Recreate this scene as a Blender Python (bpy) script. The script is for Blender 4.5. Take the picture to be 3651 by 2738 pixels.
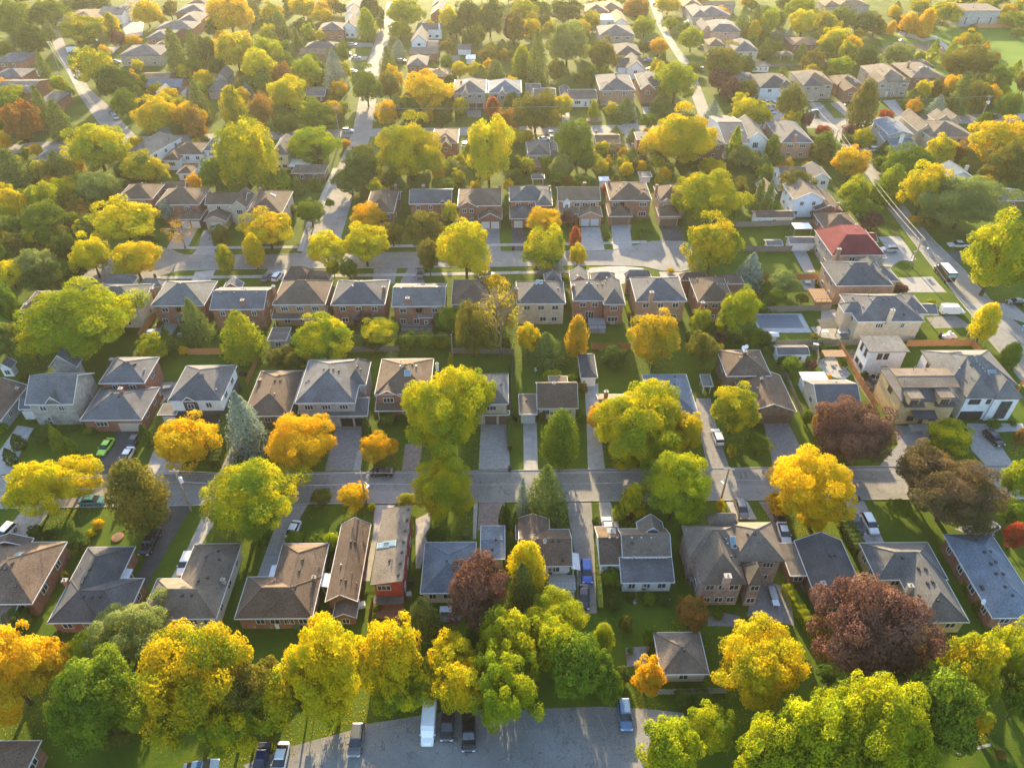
import bpy, math, random
import numpy as np
from mathutils import Vector, Matrix, Euler
R = math.radians
for o in list(bpy.data.objects): bpy.data.objects.remove(o)
sc = bpy.context.scene
COL = sc.collection

# ------------------------------------------------------------------ camera
CAM_H = 105.0; PITCH = 39.5
FPX = 2619.4; PX0 = 1825.5; PY0 = 1369.0          # focal length and centre in photo pixels
cd = bpy.data.cameras.new('camera'); cam = bpy.data.objects.new('camera', cd); COL.objects.link(cam)
cam.location = (0, 0, CAM_H); cam.rotation_euler = (R(90 - PITCH), 0, 0)
cd.sensor_width = 36; cd.lens = 36 * FPX / 3651; cd.clip_start = 1; cd.clip_end = 6000
sc.camera = cam
# ------------------------------------------------------------------ sky, sun, exposure
SUN_EL, SUN_AZ = 15.5, -3.5                        # azimuth from +Y, negative = to the left
w = bpy.data.worlds.new('World'); sc.world = w; w.use_nodes = True
nt = w.node_tree; nt.nodes.clear()
sky = nt.nodes.new('ShaderNodeTexSky'); sky.sky_type = 'NISHITA'; sky.sun_disc = False
sky.sun_elevation = R(SUN_EL); sky.sun_rotation = R(SUN_AZ)
sky.air_density = 1.0; sky.dust_density = 1.5; sky.ozone_density = 1.6
bg = nt.nodes.new('ShaderNodeBackground'); bg.inputs[1].default_value = 0.15
out = nt.nodes.new('ShaderNodeOutputWorld')
nt.links.new(sky.outputs[0], bg.inputs[0]); nt.links.new(bg.outputs[0], out.inputs[0])
sd = bpy.data.lights.new('sun', 'SUN'); sun = bpy.data.objects.new('sun', sd); COL.objects.link(sun)
sd.energy = 5.0; sd.angle = R(0.6); sd.color = (1.0, 0.78, 0.44)
sdir = Vector((math.sin(R(SUN_AZ)) * math.cos(R(SUN_EL)), math.cos(R(SUN_AZ)) * math.cos(R(SUN_EL)), math.sin(R(SUN_EL))))
sun.rotation_euler = sdir.to_track_quat('Z', 'Y').to_euler(); sun.location = (0, 0, 300)
vs = sc.view_settings; vs.view_transform = 'Standard'; vs.look = 'None'; vs.gamma = 1; vs.exposure = 2.0
vs.use_curve_mapping = False
cy = sc.cycles; cy.max_bounces = 6; cy.diffuse_bounces = 2; cy.glossy_bounces = 2; cy.transmission_bounces = 4
cy.transparent_max_bounces = 4; cy.volume_bounces = 1; cy.use_denoising = True; cy.caustics_reflective = False
cy.caustics_refractive = False
try: cy.denoiser = 'OPENIMAGEDENOISE'
except Exception: pass

# ------------------------------------------------------------------ picture plane -> place
SP, CP = math.sin(R(PITCH)), math.cos(R(PITCH))
TS = {'A': (1800, 1000 / 1769), 'B': (1150, 950 / 1970), 'C': (600, 950 / 2212), 'D': (0, 950 / 2212)}
def nat(t, x, y):
    if t == 'F': return x * 3651 / 2212, y * 3651 / 2212
    oy, s = TS[t[0]]
    ox = (0, 900, 1800, 2651 if t[0] == 'A' else 2701)[int(t[1])]
    return ox + x * s, oy + y * s
def unp(nx, ny, z=0.0):
    u = (nx - PX0) / FPX; v = (ny - PY0) / FPX
    t = (CAM_H - z) / (SP + v * CP)
    return Vector((u * t, (CP - v * SP) * t, z))
def P(t, x, y, z=0.0): return unp(*nat(t, x, y), z)
def proj(p):
    dz = CAM_H - p[2]; dep = p[1] * CP + dz * SP; v = (dz * CP - p[1] * SP) / dep
    return PX0 + FPX * p[0] / dep, PY0 + FPX * v, dep
GY = R(0.7)                                        # the street grid against the view

# ------------------------------------------------------------------ materials
MATS = {}
def mat(name, col, col2=None, scale=1.0, rough=0.85, bump=0.0, metal=0.0, detail=6.0, fine=None, spec=0.3, emis=0, coords='obj', lo=0.35, hi=0.65):
    if name in MATS: return MATS[name]
    m = bpy.data.materials.new(name); m.use_nodes = True; t = m.node_tree; n = t.nodes; l = t.links
    b = n['Principled BSDF']; b.inputs['Roughness'].default_value = rough; b.inputs['Metallic'].default_value = metal
    b.inputs['Specular IOR Level'].default_value = spec
    if col2 is None: b.inputs['Base Color'].default_value = (*col, 1)
    else:
        if coords == 'obj': vec = n.new('ShaderNodeTexCoord').outputs['Object']
        else: vec = n.new('ShaderNodeNewGeometry').outputs['Position']
        nz = n.new('ShaderNodeTexNoise'); nz.inputs['Scale'].default_value = scale; nz.inputs['Detail'].default_value = detail
        nz.inputs['Roughness'].default_value = 0.65
        l.new(vec, nz.inputs['Vector'])
        rp = n.new('ShaderNodeValToRGB'); rp.color_ramp.elements[0].position = lo; rp.color_ramp.elements[1].position = hi
        rp.color_ramp.elements[0].color = (*col, 1); rp.color_ramp.elements[1].color = (*col2, 1)
        l.new(nz.outputs[0], rp.inputs[0]); csock = rp.outputs[0]
        if fine:
            n2 = n.new('ShaderNodeTexNoise'); n2.inputs['Scale'].default_value = fine[0]; n2.inputs['Detail'].default_value = 3
            l.new(vec, n2.inputs['Vector'])
            mr = n.new('ShaderNodeMapRange'); mr.inputs[1].default_value = .3; mr.inputs[2].default_value = .7
            mr.inputs[3].default_value = 1 - fine[1]; mr.inputs[4].default_value = 1 + fine[1]
            l.new(n2.outputs[0], mr.inputs[0])
            mx = n.new('ShaderNodeMix'); mx.data_type = 'RGBA'; mx.blend_type = 'MULTIPLY'; mx.inputs[0].default_value = 1
            l.new(csock, mx.inputs[6]); l.new(mr.outputs[0], mx.inputs[7]); csock = mx.outputs[2]
        l.new(csock, b.inputs['Base Color'])
        if bump:
            bp = n.new('ShaderNodeBump'); bp.inputs['Strength'].default_value = bump; bp.inputs['Distance'].default_value = .1
            l.new((n2 if fine else nz).outputs[0], bp.inputs['Height']); l.new(bp.outputs[0], b.inputs['Normal'])
    MATS[name] = m; return m
def shingle(name, c1, c2):
    """roof shingles: mottled granules, faint courses, streaks running down"""
    if name in MATS: return MATS[name]
    m = bpy.data.materials.new(name); m.use_nodes = True; t = m.node_tree; n = t.nodes; l = t.links
    b = n['Principled BSDF']; b.inputs['Roughness'].default_value = .9; b.inputs['Specular IOR Level'].default_value = .15
    tc = n.new('ShaderNodeTexCoord'); oi = n.new('ShaderNodeObjectInfo')
    nz = n.new('ShaderNodeTexNoise'); nz.inputs['Scale'].default_value = 4.5; nz.inputs['Detail'].default_value = 5
    l.new(tc.outputs['Object'], nz.inputs['Vector'])
    n3 = n.new('ShaderNodeTexNoise'); n3.inputs['Scale'].default_value = .35; n3.inputs['Detail'].default_value = 3
    l.new(tc.outputs['Object'], n3.inputs['Vector'])
    mp = n.new('ShaderNodeMapping'); mp.inputs['Scale'].default_value = (1.2, 1.2, 9)
    l.new(tc.outputs['Object'], mp.inputs['Vector'])
    vo = n.new('ShaderNodeTexVoronoi'); vo.inputs['Scale'].default_value = 1.0; l.new(mp.outputs[0], vo.inputs['Vector'])
    rp = n.new('ShaderNodeValToRGB'); rp.color_ramp.elements[0].position = .3; rp.color_ramp.elements[1].position = .7
    rp.color_ramp.elements[0].color = (*c1, 1); rp.color_ramp.elements[1].color = (*c2, 1)
    l.new(nz.outputs[0], rp.inputs[0])
    a1 = n.new('ShaderNodeMapRange'); a1.inputs[3].default_value = .92; a1.inputs[4].default_value = 1.08; l.new(vo.outputs['Color'], a1.inputs[0])
    a2 = n.new('ShaderNodeMapRange'); a2.inputs[1].default_value = .3; a2.inputs[2].default_value = .7; a2.inputs[3].default_value = .8; a2.inputs[4].default_value = 1.2; l.new(n3.outputs[0], a2.inputs[0])
    a3 = n.new('ShaderNodeMapRange'); a3.inputs[3].default_value = .85; a3.inputs[4].default_value = 1.15; l.new(oi.outputs['Random'], a3.inputs[0])
    p1 = n.new('ShaderNodeMath'); p1.operation = 'MULTIPLY'; l.new(a1.outputs[0], p1.inputs[0]); l.new(a2.outputs[0], p1.inputs[1])
    p2 = n.new('ShaderNodeMath'); p2.operation = 'MULTIPLY'; l.new(p1.outputs[0], p2.inputs[0]); l.new(a3.outputs[0], p2.inputs[1])
    mx = n.new('ShaderNodeMix'); mx.data_type = 'RGBA'; mx.blend_type = 'MULTIPLY'; mx.inputs[0].default_value = 1
    l.new(rp.outputs[0], mx.inputs[6]); l.new(p2.outputs[0], mx.inputs[7]); l.new(mx.outputs[2], b.inputs['Base Color'])
    bp = n.new('ShaderNodeBump'); bp.inputs['Strength'].default_value = .5; bp.inputs['Distance'].default_value = .03
    l.new(vo.outputs['Distance'], bp.inputs['Height']); l.new(bp.outputs[0], b.inputs['Normal'])
    MATS[name] = m; return m
RF = {'slate': ((.085, .083, .088), (.15, .147, .148)), 'dark': ((.06, .06, .064), (.105, .104, .106)), 'brown': ((.085, .06, .045), (.165, .12, .09)),
      'tan': ((.13, .095, .065), (.22, .165, .115)), 'grey': ((.095, .095, .095), (.18, .175, .165)), 'blue': ((.09, .115, .145), (.175, .21, .25)),
      'red': ((.13, .022, .03), (.20, .04, .05)), 'warm': ((.11, .09, .075), (.20, .165, .13)), 'flat': ((.10, .085, .075), (.17, .15, .13)),
      'white': ((.6, .6, .6), (.8, .8, .8)), 'char': ((.055, .05, .05), (.11, .10, .095))}
def roofm(k): return shingle('shingle_' + k, *RF[k])
WL = {'brick': ((.22, .095, .065), (.33, .165, .115), .25), 'tanbrick': ((.31, .18, .11), (.43, .27, .18), .25), 'beige': ((.42, .34, .25), (.55, .46, .35), .12),
      'white': ((.62, .62, .62), (.76, .76, .75), .06), 'cream': ((.55, .46, .33), (.66, .57, .43), .1), 'stone': ((.24, .22, .19), (.42, .38, .33), .25),
      'ply': ((.50, .33, .15), (.66, .46, .24), .15), 'char': ((.05, .045, .045), (.10, .09, .085), .15), 'yellow': ((.42, .31, .15), (.53, .42, .23), .15),
      'redpaint': ((.34, .045, .04), (.42, .07, .055), .08), 'brown': ((.15, .10, .07), (.26, .18, .13), .2), 'pink': ((.30, .19, .16), (.50, .36, .31), .3),
      'bluewhite': ((.50, .56, .62), (.62, .68, .74), .05), 'grey': ((.28, .28, .28), (.40, .40, .39), .12)}
def wallm(k):
    c1, c2, f = WL[k]; return mat('wall_' + k, c1, c2, 1.2, .9, .2, fine=(9, f))
TRIM = mat('trim_white', (.52, .52, .51), (.66, .66, .65), 3, .5)
TRIMB = mat('trim_brown', (.12, .08, .06), (.17, .12, .09), 3, .6)
GLASS = mat('window_glass', (.025, .03, .036), (.07, .08, .09), .8, .08, spec=.6)
SKYG = mat('skylight_glass', (.16, .25, .28), (.22, .32, .36), .8, .12, spec=.7)
METAL = mat('grey_metal', (.25, .25, .25), (.4, .4, .4), 4, .45, metal=.5)
DMETAL = mat('dark_vent', (.035, .033, .03), (.07, .065, .06), 4, .6)
WMETAL = mat('white_metal', (.7, .72, .74), (.82, .83, .85), 2, .4)
BRICK = mat('chimney_brick', (.26, .10, .06), (.40, .18, .12), 3, .9, .3, fine=(10, .25))
BARK = mat('bark', (.05, .037, .026), (.12, .09, .065), 5, .95, .6)
TWIG = mat('twig', (.16, .12, .09), (.27, .21, .16), 4, .95)
WOOD = mat('fence_wood', (.20, .125, .075), (.34, .22, .13), 3, .9, .2, fine=(18, .2))
WOODO = mat('cedar_wood', (.40, .17, .065), (.55, .26, .11), 3, .8, .2, fine=(18, .2))
WOODG = mat('grey_wood', (.16, .14, .12), (.28, .25, .21), 3, .9, .2, fine=(18, .2))
def asphalt(name, c1, c2, crack, patch):
    m = mat(name, c1, c2, .12, .92, .2, coords='pos', fine=(5, .14)); t = m.node_tree; n = t.nodes; l = t.links; b = n['Principled BSDF']; src = b.inputs['Base Color'].links[0].from_socket
    g = n.new('ShaderNodeNewGeometry'); ns = n.new('ShaderNodeTexNoise'); ns.inputs['Scale'].default_value = .5; l.new(g.outputs['Position'], ns.inputs['Vector'])
    av = n.new('ShaderNodeMix'); av.data_type = 'VECTOR'; av.inputs[0].default_value = .55; l.new(g.outputs['Position'], av.inputs[4]); sc_ = n.new('ShaderNodeVectorMath'); sc_.operation = 'SCALE'; sc_.inputs['Scale'].default_value = 9; l.new(ns.outputs['Color'], sc_.inputs[0])
    ad = n.new('ShaderNodeVectorMath'); l.new(g.outputs['Position'], ad.inputs[0]); l.new(sc_.outputs[0], ad.inputs[1])
    vo = n.new('ShaderNodeTexVoronoi'); vo.feature = 'DISTANCE_TO_EDGE'; vo.inputs['Scale'].default_value = .16; l.new(ad.outputs[0], vo.inputs['Vector'])
    mr = n.new('ShaderNodeMapRange'); mr.inputs[1].default_value = .0; mr.inputs[2].default_value = .022; mr.inputs[3].default_value = crack; mr.inputs[4].default_value = 1; l.new(vo.outputs['Distance'], mr.inputs[0])
    mp = n.new('ShaderNodeMapping'); mp.inputs['Scale'].default_value = (.09, .16, 1); l.new(g.outputs['Position'], mp.inputs['Vector'])
    v2 = n.new('ShaderNodeTexVoronoi'); v2.distance = 'CHEBYCHEV'; v2.inputs['Scale'].default_value = 1; l.new(mp.outputs[0], v2.inputs['Vector'])
    m2 = n.new('ShaderNodeMapRange'); m2.inputs[3].default_value = 1 - patch; m2.inputs[4].default_value = 1 + patch; l.new(v2.outputs['Color'], m2.inputs[0])
    mu = n.new('ShaderNodeMath'); mu.operation = 'MULTIPLY'; l.new(mr.outputs[0], mu.inputs[0]); l.new(m2.outputs[0], mu.inputs[1])
    mx = n.new('ShaderNodeMix'); mx.data_type = 'RGBA'; mx.blend_type = 'MULTIPLY'; mx.inputs[0].default_value = 1; l.new(src, mx.inputs[6]); l.new(mu.outputs[0], mx.inputs[7]); l.new(mx.outputs[2], b.inputs['Base Color'])
    return m
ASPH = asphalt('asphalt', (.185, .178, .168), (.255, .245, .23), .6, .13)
ASPHD = asphalt('asphalt_dark', (.055, .055, .058), (.095, .092, .09), .7, .1)
CONC = mat('concrete', (.27, .26, .25), (.38, .365, .345), .6, .9, .15, coords='pos', fine=(5, .1))
PAVE = mat('interlock', (.16, .155, .155), (.25, .235, .225), 1.3, .9, .3, coords='pos', fine=(7, .25))
PAVEL = mat('interlock_light', (.24, .235, .23), (.34, .325, .31), 1.3, .9, .3, coords='pos', fine=(7, .25))
PAVEB = mat('interlock_brown', (.17, .135, .12), (.27, .215, .19), 1.3, .9, .3, coords='pos', fine=(7, .25))
SOIL = mat('soil', (.10, .07, .045), (.22, .16, .10), 1.5, .95, .4, coords='pos', fine=(8, .3))
PAINT = mat('road_paint', (.20, .20, .19), (.36, .36, .34), 2, .7, coords='pos')

def grassmat(name, a, b, c):
    m = bpy.data.materials.new(name); m.use_nodes = True; t = m.node_tree; n = t.nodes; l = t.links
    bs = n['Principled BSDF']; bs.inputs['Roughness'].default_value = .95; bs.inputs['Specular IOR Level'].default_value = .1
    g = n.new('ShaderNodeNewGeometry')
    n1 = n.new('ShaderNodeTexNoise'); n1.inputs['Scale'].default_value = .11; n1.inputs['Detail'].default_value = 4
    n2 = n.new('ShaderNodeTexNoise'); n2.inputs['Scale'].default_value = 1.3; n2.inputs['Detail'].default_value = 6; n2.inputs['Roughness'].default_value = .7
    n3 = n.new('ShaderNodeTexNoise'); n3.inputs['Scale'].default_value = 7; n3.inputs['Detail'].default_value = 3
    for q in (n1, n2, n3): l.new(g.outputs['Position'], q.inputs['Vector'])
    r1 = n.new('ShaderNodeValToRGB'); e = r1.color_ramp.elements; e[0].position = .36; e[1].position = .66
    e[0].color = (*a, 1); e[1].color = (*b, 1); l.new(n1.outputs[0], r1.inputs[0])
    r2 = n.new('ShaderNodeMapRange'); r2.inputs[1].default_value = .5; r2.inputs[2].default_value = .72; l.new(n2.outputs[0], r2.inputs[0])
    mx = n.new('ShaderNodeMix'); mx.data_type = 'RGBA'; l.new(r2.outputs[0], mx.inputs[0]); l.new(r1.outputs[0], mx.inputs[6]); mx.inputs[7].default_value = (*c, 1)
    r3 = n.new('ShaderNodeMapRange'); r3.inputs[1].default_value = .3; r3.inputs[2].default_value = .7; r3.inputs[3].default_value = .7; r3.inputs[4].default_value = 1.3
    l.new(n3.outputs[0], r3.inputs[0])
    m2 = n.new('ShaderNodeMix'); m2.data_type = 'RGBA'; m2.blend_type = 'MULTIPLY'; m2.inputs[0].default_value = 1
    l.new(mx.outputs[2], m2.inputs[6]); l.new(r3.outputs[0], m2.inputs[7]); l.new(m2.outputs[2], bs.inputs['Base Color'])
    bp = n.new('ShaderNodeBump'); bp.inputs['Strength'].default_value = .5; bp.inputs['Distance'].default_value = .12
    l.new(n2.outputs[0], bp.inputs['Height']); l.new(bp.outputs[0], bs.inputs['Normal'])
    MATS[name] = m; return m
GRASS = grassmat('lawn_grass', (.042, .082, .006), (.085, .125, .009), (.095, .095, .022))
PARK = grassmat('park_grass', (.075, .15, .012), (.105, .185, .016), (.12, .16, .022))

LEAF = {  # two leaf colours
    'Y': ((.66, .49, .010), (.38, .37, .014)), 'G': ((.74, .43, .008), (.50, .36, .013)), 'O': ((.70, .34, .010), (.50, .36, .018)),
    'R': ((.34, .17, .035), (.22, .15, .035)), 'P': ((.50, .09, .045), (.26, .10, .035)), 'L': ((.38, .39, .013), (.19, .26, .016)),
    'X': ((.58, .46, .012), (.18, .245, .018)), 'N': ((.19, .245, .02), (.095, .155, .016)), 'D': ((.055, .105, .02), (.09, .125, .022)),
    'V': ((.23, .20, .03), (.11, .125, .025)), 'M': ((.105, .048, .042), (.175, .09, .068)), 'B': ((.16, .225, .205), (.22, .28, .245)),
    'Z': ((.18, .12, .065), (.10, .092, .036)), 'J': ((.17, .23, .016), (.52, .38, .012)), 'K': ((.53, .45, .010), (.22, .275, .016)), 'H': ((.60, .36, .012), (.32, .27, .022)), 'Q': ((.40, .33, .06), (.26, .22, .05)),
    'W': ((.27, .31, .095), (.15, .20, .055)), 'E': ((.10, .15, .035), (.17, .21, .045))}
def leafmat(k):
    nm = 'leaf_' + k
    if nm in MATS: return MATS[nm]
    c1, c2 = LEAF[k]
    m = bpy.data.materials.new(nm); m.use_nodes = True; t = m.node_tree; n = t.nodes; l = t.links; n.clear()
    tc = n.new('ShaderNodeTexCoord'); oi = n.new('ShaderNodeObjectInfo'); at = n.new('ShaderNodeAttribute'); at.attribute_name = 'tone'
    nz = n.new('ShaderNodeTexNoise'); nz.noise_dimensions = '4D'; nz.inputs['Scale'].default_value = 1.7; nz.inputs['Detail'].default_value = 3
    l.new(tc.outputs['Object'], nz.inputs['Vector'])
    mw = n.new('ShaderNodeMath'); mw.operation = 'MULTIPLY'; mw.inputs[1].default_value = 40; l.new(oi.outputs['Random'], mw.inputs[0]); l.new(mw.outputs[0], nz.inputs['W'])
    ad = n.new('ShaderNodeMath'); ad.operation = 'MULTIPLY_ADD'; ad.inputs[1].default_value = .28; l.new(at.outputs['Fac'], ad.inputs[0]); l.new(nz.outputs[0], ad.inputs[2])
    rp = n.new('ShaderNodeMapRange'); rp.inputs[1].default_value = .52; rp.inputs[2].default_value = .74; l.new(ad.outputs[0], rp.inputs[0])
    mx = n.new('ShaderNodeMix'); mx.data_type = 'RGBA'; l.new(rp.outputs[0], mx.inputs[0]); mx.inputs[6].default_value = (*c1, 1); mx.inputs[7].default_value = (*c2, 1)
    hs = n.new('ShaderNodeHueSaturation'); l.new(mx.outputs[2], hs.inputs['Color'])
    h1 = n.new('ShaderNodeMapRange'); h1.inputs[3].default_value = .488; h1.inputs[4].default_value = .512; l.new(oi.outputs['Random'], h1.inputs[0]); l.new(h1.outputs[0], hs.inputs['Hue'])
    v1 = n.new('ShaderNodeMapRange'); v1.inputs[3].default_value = .84; v1.inputs[4].default_value = 1.16; l.new(at.outputs['Fac'], v1.inputs[0]); l.new(v1.outputs[0], hs.inputs['Value'])
    df = n.new('ShaderNodeBsdfDiffuse'); tr = n.new('ShaderNodeBsdfTranslucent'); ms = n.new('ShaderNodeMixShader'); o = n.new('ShaderNodeOutputMaterial')
    l.new(hs.outputs[0], df.inputs[0])
    tg = n.new('ShaderNodeMix'); tg.data_type = 'RGBA'; tg.blend_type = 'MULTIPLY'; tg.inputs[0].default_value = 1; tg.inputs[7].default_value = (1.25, 1.15, .6, 1)
    l.new(hs.outputs[0], tg.inputs[6]); l.new(tg.outputs[2], tr.inputs[0])
    ms.inputs[0].default_value = .22 if k in 'DEBMN' else .36
    l.new(df.outputs[0], ms.inputs[1]); l.new(tr.outputs[0], ms.inputs[2]); l.new(ms.outputs[0], o.inputs[0])
    MATS[nm] = m; return m

# ------------------------------------------------------------------ mesh helpers
def mesh(name, v, f, m=None, smooth=False):
    me = bpy.data.meshes.new(name); me.from_pydata([tuple(q) for q in v], [], f); 
    if m is not None:
        for k in (m if isinstance(m, (list, tuple)) else [m]): me.materials.append(k)
    if smooth: me.polygons.foreach_set('use_smooth', [True] * len(me.polygons))
    me.update(); return me
def obj(name, me, parent=None, loc=(0, 0, 0), rot=(0, 0, 0), scale=None, m=None):
    o = bpy.data.objects.new(name, me); COL.objects.link(o); o.parent = parent
    o.location = loc; o.rotation_euler = rot
    if scale is not None: o.scale = scale
    if m is not None: o.material_slots[0].link = 'OBJECT'; o.material_slots[0].material = m
    return o
class MB:
    def __init__(s): s.v = []; s.f = []
    def add(s, v, f): k = len(s.v); s.v += [tuple(q) for q in v]; s.f += [tuple(i + k for i in q) for q in f]
    def box(s, c, d, rz=0.0, taper=1.0):
        x, y, z = d[0] / 2, d[1] / 2, d[2] / 2; ca, sa = math.cos(rz), math.sin(rz); v = []
        for k, tz in ((-z, 1), (z, taper)):
            for a, b in ((-x, -y), (x, -y), (x, y), (-x, y)):
                a *= tz; b *= tz; v.append((c[0] + a * ca - b * sa, c[1] + a * sa + b * ca, c[2] + k))
        s.add(v, [(3, 2, 1, 0), (4, 5, 6, 7), (0, 1, 5, 4), (1, 2, 6, 5), (2, 3, 7, 6), (3, 0, 4, 7)])
    def tube(s, p, q, r0, r1=None, n=6, cap=True):
        r1 = r0 if r1 is None else r1; p = Vector(p); q = Vector(q); d = (q - p)
        if d.length < 1e-6: return
        d.normalize(); a = d.orthogonal().normalized(); b = d.cross(a); v = []
        for c, r in ((p, r0), (q, r1)):
            for k in range(n):
                t = 2 * math.pi * k / n; v.append(c + (a * math.cos(t) + b * math.sin(t)) * r)
        f = [(k, (k + 1) % n, n + (k + 1) % n, n + k) for k in range(n)]
        if cap: f += [tuple(range(n))[::-1], tuple(range(n, 2 * n))]
        s.add(v, f)
    def mesh(s, name, m=None, smooth=False): return mesh(name, s.v, s.f, m, smooth)
def boxmesh(name, c, d, m, rz=0.0):
    b = MB(); b.box(c, d, rz); return b.mesh(name, m)
THINGS = []                                       # things whose label is composed at the end
TAKEN = set()
def thing(name, label, cat, loc=(0, 0, 0), rz=0.0, group=None, me=None):
    o = bpy.data.objects.new(name, me); COL.objects.link(o); o.location = loc; o.rotation_euler = (0, 0, rz)
    o['label'] = label; o['category'] = cat
    if group: o['group'] = group
    return o
def tag(o, label, cat, group=None):
    o['label'] = label; o['category'] = cat
    if group: o['group'] = group
    return o
def struct(name, me):
    o = obj(name, me); o['kind'] = 'structure'; return o
_lay = [0]
def sheet(name, pts, z, m, kind='structure', label=None):
    """flat polygon on the ground with a skirt; pts are world points"""
    _lay[0] += 1; z = z + (_lay[0] % 7) * .0004
    n = len(pts); v = [(p[0], p[1], z) for p in pts] + [(p[0], p[1], -.05) for p in pts]
    f = [tuple(range(n))] + [(k, n + k, n + (k + 1) % n, (k + 1) % n) for k in range(n)]
    me = mesh(name, v, f, m)
    import bmesh
    bm = bmesh.new(); bm.from_mesh(me); bmesh.ops.triangulate(bm, faces=[q for q in bm.faces if len(q.verts) > 4]); bmesh.ops.recalc_face_normals(bm, faces=bm.faces[:]); bm.to_mesh(me); bm.free()
    o = obj(name, me); o['kind'] = kind
    return o
def pts(t, *xy):
    """ground points from pairs; a string switches the tile"""
    r = []
    for q in xy:
        if isinstance(q, str): t = q
        else: r.append(P(t, *q))
    return r
import re
rng = random.Random(11)
# ------------------------------------------------------------------ houses
HOUSES = []; _wc = {}
def gridframe(w, h, cols, rows, t, d, name, m):
    key = (name, round(w, 2), round(h, 2), cols, rows, t, d, m.name)
    if key in _wc: return _wc[key]
    xs = [-w / 2]; zs = [0]
    cw = (w - t * (cols + 1)) / cols; rh = (h - t * (rows + 1)) / rows
    for i in range(cols): xs += [xs[-1] + t, xs[-1] + t + cw]
    xs.append(w / 2)
    for i in range(rows): zs += [zs[-1] + t, zs[-1] + t + rh]
    zs.append(h); nx, nz = len(xs), len(zs)
    v = [(x, y, z) for y in (-d, 0) for z in zs for x in xs]; f = []
    def I(k, i, j): return k * nx * nz + j * nx + i
    bar = lambda i, j: 0 <= i < nx - 1 and 0 <= j < nz - 1 and (i % 2 == 0 or j % 2 == 0)
    for j in range(nz - 1):
        for i in range(nx - 1):
            if not bar(i, j): continue
            f.append((I(0, i, j), I(0, i + 1, j), I(0, i + 1, j + 1), I(0, i, j + 1)))
            if not bar(i - 1, j): f.append((I(0, i, j), I(0, i, j + 1), I(1, i, j + 1), I(1, i, j)))
            if not bar(i + 1, j): f.append((I(0, i + 1, j), I(1, i + 1, j), I(1, i + 1, j + 1), I(0, i + 1, j + 1)))
            if not bar(i, j - 1): f.append((I(0, i, j), I(1, i, j), I(1, i + 1, j), I(0, i + 1, j)))
            if not bar(i, j + 1): f.append((I(0, i, j + 1), I(0, i + 1, j + 1), I(1, i + 1, j + 1), I(1, i, j + 1)))
    _wc[key] = mesh(name, v, f, m); return _wc[key]
def panemesh(w, h, y, m, name='pane'):
    key = (name, round(w, 2), round(h, 2), y, m.name)
    if key not in _wc: _wc[key] = boxmesh(name, (0, y / 2, h / 2), (w, abs(y), h), m)
    return _wc[key]
def loopmesh(name, loop, outs, wd, hd, m):
    """a moulding that follows a closed loop of points"""
    v = []; f = []; n = len(loop)
    for p, o in zip(loop, outs):
        p = Vector(p); o = Vector(o)
        v += [p + Vector((0, 0, .02)), p + o * wd + Vector((0, 0, .02)), p + o * wd - Vector((0, 0, hd)), p - Vector((0, 0, hd))]
    for k in range(n):
        a, b = 4 * k, 4 * ((k + 1) % n)
        for j in range(4): f.append((a + j, b + j, b + (j + 1) % 4, a + (j + 1) % 4))
    return mesh(name, v, f, m)
def window(root, loc, rz, w, h, frame, cols=2, rows=1, glass=None):
    o = obj('window', gridframe(w, h, cols, rows, .09, .11, 'window', frame), root, loc, (0, 0, rz))
    obj('pane', panemesh(w - .1, h - .1, -.06, glass or GLASS), o, (0, 0, .05))
    return o
class Block: pass
def mkblock(t, spec, yaw):
    xL, xR, yN, yF, he, ty, rise = spec[:7]; b = Block(); b.o = spec[7] if len(spec) > 7 else {}
    ridge = ty.endswith('R'); ty = ty.rstrip('R')
    a = P(t, xL, yN, he); c = P(t, xR, yN, he); b.W = (c - a).length; mid = (a + c) / 2
    if ridge: far = P(t, (xL + xR) / 2, yF, he + rise); D = 2 * (far.y - mid.y)
    else: far = P(t, (xL + xR) / 2, yF, he); D = far.y - mid.y
    b.D = max(D, 1.2) / math.cos(yaw); b.he, b.ty, b.rise = he, ty, rise
    b.c = Vector((mid.x - math.sin(yaw) * b.D / 2, mid.y + math.cos(yaw) * b.D / 2, 0)); return b
def roofz(b, x, y):
    dx = b.W / 2 - abs(x); dy = b.D / 2 - abs(y)
    if dx < 0 or dy < 0: return None
    if b.ty == 'h': return b.he + b.rise * min(1, min(dx, dy) / (min(b.W, b.D) / 2))
    if b.ty == 't': return b.he + b.rise * min(1, min(dx, dy) / (min(b.W, b.D) / 3.2))
    if b.ty == 'gx': return b.he + b.rise * dy / (b.D / 2)
    if b.ty == 'gy': return b.he + b.rise * dx / (b.W / 2)
    if b.ty == 'sx': return b.he + b.rise * (x / b.W + .5)
    if b.ty == 'sy': return b.he + b.rise * (y / b.D + .5)
    return b.he
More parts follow.
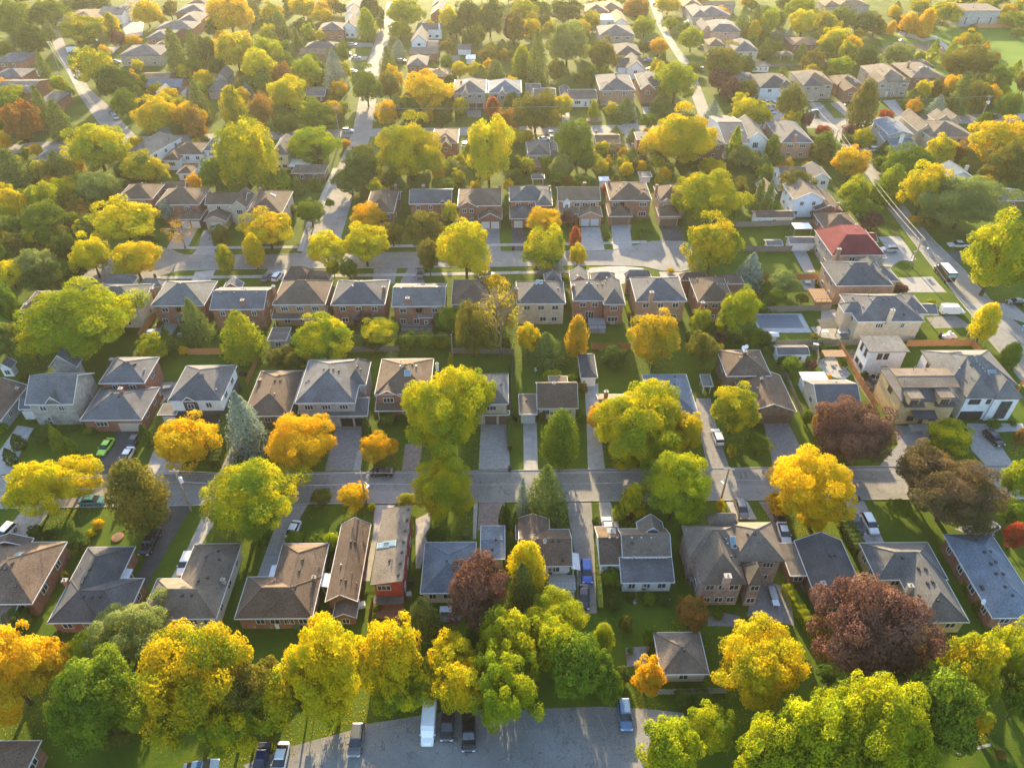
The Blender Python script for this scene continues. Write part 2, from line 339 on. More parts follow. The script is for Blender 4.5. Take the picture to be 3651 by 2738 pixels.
def build_roof(b, off, root, rm, trimm, fas):
    W, D, z, r = b.W / 2, b.D / 2, b.he, b.rise; ox, oy = off.x, off.y
    E = [(-W, -D), (W, -D), (W, D), (-W, D)]; top = []; caps = []
    if b.ty == 'h':
        if W >= D: A, B = (-(W - D), 0, z + r), (W - D, 0, z + r); top = [(0, 1, 5, 4), (1, 2, 5), (2, 3, 4, 5), (3, 0, 4)]; caps = [(0, 4), (1, 5), (2, 5), (3, 4), (4, 5)]
        else: A, B = (0, -(D - W), z + r), (0, D - W, z + r); top = [(0, 1, 4), (1, 2, 5, 4), (2, 3, 5), (3, 0, 4, 5)]; caps = [(0, 4), (1, 4), (2, 5), (3, 5), (4, 5)]
        if abs(W - D) < .05: A = (A[0] - .1, A[1], A[2]); B = (B[0] + .1, B[1], B[2])
        ex = [A, B]
    elif b.ty == 't':
        q = 2 * min(W, D) / 3.2; ex = [(-W + q, -D + q, z + r), (W - q, -D + q, z + r), (W - q, D - q, z + r), (-W + q, D - q, z + r)]
        top = [(0, 1, 5, 4), (1, 2, 6, 5), (2, 3, 7, 6), (3, 0, 4, 7), (4, 5, 6, 7)]; caps = [(0, 4), (1, 5), (2, 6), (3, 7)]
    elif b.ty == 'gx': ex = [(-W, 0, z + r), (W, 0, z + r)]; top = [(0, 1, 5, 4), (2, 3, 4, 5)]; caps = [(4, 5)]
    elif b.ty == 'gy': ex = [(0, -D, z + r), (0, D, z + r)]; top = [(1, 2, 5, 4), (3, 0, 4, 5)]; caps = [(4, 5)]
    else: ex = []; top = [(0, 1, 2, 3)]
    ez = [z] * 4
    if b.ty == 'sx': ez = [z, z + r, z + r, z]
    if b.ty == 'sy': ez = [z, z, z + r, z + r]
    V = [(x, y, k) for (x, y), k in zip(E, ez)] + list(ex); th = .22
    V = [(x + ox, y + oy, k) for x, y, k in V]; n = len(V); F = list(top)
    V2 = [(x, y, k - th) for x, y, k in V]; F += [tuple(i + n for i in q)[::-1] for q in top]
    if b.ty == 'gx': per = [0, 1, 5, 2, 3, 4]
    elif b.ty == 'gy': per = [0, 4, 1, 2, 5, 3]
    else: per = [0, 1, 2, 3]
    for k in range(len(per)):
        i, j = per[k], per[(k + 1) % len(per)]; F.append((i, i + n, j + n, j))
    ro = obj('roof', mesh('roof', V + V2, F, rm), root)
    if fas:
        lp = [V[i] for i in per]; outs = []
        for i in per:
            x, y = V[i][0] - ox, V[i][1] - oy
            outs.append((math.copysign(1, x) if abs(x) > W - .01 else 0, math.copysign(1, y) if abs(y) > D - .01 else 0, 0))
        obj('fascia', loopmesh('fascia', lp, outs, .09, .17, trimm), ro)
    if fas and caps:
        m = MB()
        for i, j in caps:
            p, q = Vector(V[i]), Vector(V[j]); m.tube(p + Vector((0, 0, -.03)), q + Vector((0, 0, -.03)), .11, .11, 4)
        obj('ridge_cap', m.mesh('ridge_cap', rm), ro)
    return ro
def build_wall(b, off, root, wm, ovs):
    W, D, z, r = b.W / 2 - ovs, b.D / 2 - ovs, b.he, b.rise; ox, oy = off.x, off.y; z0 = b.o.get('z0', -.1)
    if b.o.get('open'):
        for sx, sy in ((-1, -1), (1, -1), (1, 1), (-1, 1)):
            zt = roofz(b, sx * (W - .1), sy * (D - .1)) - .2
            obj('post', boxmesh('post', (ox + sx * (W - .1), oy + sy * (D - .1), (zt + z0) / 2), (.16, .16, zt - z0), TRIM), root)
        return None
    tz = [z - .1] * 4
    if b.ty == 'sx': tz = [z - .2, z + r - .2, z + r - .2, z - .2]
    if b.ty == 'sy': tz = [z - .2, z - .2, z + r - .2, z + r - .2]
    E = [(-W, -D), (W, -D), (W, D), (-W, D)]
    V = [(x + ox, y + oy, z0) for x, y in E] + [(x + ox, y + oy, k) for (x, y), k in zip(E, tz)]
    F = [(0, 1, 5, 4), (1, 2, 6, 5), (2, 3, 7, 6), (3, 0, 4, 7), (4, 5, 6, 7), (3, 2, 1, 0)]
    if b.ty == 'gx':
        rr = r * (1 - 0) - .18; V += [(-W + ox, oy, z + rr), (W + ox, oy, z + rr)]; F[4] = (5, 6, 9); F.append((7, 4, 8)); F += [(4, 5, 9, 8), (6, 7, 8, 9)]
    if b.ty == 'gy':
        rr = r - .18; V += [(ox, -D + oy, z + rr), (ox, D + oy, z + rr)]; F[4] = (4, 5, 8); F.append((6, 7, 9)); F += [(5, 6, 9, 8), (7, 4, 8, 9)]
    if 'band' in b.o:
        k, hb = b.o['band']; e = .035; m = MB(); m.box((ox, oy, hb / 2), (2 * (W + e), 2 * (D + e), hb)); obj('wall', m.mesh('wall', wallm(k)), root)
    return obj('wall', mesh('wall', V, F, wm), root)
def roof_hit(hs, t, x, y):
    nx, ny = nat(t, x, y); best = None; z = hs.blocks[0].he + hs.blocks[0].rise * .5
    for it in range(8):
        p = unp(nx, ny, z); zz = None
        for b in hs.blocks:
            q = p - b.c; ca, sa = math.cos(-hs.yaw), math.sin(-hs.yaw)
            k = roofz(b, q.x * ca - q.y * sa, q.x * sa + q.y * ca)
            if k is not None and (zz is None or k > zz): zz = k
        if zz is None: break
        z = zz
    q = unp(nx, ny, z) - hs.c; ca, sa = math.cos(-hs.yaw), math.sin(-hs.yaw)
    return Vector((q.x * ca - q.y * sa, q.x * sa + q.y * ca, z))
VENT = None
def house(t, tg, label, wm, rm, blocks, win=None, ch=(), vt=3, sk=(), trim=TRIM, yaw=None, name='house', cat='house', fr=None, ov=.38, chm=None, gcol=None):
    global VENT
    yaw = GY if yaw is None else R(yaw)
    hs = Block(); hs.yaw = yaw; hs.blocks = [mkblock(t, s, yaw) for s in blocks]; hs.c = hs.blocks[0].c.copy(); hs.tag = tg
    root = thing(name, label, cat, hs.c, yaw); hs.root = root; hs.name = name
    ca, sa = math.cos(-yaw), math.sin(-yaw); near = hs.c.length < 330
    for i, b in enumerate(hs.blocks):
        b.he += .011 * i; q = b.c - hs.c; b.off = Vector((q.x * ca - q.y * sa, q.x * sa + q.y * ca, 0))
        w_ = wallm(b.o.get('wall', wm)); r_ = roofm(b.o.get('roof', rm))
        build_wall(b, b.off, root, w_, min(ov, b.W * .12) + .004 * i)
        b.ro = build_roof(b, b.off, root, r_, b.o.get('trim', trim), near and trim is not None)
    fr = fr or TRIM
    b0 = hs.blocks[0]
    if win is None: win = '0N2:3 0N1:2 0Nd 0L2:1 0R2:1 0R1:1' if b0.he > 4.6 else '0N1:3 0Nd@.3 0R1:2 0L1:2'
    for tk in win.split():
        mt = re.match(r'(\d)([NLRB])(?:(\d):(\d)|([gdGb])(\d?))(?:@([\d.]+))?(?:w([\d.]+))?(?:h([\d.]+))?$', tk)
        bi, fc, st, n, kd, kn, at, ww, hh = mt.groups(); b = hs.blocks[int(bi)]
        W, D = b.W / 2 - min(ov, b.W * .12) - .004 * int(bi), b.D / 2 - min(ov, b.W * .12) - .004 * int(bi)
        rz = {'N': 0, 'R': math.pi / 2, 'B': math.pi, 'L': -math.pi / 2}[fc]
        span = 2 * W if fc in 'NB' else 2 * D
        def place(u):
            s = (u - .5) * span
            return {'N': (s, -D), 'B': (-s, D), 'R': (W, s), 'L': (-W, -s)}[fc]
        if kd is None:
            n = int(n); st = int(st)
            for k in range(n):
                u = (k + 1) / (n + 1) if at is None else float(at)
                if at is None: u = .5 + (u - .5) * 1.25
                x, y = place(u); w_ = float(ww) if ww else rng.choice((1.2, 1.4, 1.6)); h_ = float(hh) if hh else 1.3
                if st == 0: z_ = .15; h_ = .5; w_ = 1.0
                elif b.he > 4.6: z_ = .9 if st == 1 else b.he - .75 - h_
                else: z_ = b.he - .7 - h_
                w_ = min(w_, span * .8)
                window(root, (x + b.off.x, y + b.off.y, z_), rz, w_, h_, fr, 2 if w_ < 1.7 else 3, 1)
        elif kd == 'd':
            x, y = place(float(at) if at else .5)
            o = obj('door', gridframe(1.0, 2.1, 1, 2, .16, .07, 'door', fr), root, (x + b.off.x, y + b.off.y, .15), (0, 0, rz))
            obj('door_panel', panemesh(.9, 2.0, -.045, TRIMB, 'door_panel'), o, (0, 0, .05))
        elif kd == 'G':   # tall dark glass
            x, y = place(float(at) if at else .5)
            window(root, (x + b.off.x, y + b.off.y, .5), rz, float(ww or 2.2), float(hh or 4.6), fr, 2, 3)
        elif kd == 'b':   # bay window with its own little roof
            x, y = place(float(at) if at else .5); w_ = float(ww or 3.0)
            m = MB(); m.add([(-w_ / 2, 0, 0), (-w_ / 3, -.8, 0), (w_ / 3, -.8, 0), (w_ / 2, 0, 0), (-w_ / 2, 0, 2.6), (-w_ / 3, -.8, 2.6), (w_ / 3, -.8, 2.6), (w_ / 2, 0, 2.6)],
                            [(0, 1, 5, 4), (1, 2, 6, 5), (2, 3, 7, 6)])
            o = obj('bay', m.mesh('bay', wallm(wm)), root, (x + b.off.x, y + b.off.y, 0), (0, 0, rz))
            m = MB(); e = .3; m.add([(-w_ / 2 - e, 0, 2.55), (-w_ / 3 - e, -.8 - e, 2.55), (w_ / 3 + e, -.8 - e, 2.55), (w_ / 2 + e, 0, 2.55), (0, 0, 3.5)], [(0, 1, 4), (1, 2, 4), (2, 3, 4), (3, 2, 1, 0)])
            obj('bay_roof', m.mesh('bay_roof', roofm(rm)), o)
            obj('bay_window', gridframe(w_ * .6, 1.3, 3, 1, .09, .1, 'bay_window', fr), o, (0, -.8, .9))
            obj('pane', panemesh(w_ * .6 - .1, 1.2, -.05, GLASS), o, (0, -.8, .95))
        else:             # garage doors
            n = int(kn or 1); w_ = float(ww) if ww else (4.8 if n == 1 else 2.5)
            for k in range(n):
                u = float(at) if at else .5
                x, y = place(u); x2 = (k - (n - 1) / 2) * (w_ + .45)
                if fc in 'NB': x += x2
                gm = gcol or TRIM
                o = obj('garage_door', gridframe(w_, 2.25, 4 if w_ > 3 else 2, 4, .07, .08, 'garage_door', gm), root, (x + b.off.x, y + b.off.y, .05), (0, 0, rz))
                obj('door_panel', panemesh(w_ - .06, 2.2, -.05, gm, 'door_panel'), o, (0, 0, .03))
    if VENT is None:
        m = MB(); m.box((0, 0, .12), (.42, .42, .3), 0, .85); VENT = [m.mesh('vent', DMETAL)]
        m = MB(); m.tube((0, 0, -.1), (0, 0, .65), .07, .07, 6); VENT.append(m.mesh('pipe', METAL))
        m = MB(); m.tube((0, 0, -.1), (0, 0, .28), .13, .13, 8); m.tube((0, 0, .28), (0, 0, .4), .21, .16, 8); VENT.append(m.mesh('vent', METAL))
    b = b0
    if isinstance(vt, int):
        for k in range(vt if b.ty not in ('f',) else 1):
            x = rng.uniform(-.35, .35) * b.W; y = rng.uniform(-.3, .3) * b.D
            z = roofz(b, x, y)
            zs = [roofz(c, x + b.off.x - c.off.x, y + b.off.y - c.off.y) for c in hs.blocks]; z = max(q for q in zs if q is not None)
            vm = VENT[rng.choice((0, 0, 0, 1, 1, 2))]; obj(vm.name.split('.')[0], vm, b.ro, (x + b.off.x, y + b.off.y, z), (0, 0, rng.uniform(-.1, .1)))
    else:
        for q in vt:
            p = roof_hit(hs, t, q[0], q[1]); vm = VENT[q[2] if len(q) > 2 else 0]; obj(vm.name.split('.')[0], vm, b.ro, p)
    for q in ch:
        p = roof_hit(hs, t, q[0], q[1]); hgt = q[2] if len(q) > 2 else 1.3; cw = q[3] if len(q) > 3 else .75
        m = MB(); m.box((0, 0, -.4), (cw, cw * .8, 2 * hgt)); o = obj('chimney', m.mesh('chimney', wallm(chm) if chm else BRICK), b.ro, p)
        m = MB(); m.box((0, 0, hgt - .34), (cw + .16, cw * .8 + .16, .12)); m.tube((0, 0, hgt - .3), (0, 0, hgt + .15), .13, .12, 8); obj('chimney_cap', m.mesh('chimney_cap', CONC), o) if False else obj('chimney_cap', m.mesh('chimney_cap', CONC), b.ro, p)
    for q in sk:
        p = roof_hit(hs, t, q[0], q[1]); sw = q[2] if len(q) > 2 else .8; sl = q[3] if len(q) > 3 else 1.2
        # slope under the skylight
        bb = None; zz = -1
        for c in hs.blocks:
            k = roofz(c, p.x - c.off.x, p.y - c.off.y)
            if k is not None and k > zz: zz, bb = k, c
        if bb is None: continue
        e = .2; f = lambda dx, dy: (roofz(bb, p.x - bb.off.x + dx, p.y - bb.off.y + dy) or zz)
        gx = (f(e, 0) - f(-e, 0)) / (2 * e); gy = (f(0, e) - f(0, -e)) / (2 * e); nrm = Vector((-gx, -gy, 1)).normalized()
        o = obj('skylight', boxmesh('skylight', (0, 0, 0), (sw + .14, sl + .14, .16), TRIM), bb.ro, p, nrm.to_track_quat('Z', 'Y').to_euler())
        o.rotation_euler = nrm.to_track_quat('Z', 'Y').to_euler()
        obj('skylight_glass', boxmesh('skylight_glass', (0, 0, .07), (sw, sl, .1), SKYG), bb.ro, p, o.rotation_euler)
    px, py, dep = proj(hs.c + Vector((0, 0, b0.he * .6))); hs.px, hs.py, hs.dep = px, py, dep
    HOUSES.append(hs); return hs

# ------------------------------------------------------------------ trees
def ellip_noise(rs):
    ph = rs.uniform(0, 6.28, 6); am = rs.uniform(.07, .15, 3); fr = rs.integers(2, 5, 3)
    return lambda az, z: 1 + am[0] * np.sin(fr[0] * az + ph[0]) + am[1] * np.sin(fr[1] * az + 2.5 * z + ph[1]) + am[2] * np.sin(4 * z + ph[2] + az)
def leaves_mesh(name, pos, nrm, size, tone, rs, big=0):
    n = len(pos); mul = np.ones(n)
    if big: mul[-big:] = 2.4
    nrm = nrm / (np.linalg.norm(nrm, axis=1, keepdims=True) + 1e-9)
    ref = rs.normal(size=(n, 3)); a = np.cross(nrm, ref); a /= (np.linalg.norm(a, axis=1, keepdims=True) + 1e-9); b = np.cross(nrm, a)
    s = (size * mul * rs.uniform(.5, 1.35, n))[:, None] / 2; k = rs.uniform(.55, 1, n)[:, None]
    c = np.stack([pos - a * s, pos - b * s * k + nrm * s * .25, pos + a * s, pos + b * s * k + nrm * s * .25], 1).reshape(-1, 3)
    me = bpy.data.meshes.new(name); me.vertices.add(4 * n); me.loops.add(4 * n); me.polygons.add(n)
    me.vertices.foreach_set('co', c.astype(np.float32).ravel()); me.loops.foreach_set('vertex_index', np.arange(4 * n, dtype=np.int32))
    me.polygons.foreach_set('loop_start', np.arange(0, 4 * n, 4, dtype=np.int32))
    at = me.attributes.new('tone', 'FLOAT', 'FACE'); at.data.foreach_set('value', np.clip(tone, 0, 1).astype(np.float32))
    me.update(calc_edges=True); me.materials.append(None); return me
def crown(form, seed, n, size):
    rs = np.random.default_rng(seed); pos = []; nr = []; tn = []; core_n = 0
    fn = ellip_noise(rs)
    if form in 'rwo':
        K = {'r': 74, 'w': 60, 'o': 46}[form]
        cs = []; 
        for k in range(K):
            if form == 'o':
                z = -.92 + 1.8 * ((k + .5) / K) ** .9; t = (z + 1) / 2; w = max(.08, (math.sin(math.pi * min(1, t ** .62)) ** .75)) ; az = k * 2.4 + rs.uniform(-.4, .4)
                rr = .62 * w * math.sqrt(rs.uniform(.35, 1)); c = np.array([math.cos(az) * rr, math.sin(az) * rr, z * .86]); rad = .2 + .2 * w
            else:
                zz = 1 - 2 * ((k + .5) / K) * (.84 if form == 'r' else .9); az = k * 2.39996 + rs.uniform(-.3, .3); q = math.sqrt(max(0, 1 - zz * zz))
                f = fn(az, zz) * rs.uniform(.50, .90); c = np.array([math.cos(az) * q * f, math.sin(az) * q * f, zz * f * .95]); rad = rs.uniform(.13, .31)
                if zz < -.3: c[2] *= .85
            cs.append((c, rad, rs.uniform(0, 1)))
        m = int(n * .22); d = rs.normal(size=(m, 3)); d /= np.linalg.norm(d, axis=1, keepdims=True); q = d * (.72 * rs.uniform(.02, 1, m) ** .5)[:, None]
        if form == 'o': q = q * np.array([.8, .8, 1.15])
        core = (q, rs.normal(size=(m, 3)), rs.uniform(.2, .8, m))
        tot = sum(r * r for _, r, _ in cs)
        for c, r, tnn in cs:
            m = int(n * r * r / tot); d = rs.normal(size=(m * 2, 3)); d /= np.linalg.norm(d, axis=1, keepdims=True)
            o = c / (np.linalg.norm(c) + 1e-6); dot = d @ o; keep = np.argsort(-(dot + rs.uniform(0, 1.3, 2 * m)))[:m]; d = d[keep]
            bump = 1 + .22 * np.sin(d[:, 0] * 7 + c[0] * 30) * np.sin(d[:, 1] * 7 + c[1] * 30) * np.sin(d[:, 2] * 6 + 1)
            rad = r * bump[:, None] * (1.02 - .5 * rs.uniform(0, 1, (m, 1)) ** 2.2)
            p = c + d * rad * (np.array([1, 1, .8]) if form != 'w' else np.array([.85, .85, 1.35]))
            if form == 'w': p[:, 2] -= .12 * (p[:, 0] ** 2 + p[:, 1] ** 2) * rs.uniform(0, 1.6, m)
            pos.append(p); nr.append(d * .9 + o * .35 + rs.normal(size=(m, 3)) * .55 + np.array([0, 0, .35])); tn.append(np.clip(tnn * .55 + rs.uniform(0, .5, m), 0, 1))
        pos.append(core[0]); nr.append(core[1]); tn.append(core[2]); core_n = m
    elif form in 'sp':
        tiers = 22 if form == 's' else 14
        for k in range(tiers):
            t = (k + .3) / tiers; z = -1 + 2 * t; w = ((1 - t ** 2.0) * 1.4 if form == 's' else (1 - t ** 1.5) ** .75 * rs.uniform(.8, 1.2)) + .035
            nb = int((13 if form == 's' else 8) * (.35 + .65 * w)) + 3; off = rs.uniform(0, 6.28)
            for j in range(nb):
                az = off + 6.283 * j / nb + rs.uniform(-.22, .22); L = w * rs.uniform(.78, 1.05); m = max(6, int(n / tiers / nb * (.35 + 1.3 * (1 - t)) ))
                s = rs.uniform(.08, 1, m) ** .62; sp = .21 * (1 - s * .45) * (1 if form == 's' else 1.6) * (.4 + w)
                lat = rs.uniform(-1, 1, m) * sp; dr = (-.22 * s + .08 * s * s) * L if form == 's' else .12 * s * L
                x = np.cos(az) * s * L - np.sin(az) * lat; y = np.sin(az) * s * L + np.cos(az) * lat
                zz = z + dr * .9 + rs.uniform(-.035, .035, m) - np.abs(lat) * .12
                pos.append(np.stack([x, y, zz], 1)); nr.append(np.stack([np.cos(az) * .5 * np.ones(m), np.sin(az) * .5 * np.ones(m), np.ones(m)], 1) + rs.normal(size=(m, 3)) * .5)
                tn.append(rs.uniform(0, .5, m) + .5 * s)
    elif form == 'c':
        m = n; z = rs.uniform(-1, 1, m); t = (z + 1) / 2; w = np.sin(np.pi * np.clip(t ** .6, 0, 1)) ** .6 * (.72 + .28 * np.cos(t * 2)); az = rs.uniform(0, 6.283, m)
        rr = w * (1 + .13 * np.sin(az * 5 + z * 9) + .06 * np.sin(z * 31 + az * 3)) * (1 - .22 * rs.uniform(0, 1, m) ** 3)
        pos.append(np.stack([np.cos(az) * rr, np.sin(az) * rr, z], 1)); nr.append(np.stack([np.cos(az), np.sin(az), .6 * np.ones(m)], 1) + rs.normal(size=(m, 3)) * .5); tn.append(rs.uniform(0, 1, m))
    elif form == 'k':   # clipped hedge, unit box -1..1
        m = n; q = rs.uniform(-1, 1, (m, 3)); f = rs.choice(3, m, p=[.42, .16, .42]); sg = rs.choice([-1, 1], m)
        nn = np.zeros((m, 3)); 
        for a, b in ((0, 1), (1, 0), (2, 2)):
            sel = f == a; ss = np.where(sg[sel] > 0, 1, -1) if b != 2 else 1
            q[sel, b] = ss * (1 - .16 * rs.uniform(0, 1, sel.sum()) ** 2); nn[sel, b] = ss
        q[:, 2] += .07 * np.sin(q[:, 0] * 13); q[:, 1] += .1 * np.sin(q[:, 0] * 17 + q[:, 2] * 3)
        pos.append(q); nr.append(nn + rs.normal(size=(m, 3)) * .5); tn.append(rs.uniform(0, 1, m))
    elif form == 'b':   # nearly bare: a few leaves left
        m = n; d = rs.normal(size=(m, 3)); d /= np.linalg.norm(d, axis=1, keepdims=True); r = rs.uniform(.45, 1, m)[:, None]
        cl = np.sin(d[:, 0] * 6 + 1) + np.sin(d[:, 1] * 5) + np.sin(d[:, 2] * 7) > .35
        pos.append((d * r)[cl]); nr.append(rs.normal(size=(cl.sum(), 3))); tn.append(rs.uniform(0, 1, cl.sum()))
    return leaves_mesh('crown', np.concatenate(pos), np.concatenate(nr), size, np.concatenate(tn), rs, core_n)
LODS = {'r': [(38000, .039), (14000, .062), (7000, .086), (3600, .118)], 'w': [(34000, .04), (14000, .06), (7000, .084), (3500, .112)], 'o': [(16000, .05), (8000, .072), (4400, .1), (2400, .13)],
        's': [(15000, .062), (9000, .085), (5000, .115), (2800, .15)], 'p': [(14000, .066), (8000, .09), (4600, .12), (2600, .16)], 'c': [(4200, .1), (2600, .14), (1600, .18), (900, .24)],
        'k': [(7000, .1), (5000, .13), (3000, .17), (2000, .2)], 'b': [(7000, .032), (5000, .04), (3000, .055), (2000, .075)]}
_cr = {}
def crownmesh(form, var, lod):
    k = (form, var, lod)
    if k not in _cr: n, s = LODS[form][lod]; _cr[k] = crown(form, 100 * ord(form) + 7 * var, n, s)
    return _cr[k]
_tr = {}
def trunkmesh(form, var):
    k = (form in 'spck', form == 'b', var)
    if k in _tr: return _tr[k]
    rs = random.Random(var * 7 + 3); m = MB()
    if k[0]: m.tube((0, 0, -.02), (0, 0, .97), .035, .006, 7)
    else:
        bend = [(0, 0, -.02), (rs.uniform(-.02, .02), rs.uniform(-.02, .02), .3), (rs.uniform(-.05, .05), rs.uniform(-.05, .05), .55), (rs.uniform(-.07, .07), rs.uniform(-.07, .07), .85)]
        rad = [.045, .034, .026, .008] if not k[1] else [.03, .024, .017, .006]
        for a in range(3): m.tube(bend[a], bend[a + 1], rad[a], rad[a + 1], 7)
        for j in range(7):
            h0 = .28 + .07 * j; az = j * 2.4 + rs.uniform(-.4, .4); f = (h0 - .3) / .55; base = Vector(bend[1]).lerp(Vector(bend[3]), max(0, f))
            L = rs.uniform(.22, .34); e = base + Vector((math.cos(az) * L, math.sin(az) * L, L * rs.uniform(.6, .95))); m.tube(base, e, .018, .007, 5)
            for q in range(2 if not k[1] else 4):
                a2 = az + rs.uniform(-.9, .9); s = base.lerp(e, rs.uniform(.5, 1)); e2 = s + Vector((math.cos(a2), math.sin(a2), rs.uniform(.2, .9))) * rs.uniform(.1, .2); m.tube(s, e2, .008, .003, 4, False)
                if k[1]:
                    for u in range(5):
                        a3 = a2 + rs.uniform(-1, 1); s3 = s.lerp(e2, rs.uniform(.3, 1)); e3 = s3 + Vector((math.cos(a3), math.sin(a3), rs.uniform(0, 1))) * rs.uniform(.08, .17); m.tube(s3, e3, .0042, .0018, 3, False)
    _tr[k] = m.mesh('trunk', TWIG if k[1] else BARK, True); return _tr[k]
CN = {'Y': 'bright yellow', 'G': 'golden yellow', 'O': 'orange', 'R': 'rusty brown', 'P': 'red', 'L': 'lime green', 'X': 'green and yellow', 'N': 'green', 'D': 'dark green',
      'V': 'olive green', 'M': 'dark maroon', 'B': 'blue-grey', 'W': 'pale silvery green', 'K': 'yellow-green', 'J': 'green and orange-tipped', 'Z': 'dark brownish olive', 'H': 'amber', 'Q': 'tan and olive', 'E': 'deep green'}
FN = {'r': ('broad-leaved tree', 'tree', 'broadleaf_tree'), 'w': ('drooping tree', 'tree', 'broadleaf_tree'), 'o': ('upright oval tree', 'tree', 'upright_tree'), 's': ('conical spruce', 'tree', 'spruce_tree'),
      'p': ('ragged conifer', 'tree', 'conifer_tree'), 'c': ('columnar cedar', 'tree', 'cedar_tree'), 'b': ('half-bare tree', 'tree', 'bare_tree')}
TREES = []; _tv = [0]
def tree(t, kind, form, x0, y0, x1, y1, lab=None):
    ax, ay = nat(t, x0, y0); bx, by = nat(t, x1, y1); cx = (ax + bx) / 2; wpx = abs(bx - ax) / 2; hpx = abs(by - ay) / 2
    a = 4.0
    if form in 'spc':
        gy_ = by; 
        for it in range(6):
            g = unp(cx, gy_, .3); dep = proj(g)[2]; a = wpx * dep / FPX; dl = math.atan2(CAM_H, g.y); gy_ = by - a * math.sin(dl) * FPX / dep * .55
        g = unp(cx, gy_, 0); lo, hi = .5, 40.
        for it in range(30):
            h = (lo + hi) / 2
            if proj((g.x, g.y, h))[1] > ay: lo = h
            else: hi = h
        h = max(h * (.93 if form != 'c' else 1), a * 1.2); b = h / 2 - .1; hc = h / 2 + .1
    else:
        hc = 6.
        for it in range(10):
            p = unp(cx, (ay + by) / 2, hc); dep = proj(p)[2]; a = wpx * dep / FPX; dl = math.atan2(CAM_H - hc, p.y); H_ = hpx * dep / FPX
            b2 = (H_ ** 2 - (a * math.sin(dl)) ** 2) / math.cos(dl) ** 2; b = math.sqrt(max(b2, (.62 * a) ** 2)); b = min(b, 1.75 * a)
            hc = .8 * b + (min(.30 * b + .12 * a, 3.2) * (.4 if p.y > 225 else 1) if a > 1.5 else .05)
        g = unp(cx, (ay + by) / 2, hc); g.z = 0; h = hc + b
    dist = math.hypot(math.hypot(g.x, g.y), CAM_H); apx = a * 735 / dist; lod = 0 if apx > 32 else (1 if apx > 17 else (2 if apx > 8 else 3))
    _tv[0] += 1; var = _tv[0] % {'r': 6, 'w': 3, 'o': 3, 's': 2, 'p': 3, 'c': 2, 'b': 1}[form]
    shrub = a < 2.1 and form in 'rw' and h < 4.5
    nm = 'shrub' if shrub else (FN[form][2] if form != 'r' else ('autumn_tree' if kind in 'YGORPXMKHQ' else 'broadleaf_tree')); cat = 'shrub' if shrub else 'tree'
    root = thing(nm, lab or '', cat, g)
    rs = random.Random(_tv[0] * 13)
    sxy = min(h * .8, a * 1.25) if form not in 'spc' else h * .5
    obj('trunk', trunkmesh(form, var % 3), root, rot=(0, 0, rs.uniform(0, 6.28)), scale=(sxy, sxy, h * .84))
    if form == 'b': root.children[0].scale = (a * 1.7, a * 1.7, h * .95)
    o = obj('crown', crownmesh(form, var, lod), root, (0, 0, hc), (0, 0, rs.uniform(0, 6.28)), (a * .96, a * .96 * rs.uniform(.94, 1.06), b * .98), leafmat(kind))
    px, py, _ = proj((g.x, g.y, hc))
    if not lab: TREES.append((root, kind, form, shrub, g, px, py, a, h))
    return root
def trees(t, txt):
    for ln in txt.split(';'):
        q = ln.split()
        if len(q) == 6: tree(t, q[0], q[1], *map(float, q[2:6]))
def hedge(t, kind, x0, y0, x1, y1, wd, h, label):
    a, b = P(t, x0, y0), P(t, x1, y1); c = (a + b) / 2; L = (b - a).length; rz = math.atan2(b.y - a.y, b.x - a.x)
    n = max(1, round(L / 5)); root = thing('hedge', label, 'hedge', c, rz)
    for k in range(n):
        obj('foliage', crownmesh('k', k % 2, 1 if c.y < 160 else 2), root, ((k + .5) / n * L - L / 2, 0, h / 2), (0, 0, 0), (L / n / 2 * 1.04, wd / 2, h / 2), leafmat(kind))
    return root
# ------------------------------------------------------------------ vehicles
def carpaint(c):
    k = 'paint_%.2f_%.2f_%.2f' % c
    if k not in MATS:
        m = mat(k, c, tuple(min(1, q * 1.06 + .004) for q in c), .8, .3, spec=.5); m.node_tree.nodes['Principled BSDF'].inputs['Coat Weight'].default_value = .6
    return MATS[k]
TYRE = mat('tyre', (.015, .015, .016), (.03, .03, .03), 8, .9); RIM = mat('rim', (.35, .35, .36), (.5, .5, .5), 5, .35, metal=.7)
HEAD = mat('headlight', (.6, .62, .65), (.75, .77, .8), 5, .15); TAIL = mat('taillight', (.35, .015, .015), (.45, .03, .03), 5, .2); CGL = mat('car_glass', (.015, .018, .022), (.035, .04, .05), 1, .06, spec=.7)
BLACKP = mat('black_plastic', (.02, .02, .02), (.035, .035, .035), 4, .6)
def loft(secs, name, m):
    V = []; F = []; n = 10
    for x, hw, zb, zt in secs:
        for y, z in ((-.86, zb), (-1, zb + .14), (-1, zb + (zt - zb) * .62), (-.95, zt - .09), (-.82, zt), (.82, zt), (.95, zt - .09), (1, zb + (zt - zb) * .62), (1, zb + .14), (.86, zb)): V.append((x, y * hw, z))
    for k in range(len(secs) - 1):
        for j in range(n): F.append((k * n + j, k * n + (j + 1) % n, (k + 1) * n + (j + 1) % n, (k + 1) * n + j))
    F.append(tuple(range(n))); F.append(tuple(range((len(secs) - 1) * n, len(secs) * n))[::-1])
    return mesh(name, V, F, m, False)
def house_of_glass(b, tp, name, m):
    """greenhouse: bottom (x0,x1,hw,z), top (x0,x1,hw,z)"""
    V = []
    for x0, x1, hw, z in (b, tp): V += [(x0, -hw, z), (x1, -hw, z), (x1, hw, z), (x0, hw, z)]
    return mesh(name, V, [(3, 2, 1, 0), (4, 5, 6, 7), (0, 1, 5, 4), (1, 2, 6, 5), (2, 3, 7, 6), (3, 0, 4, 7)], m)
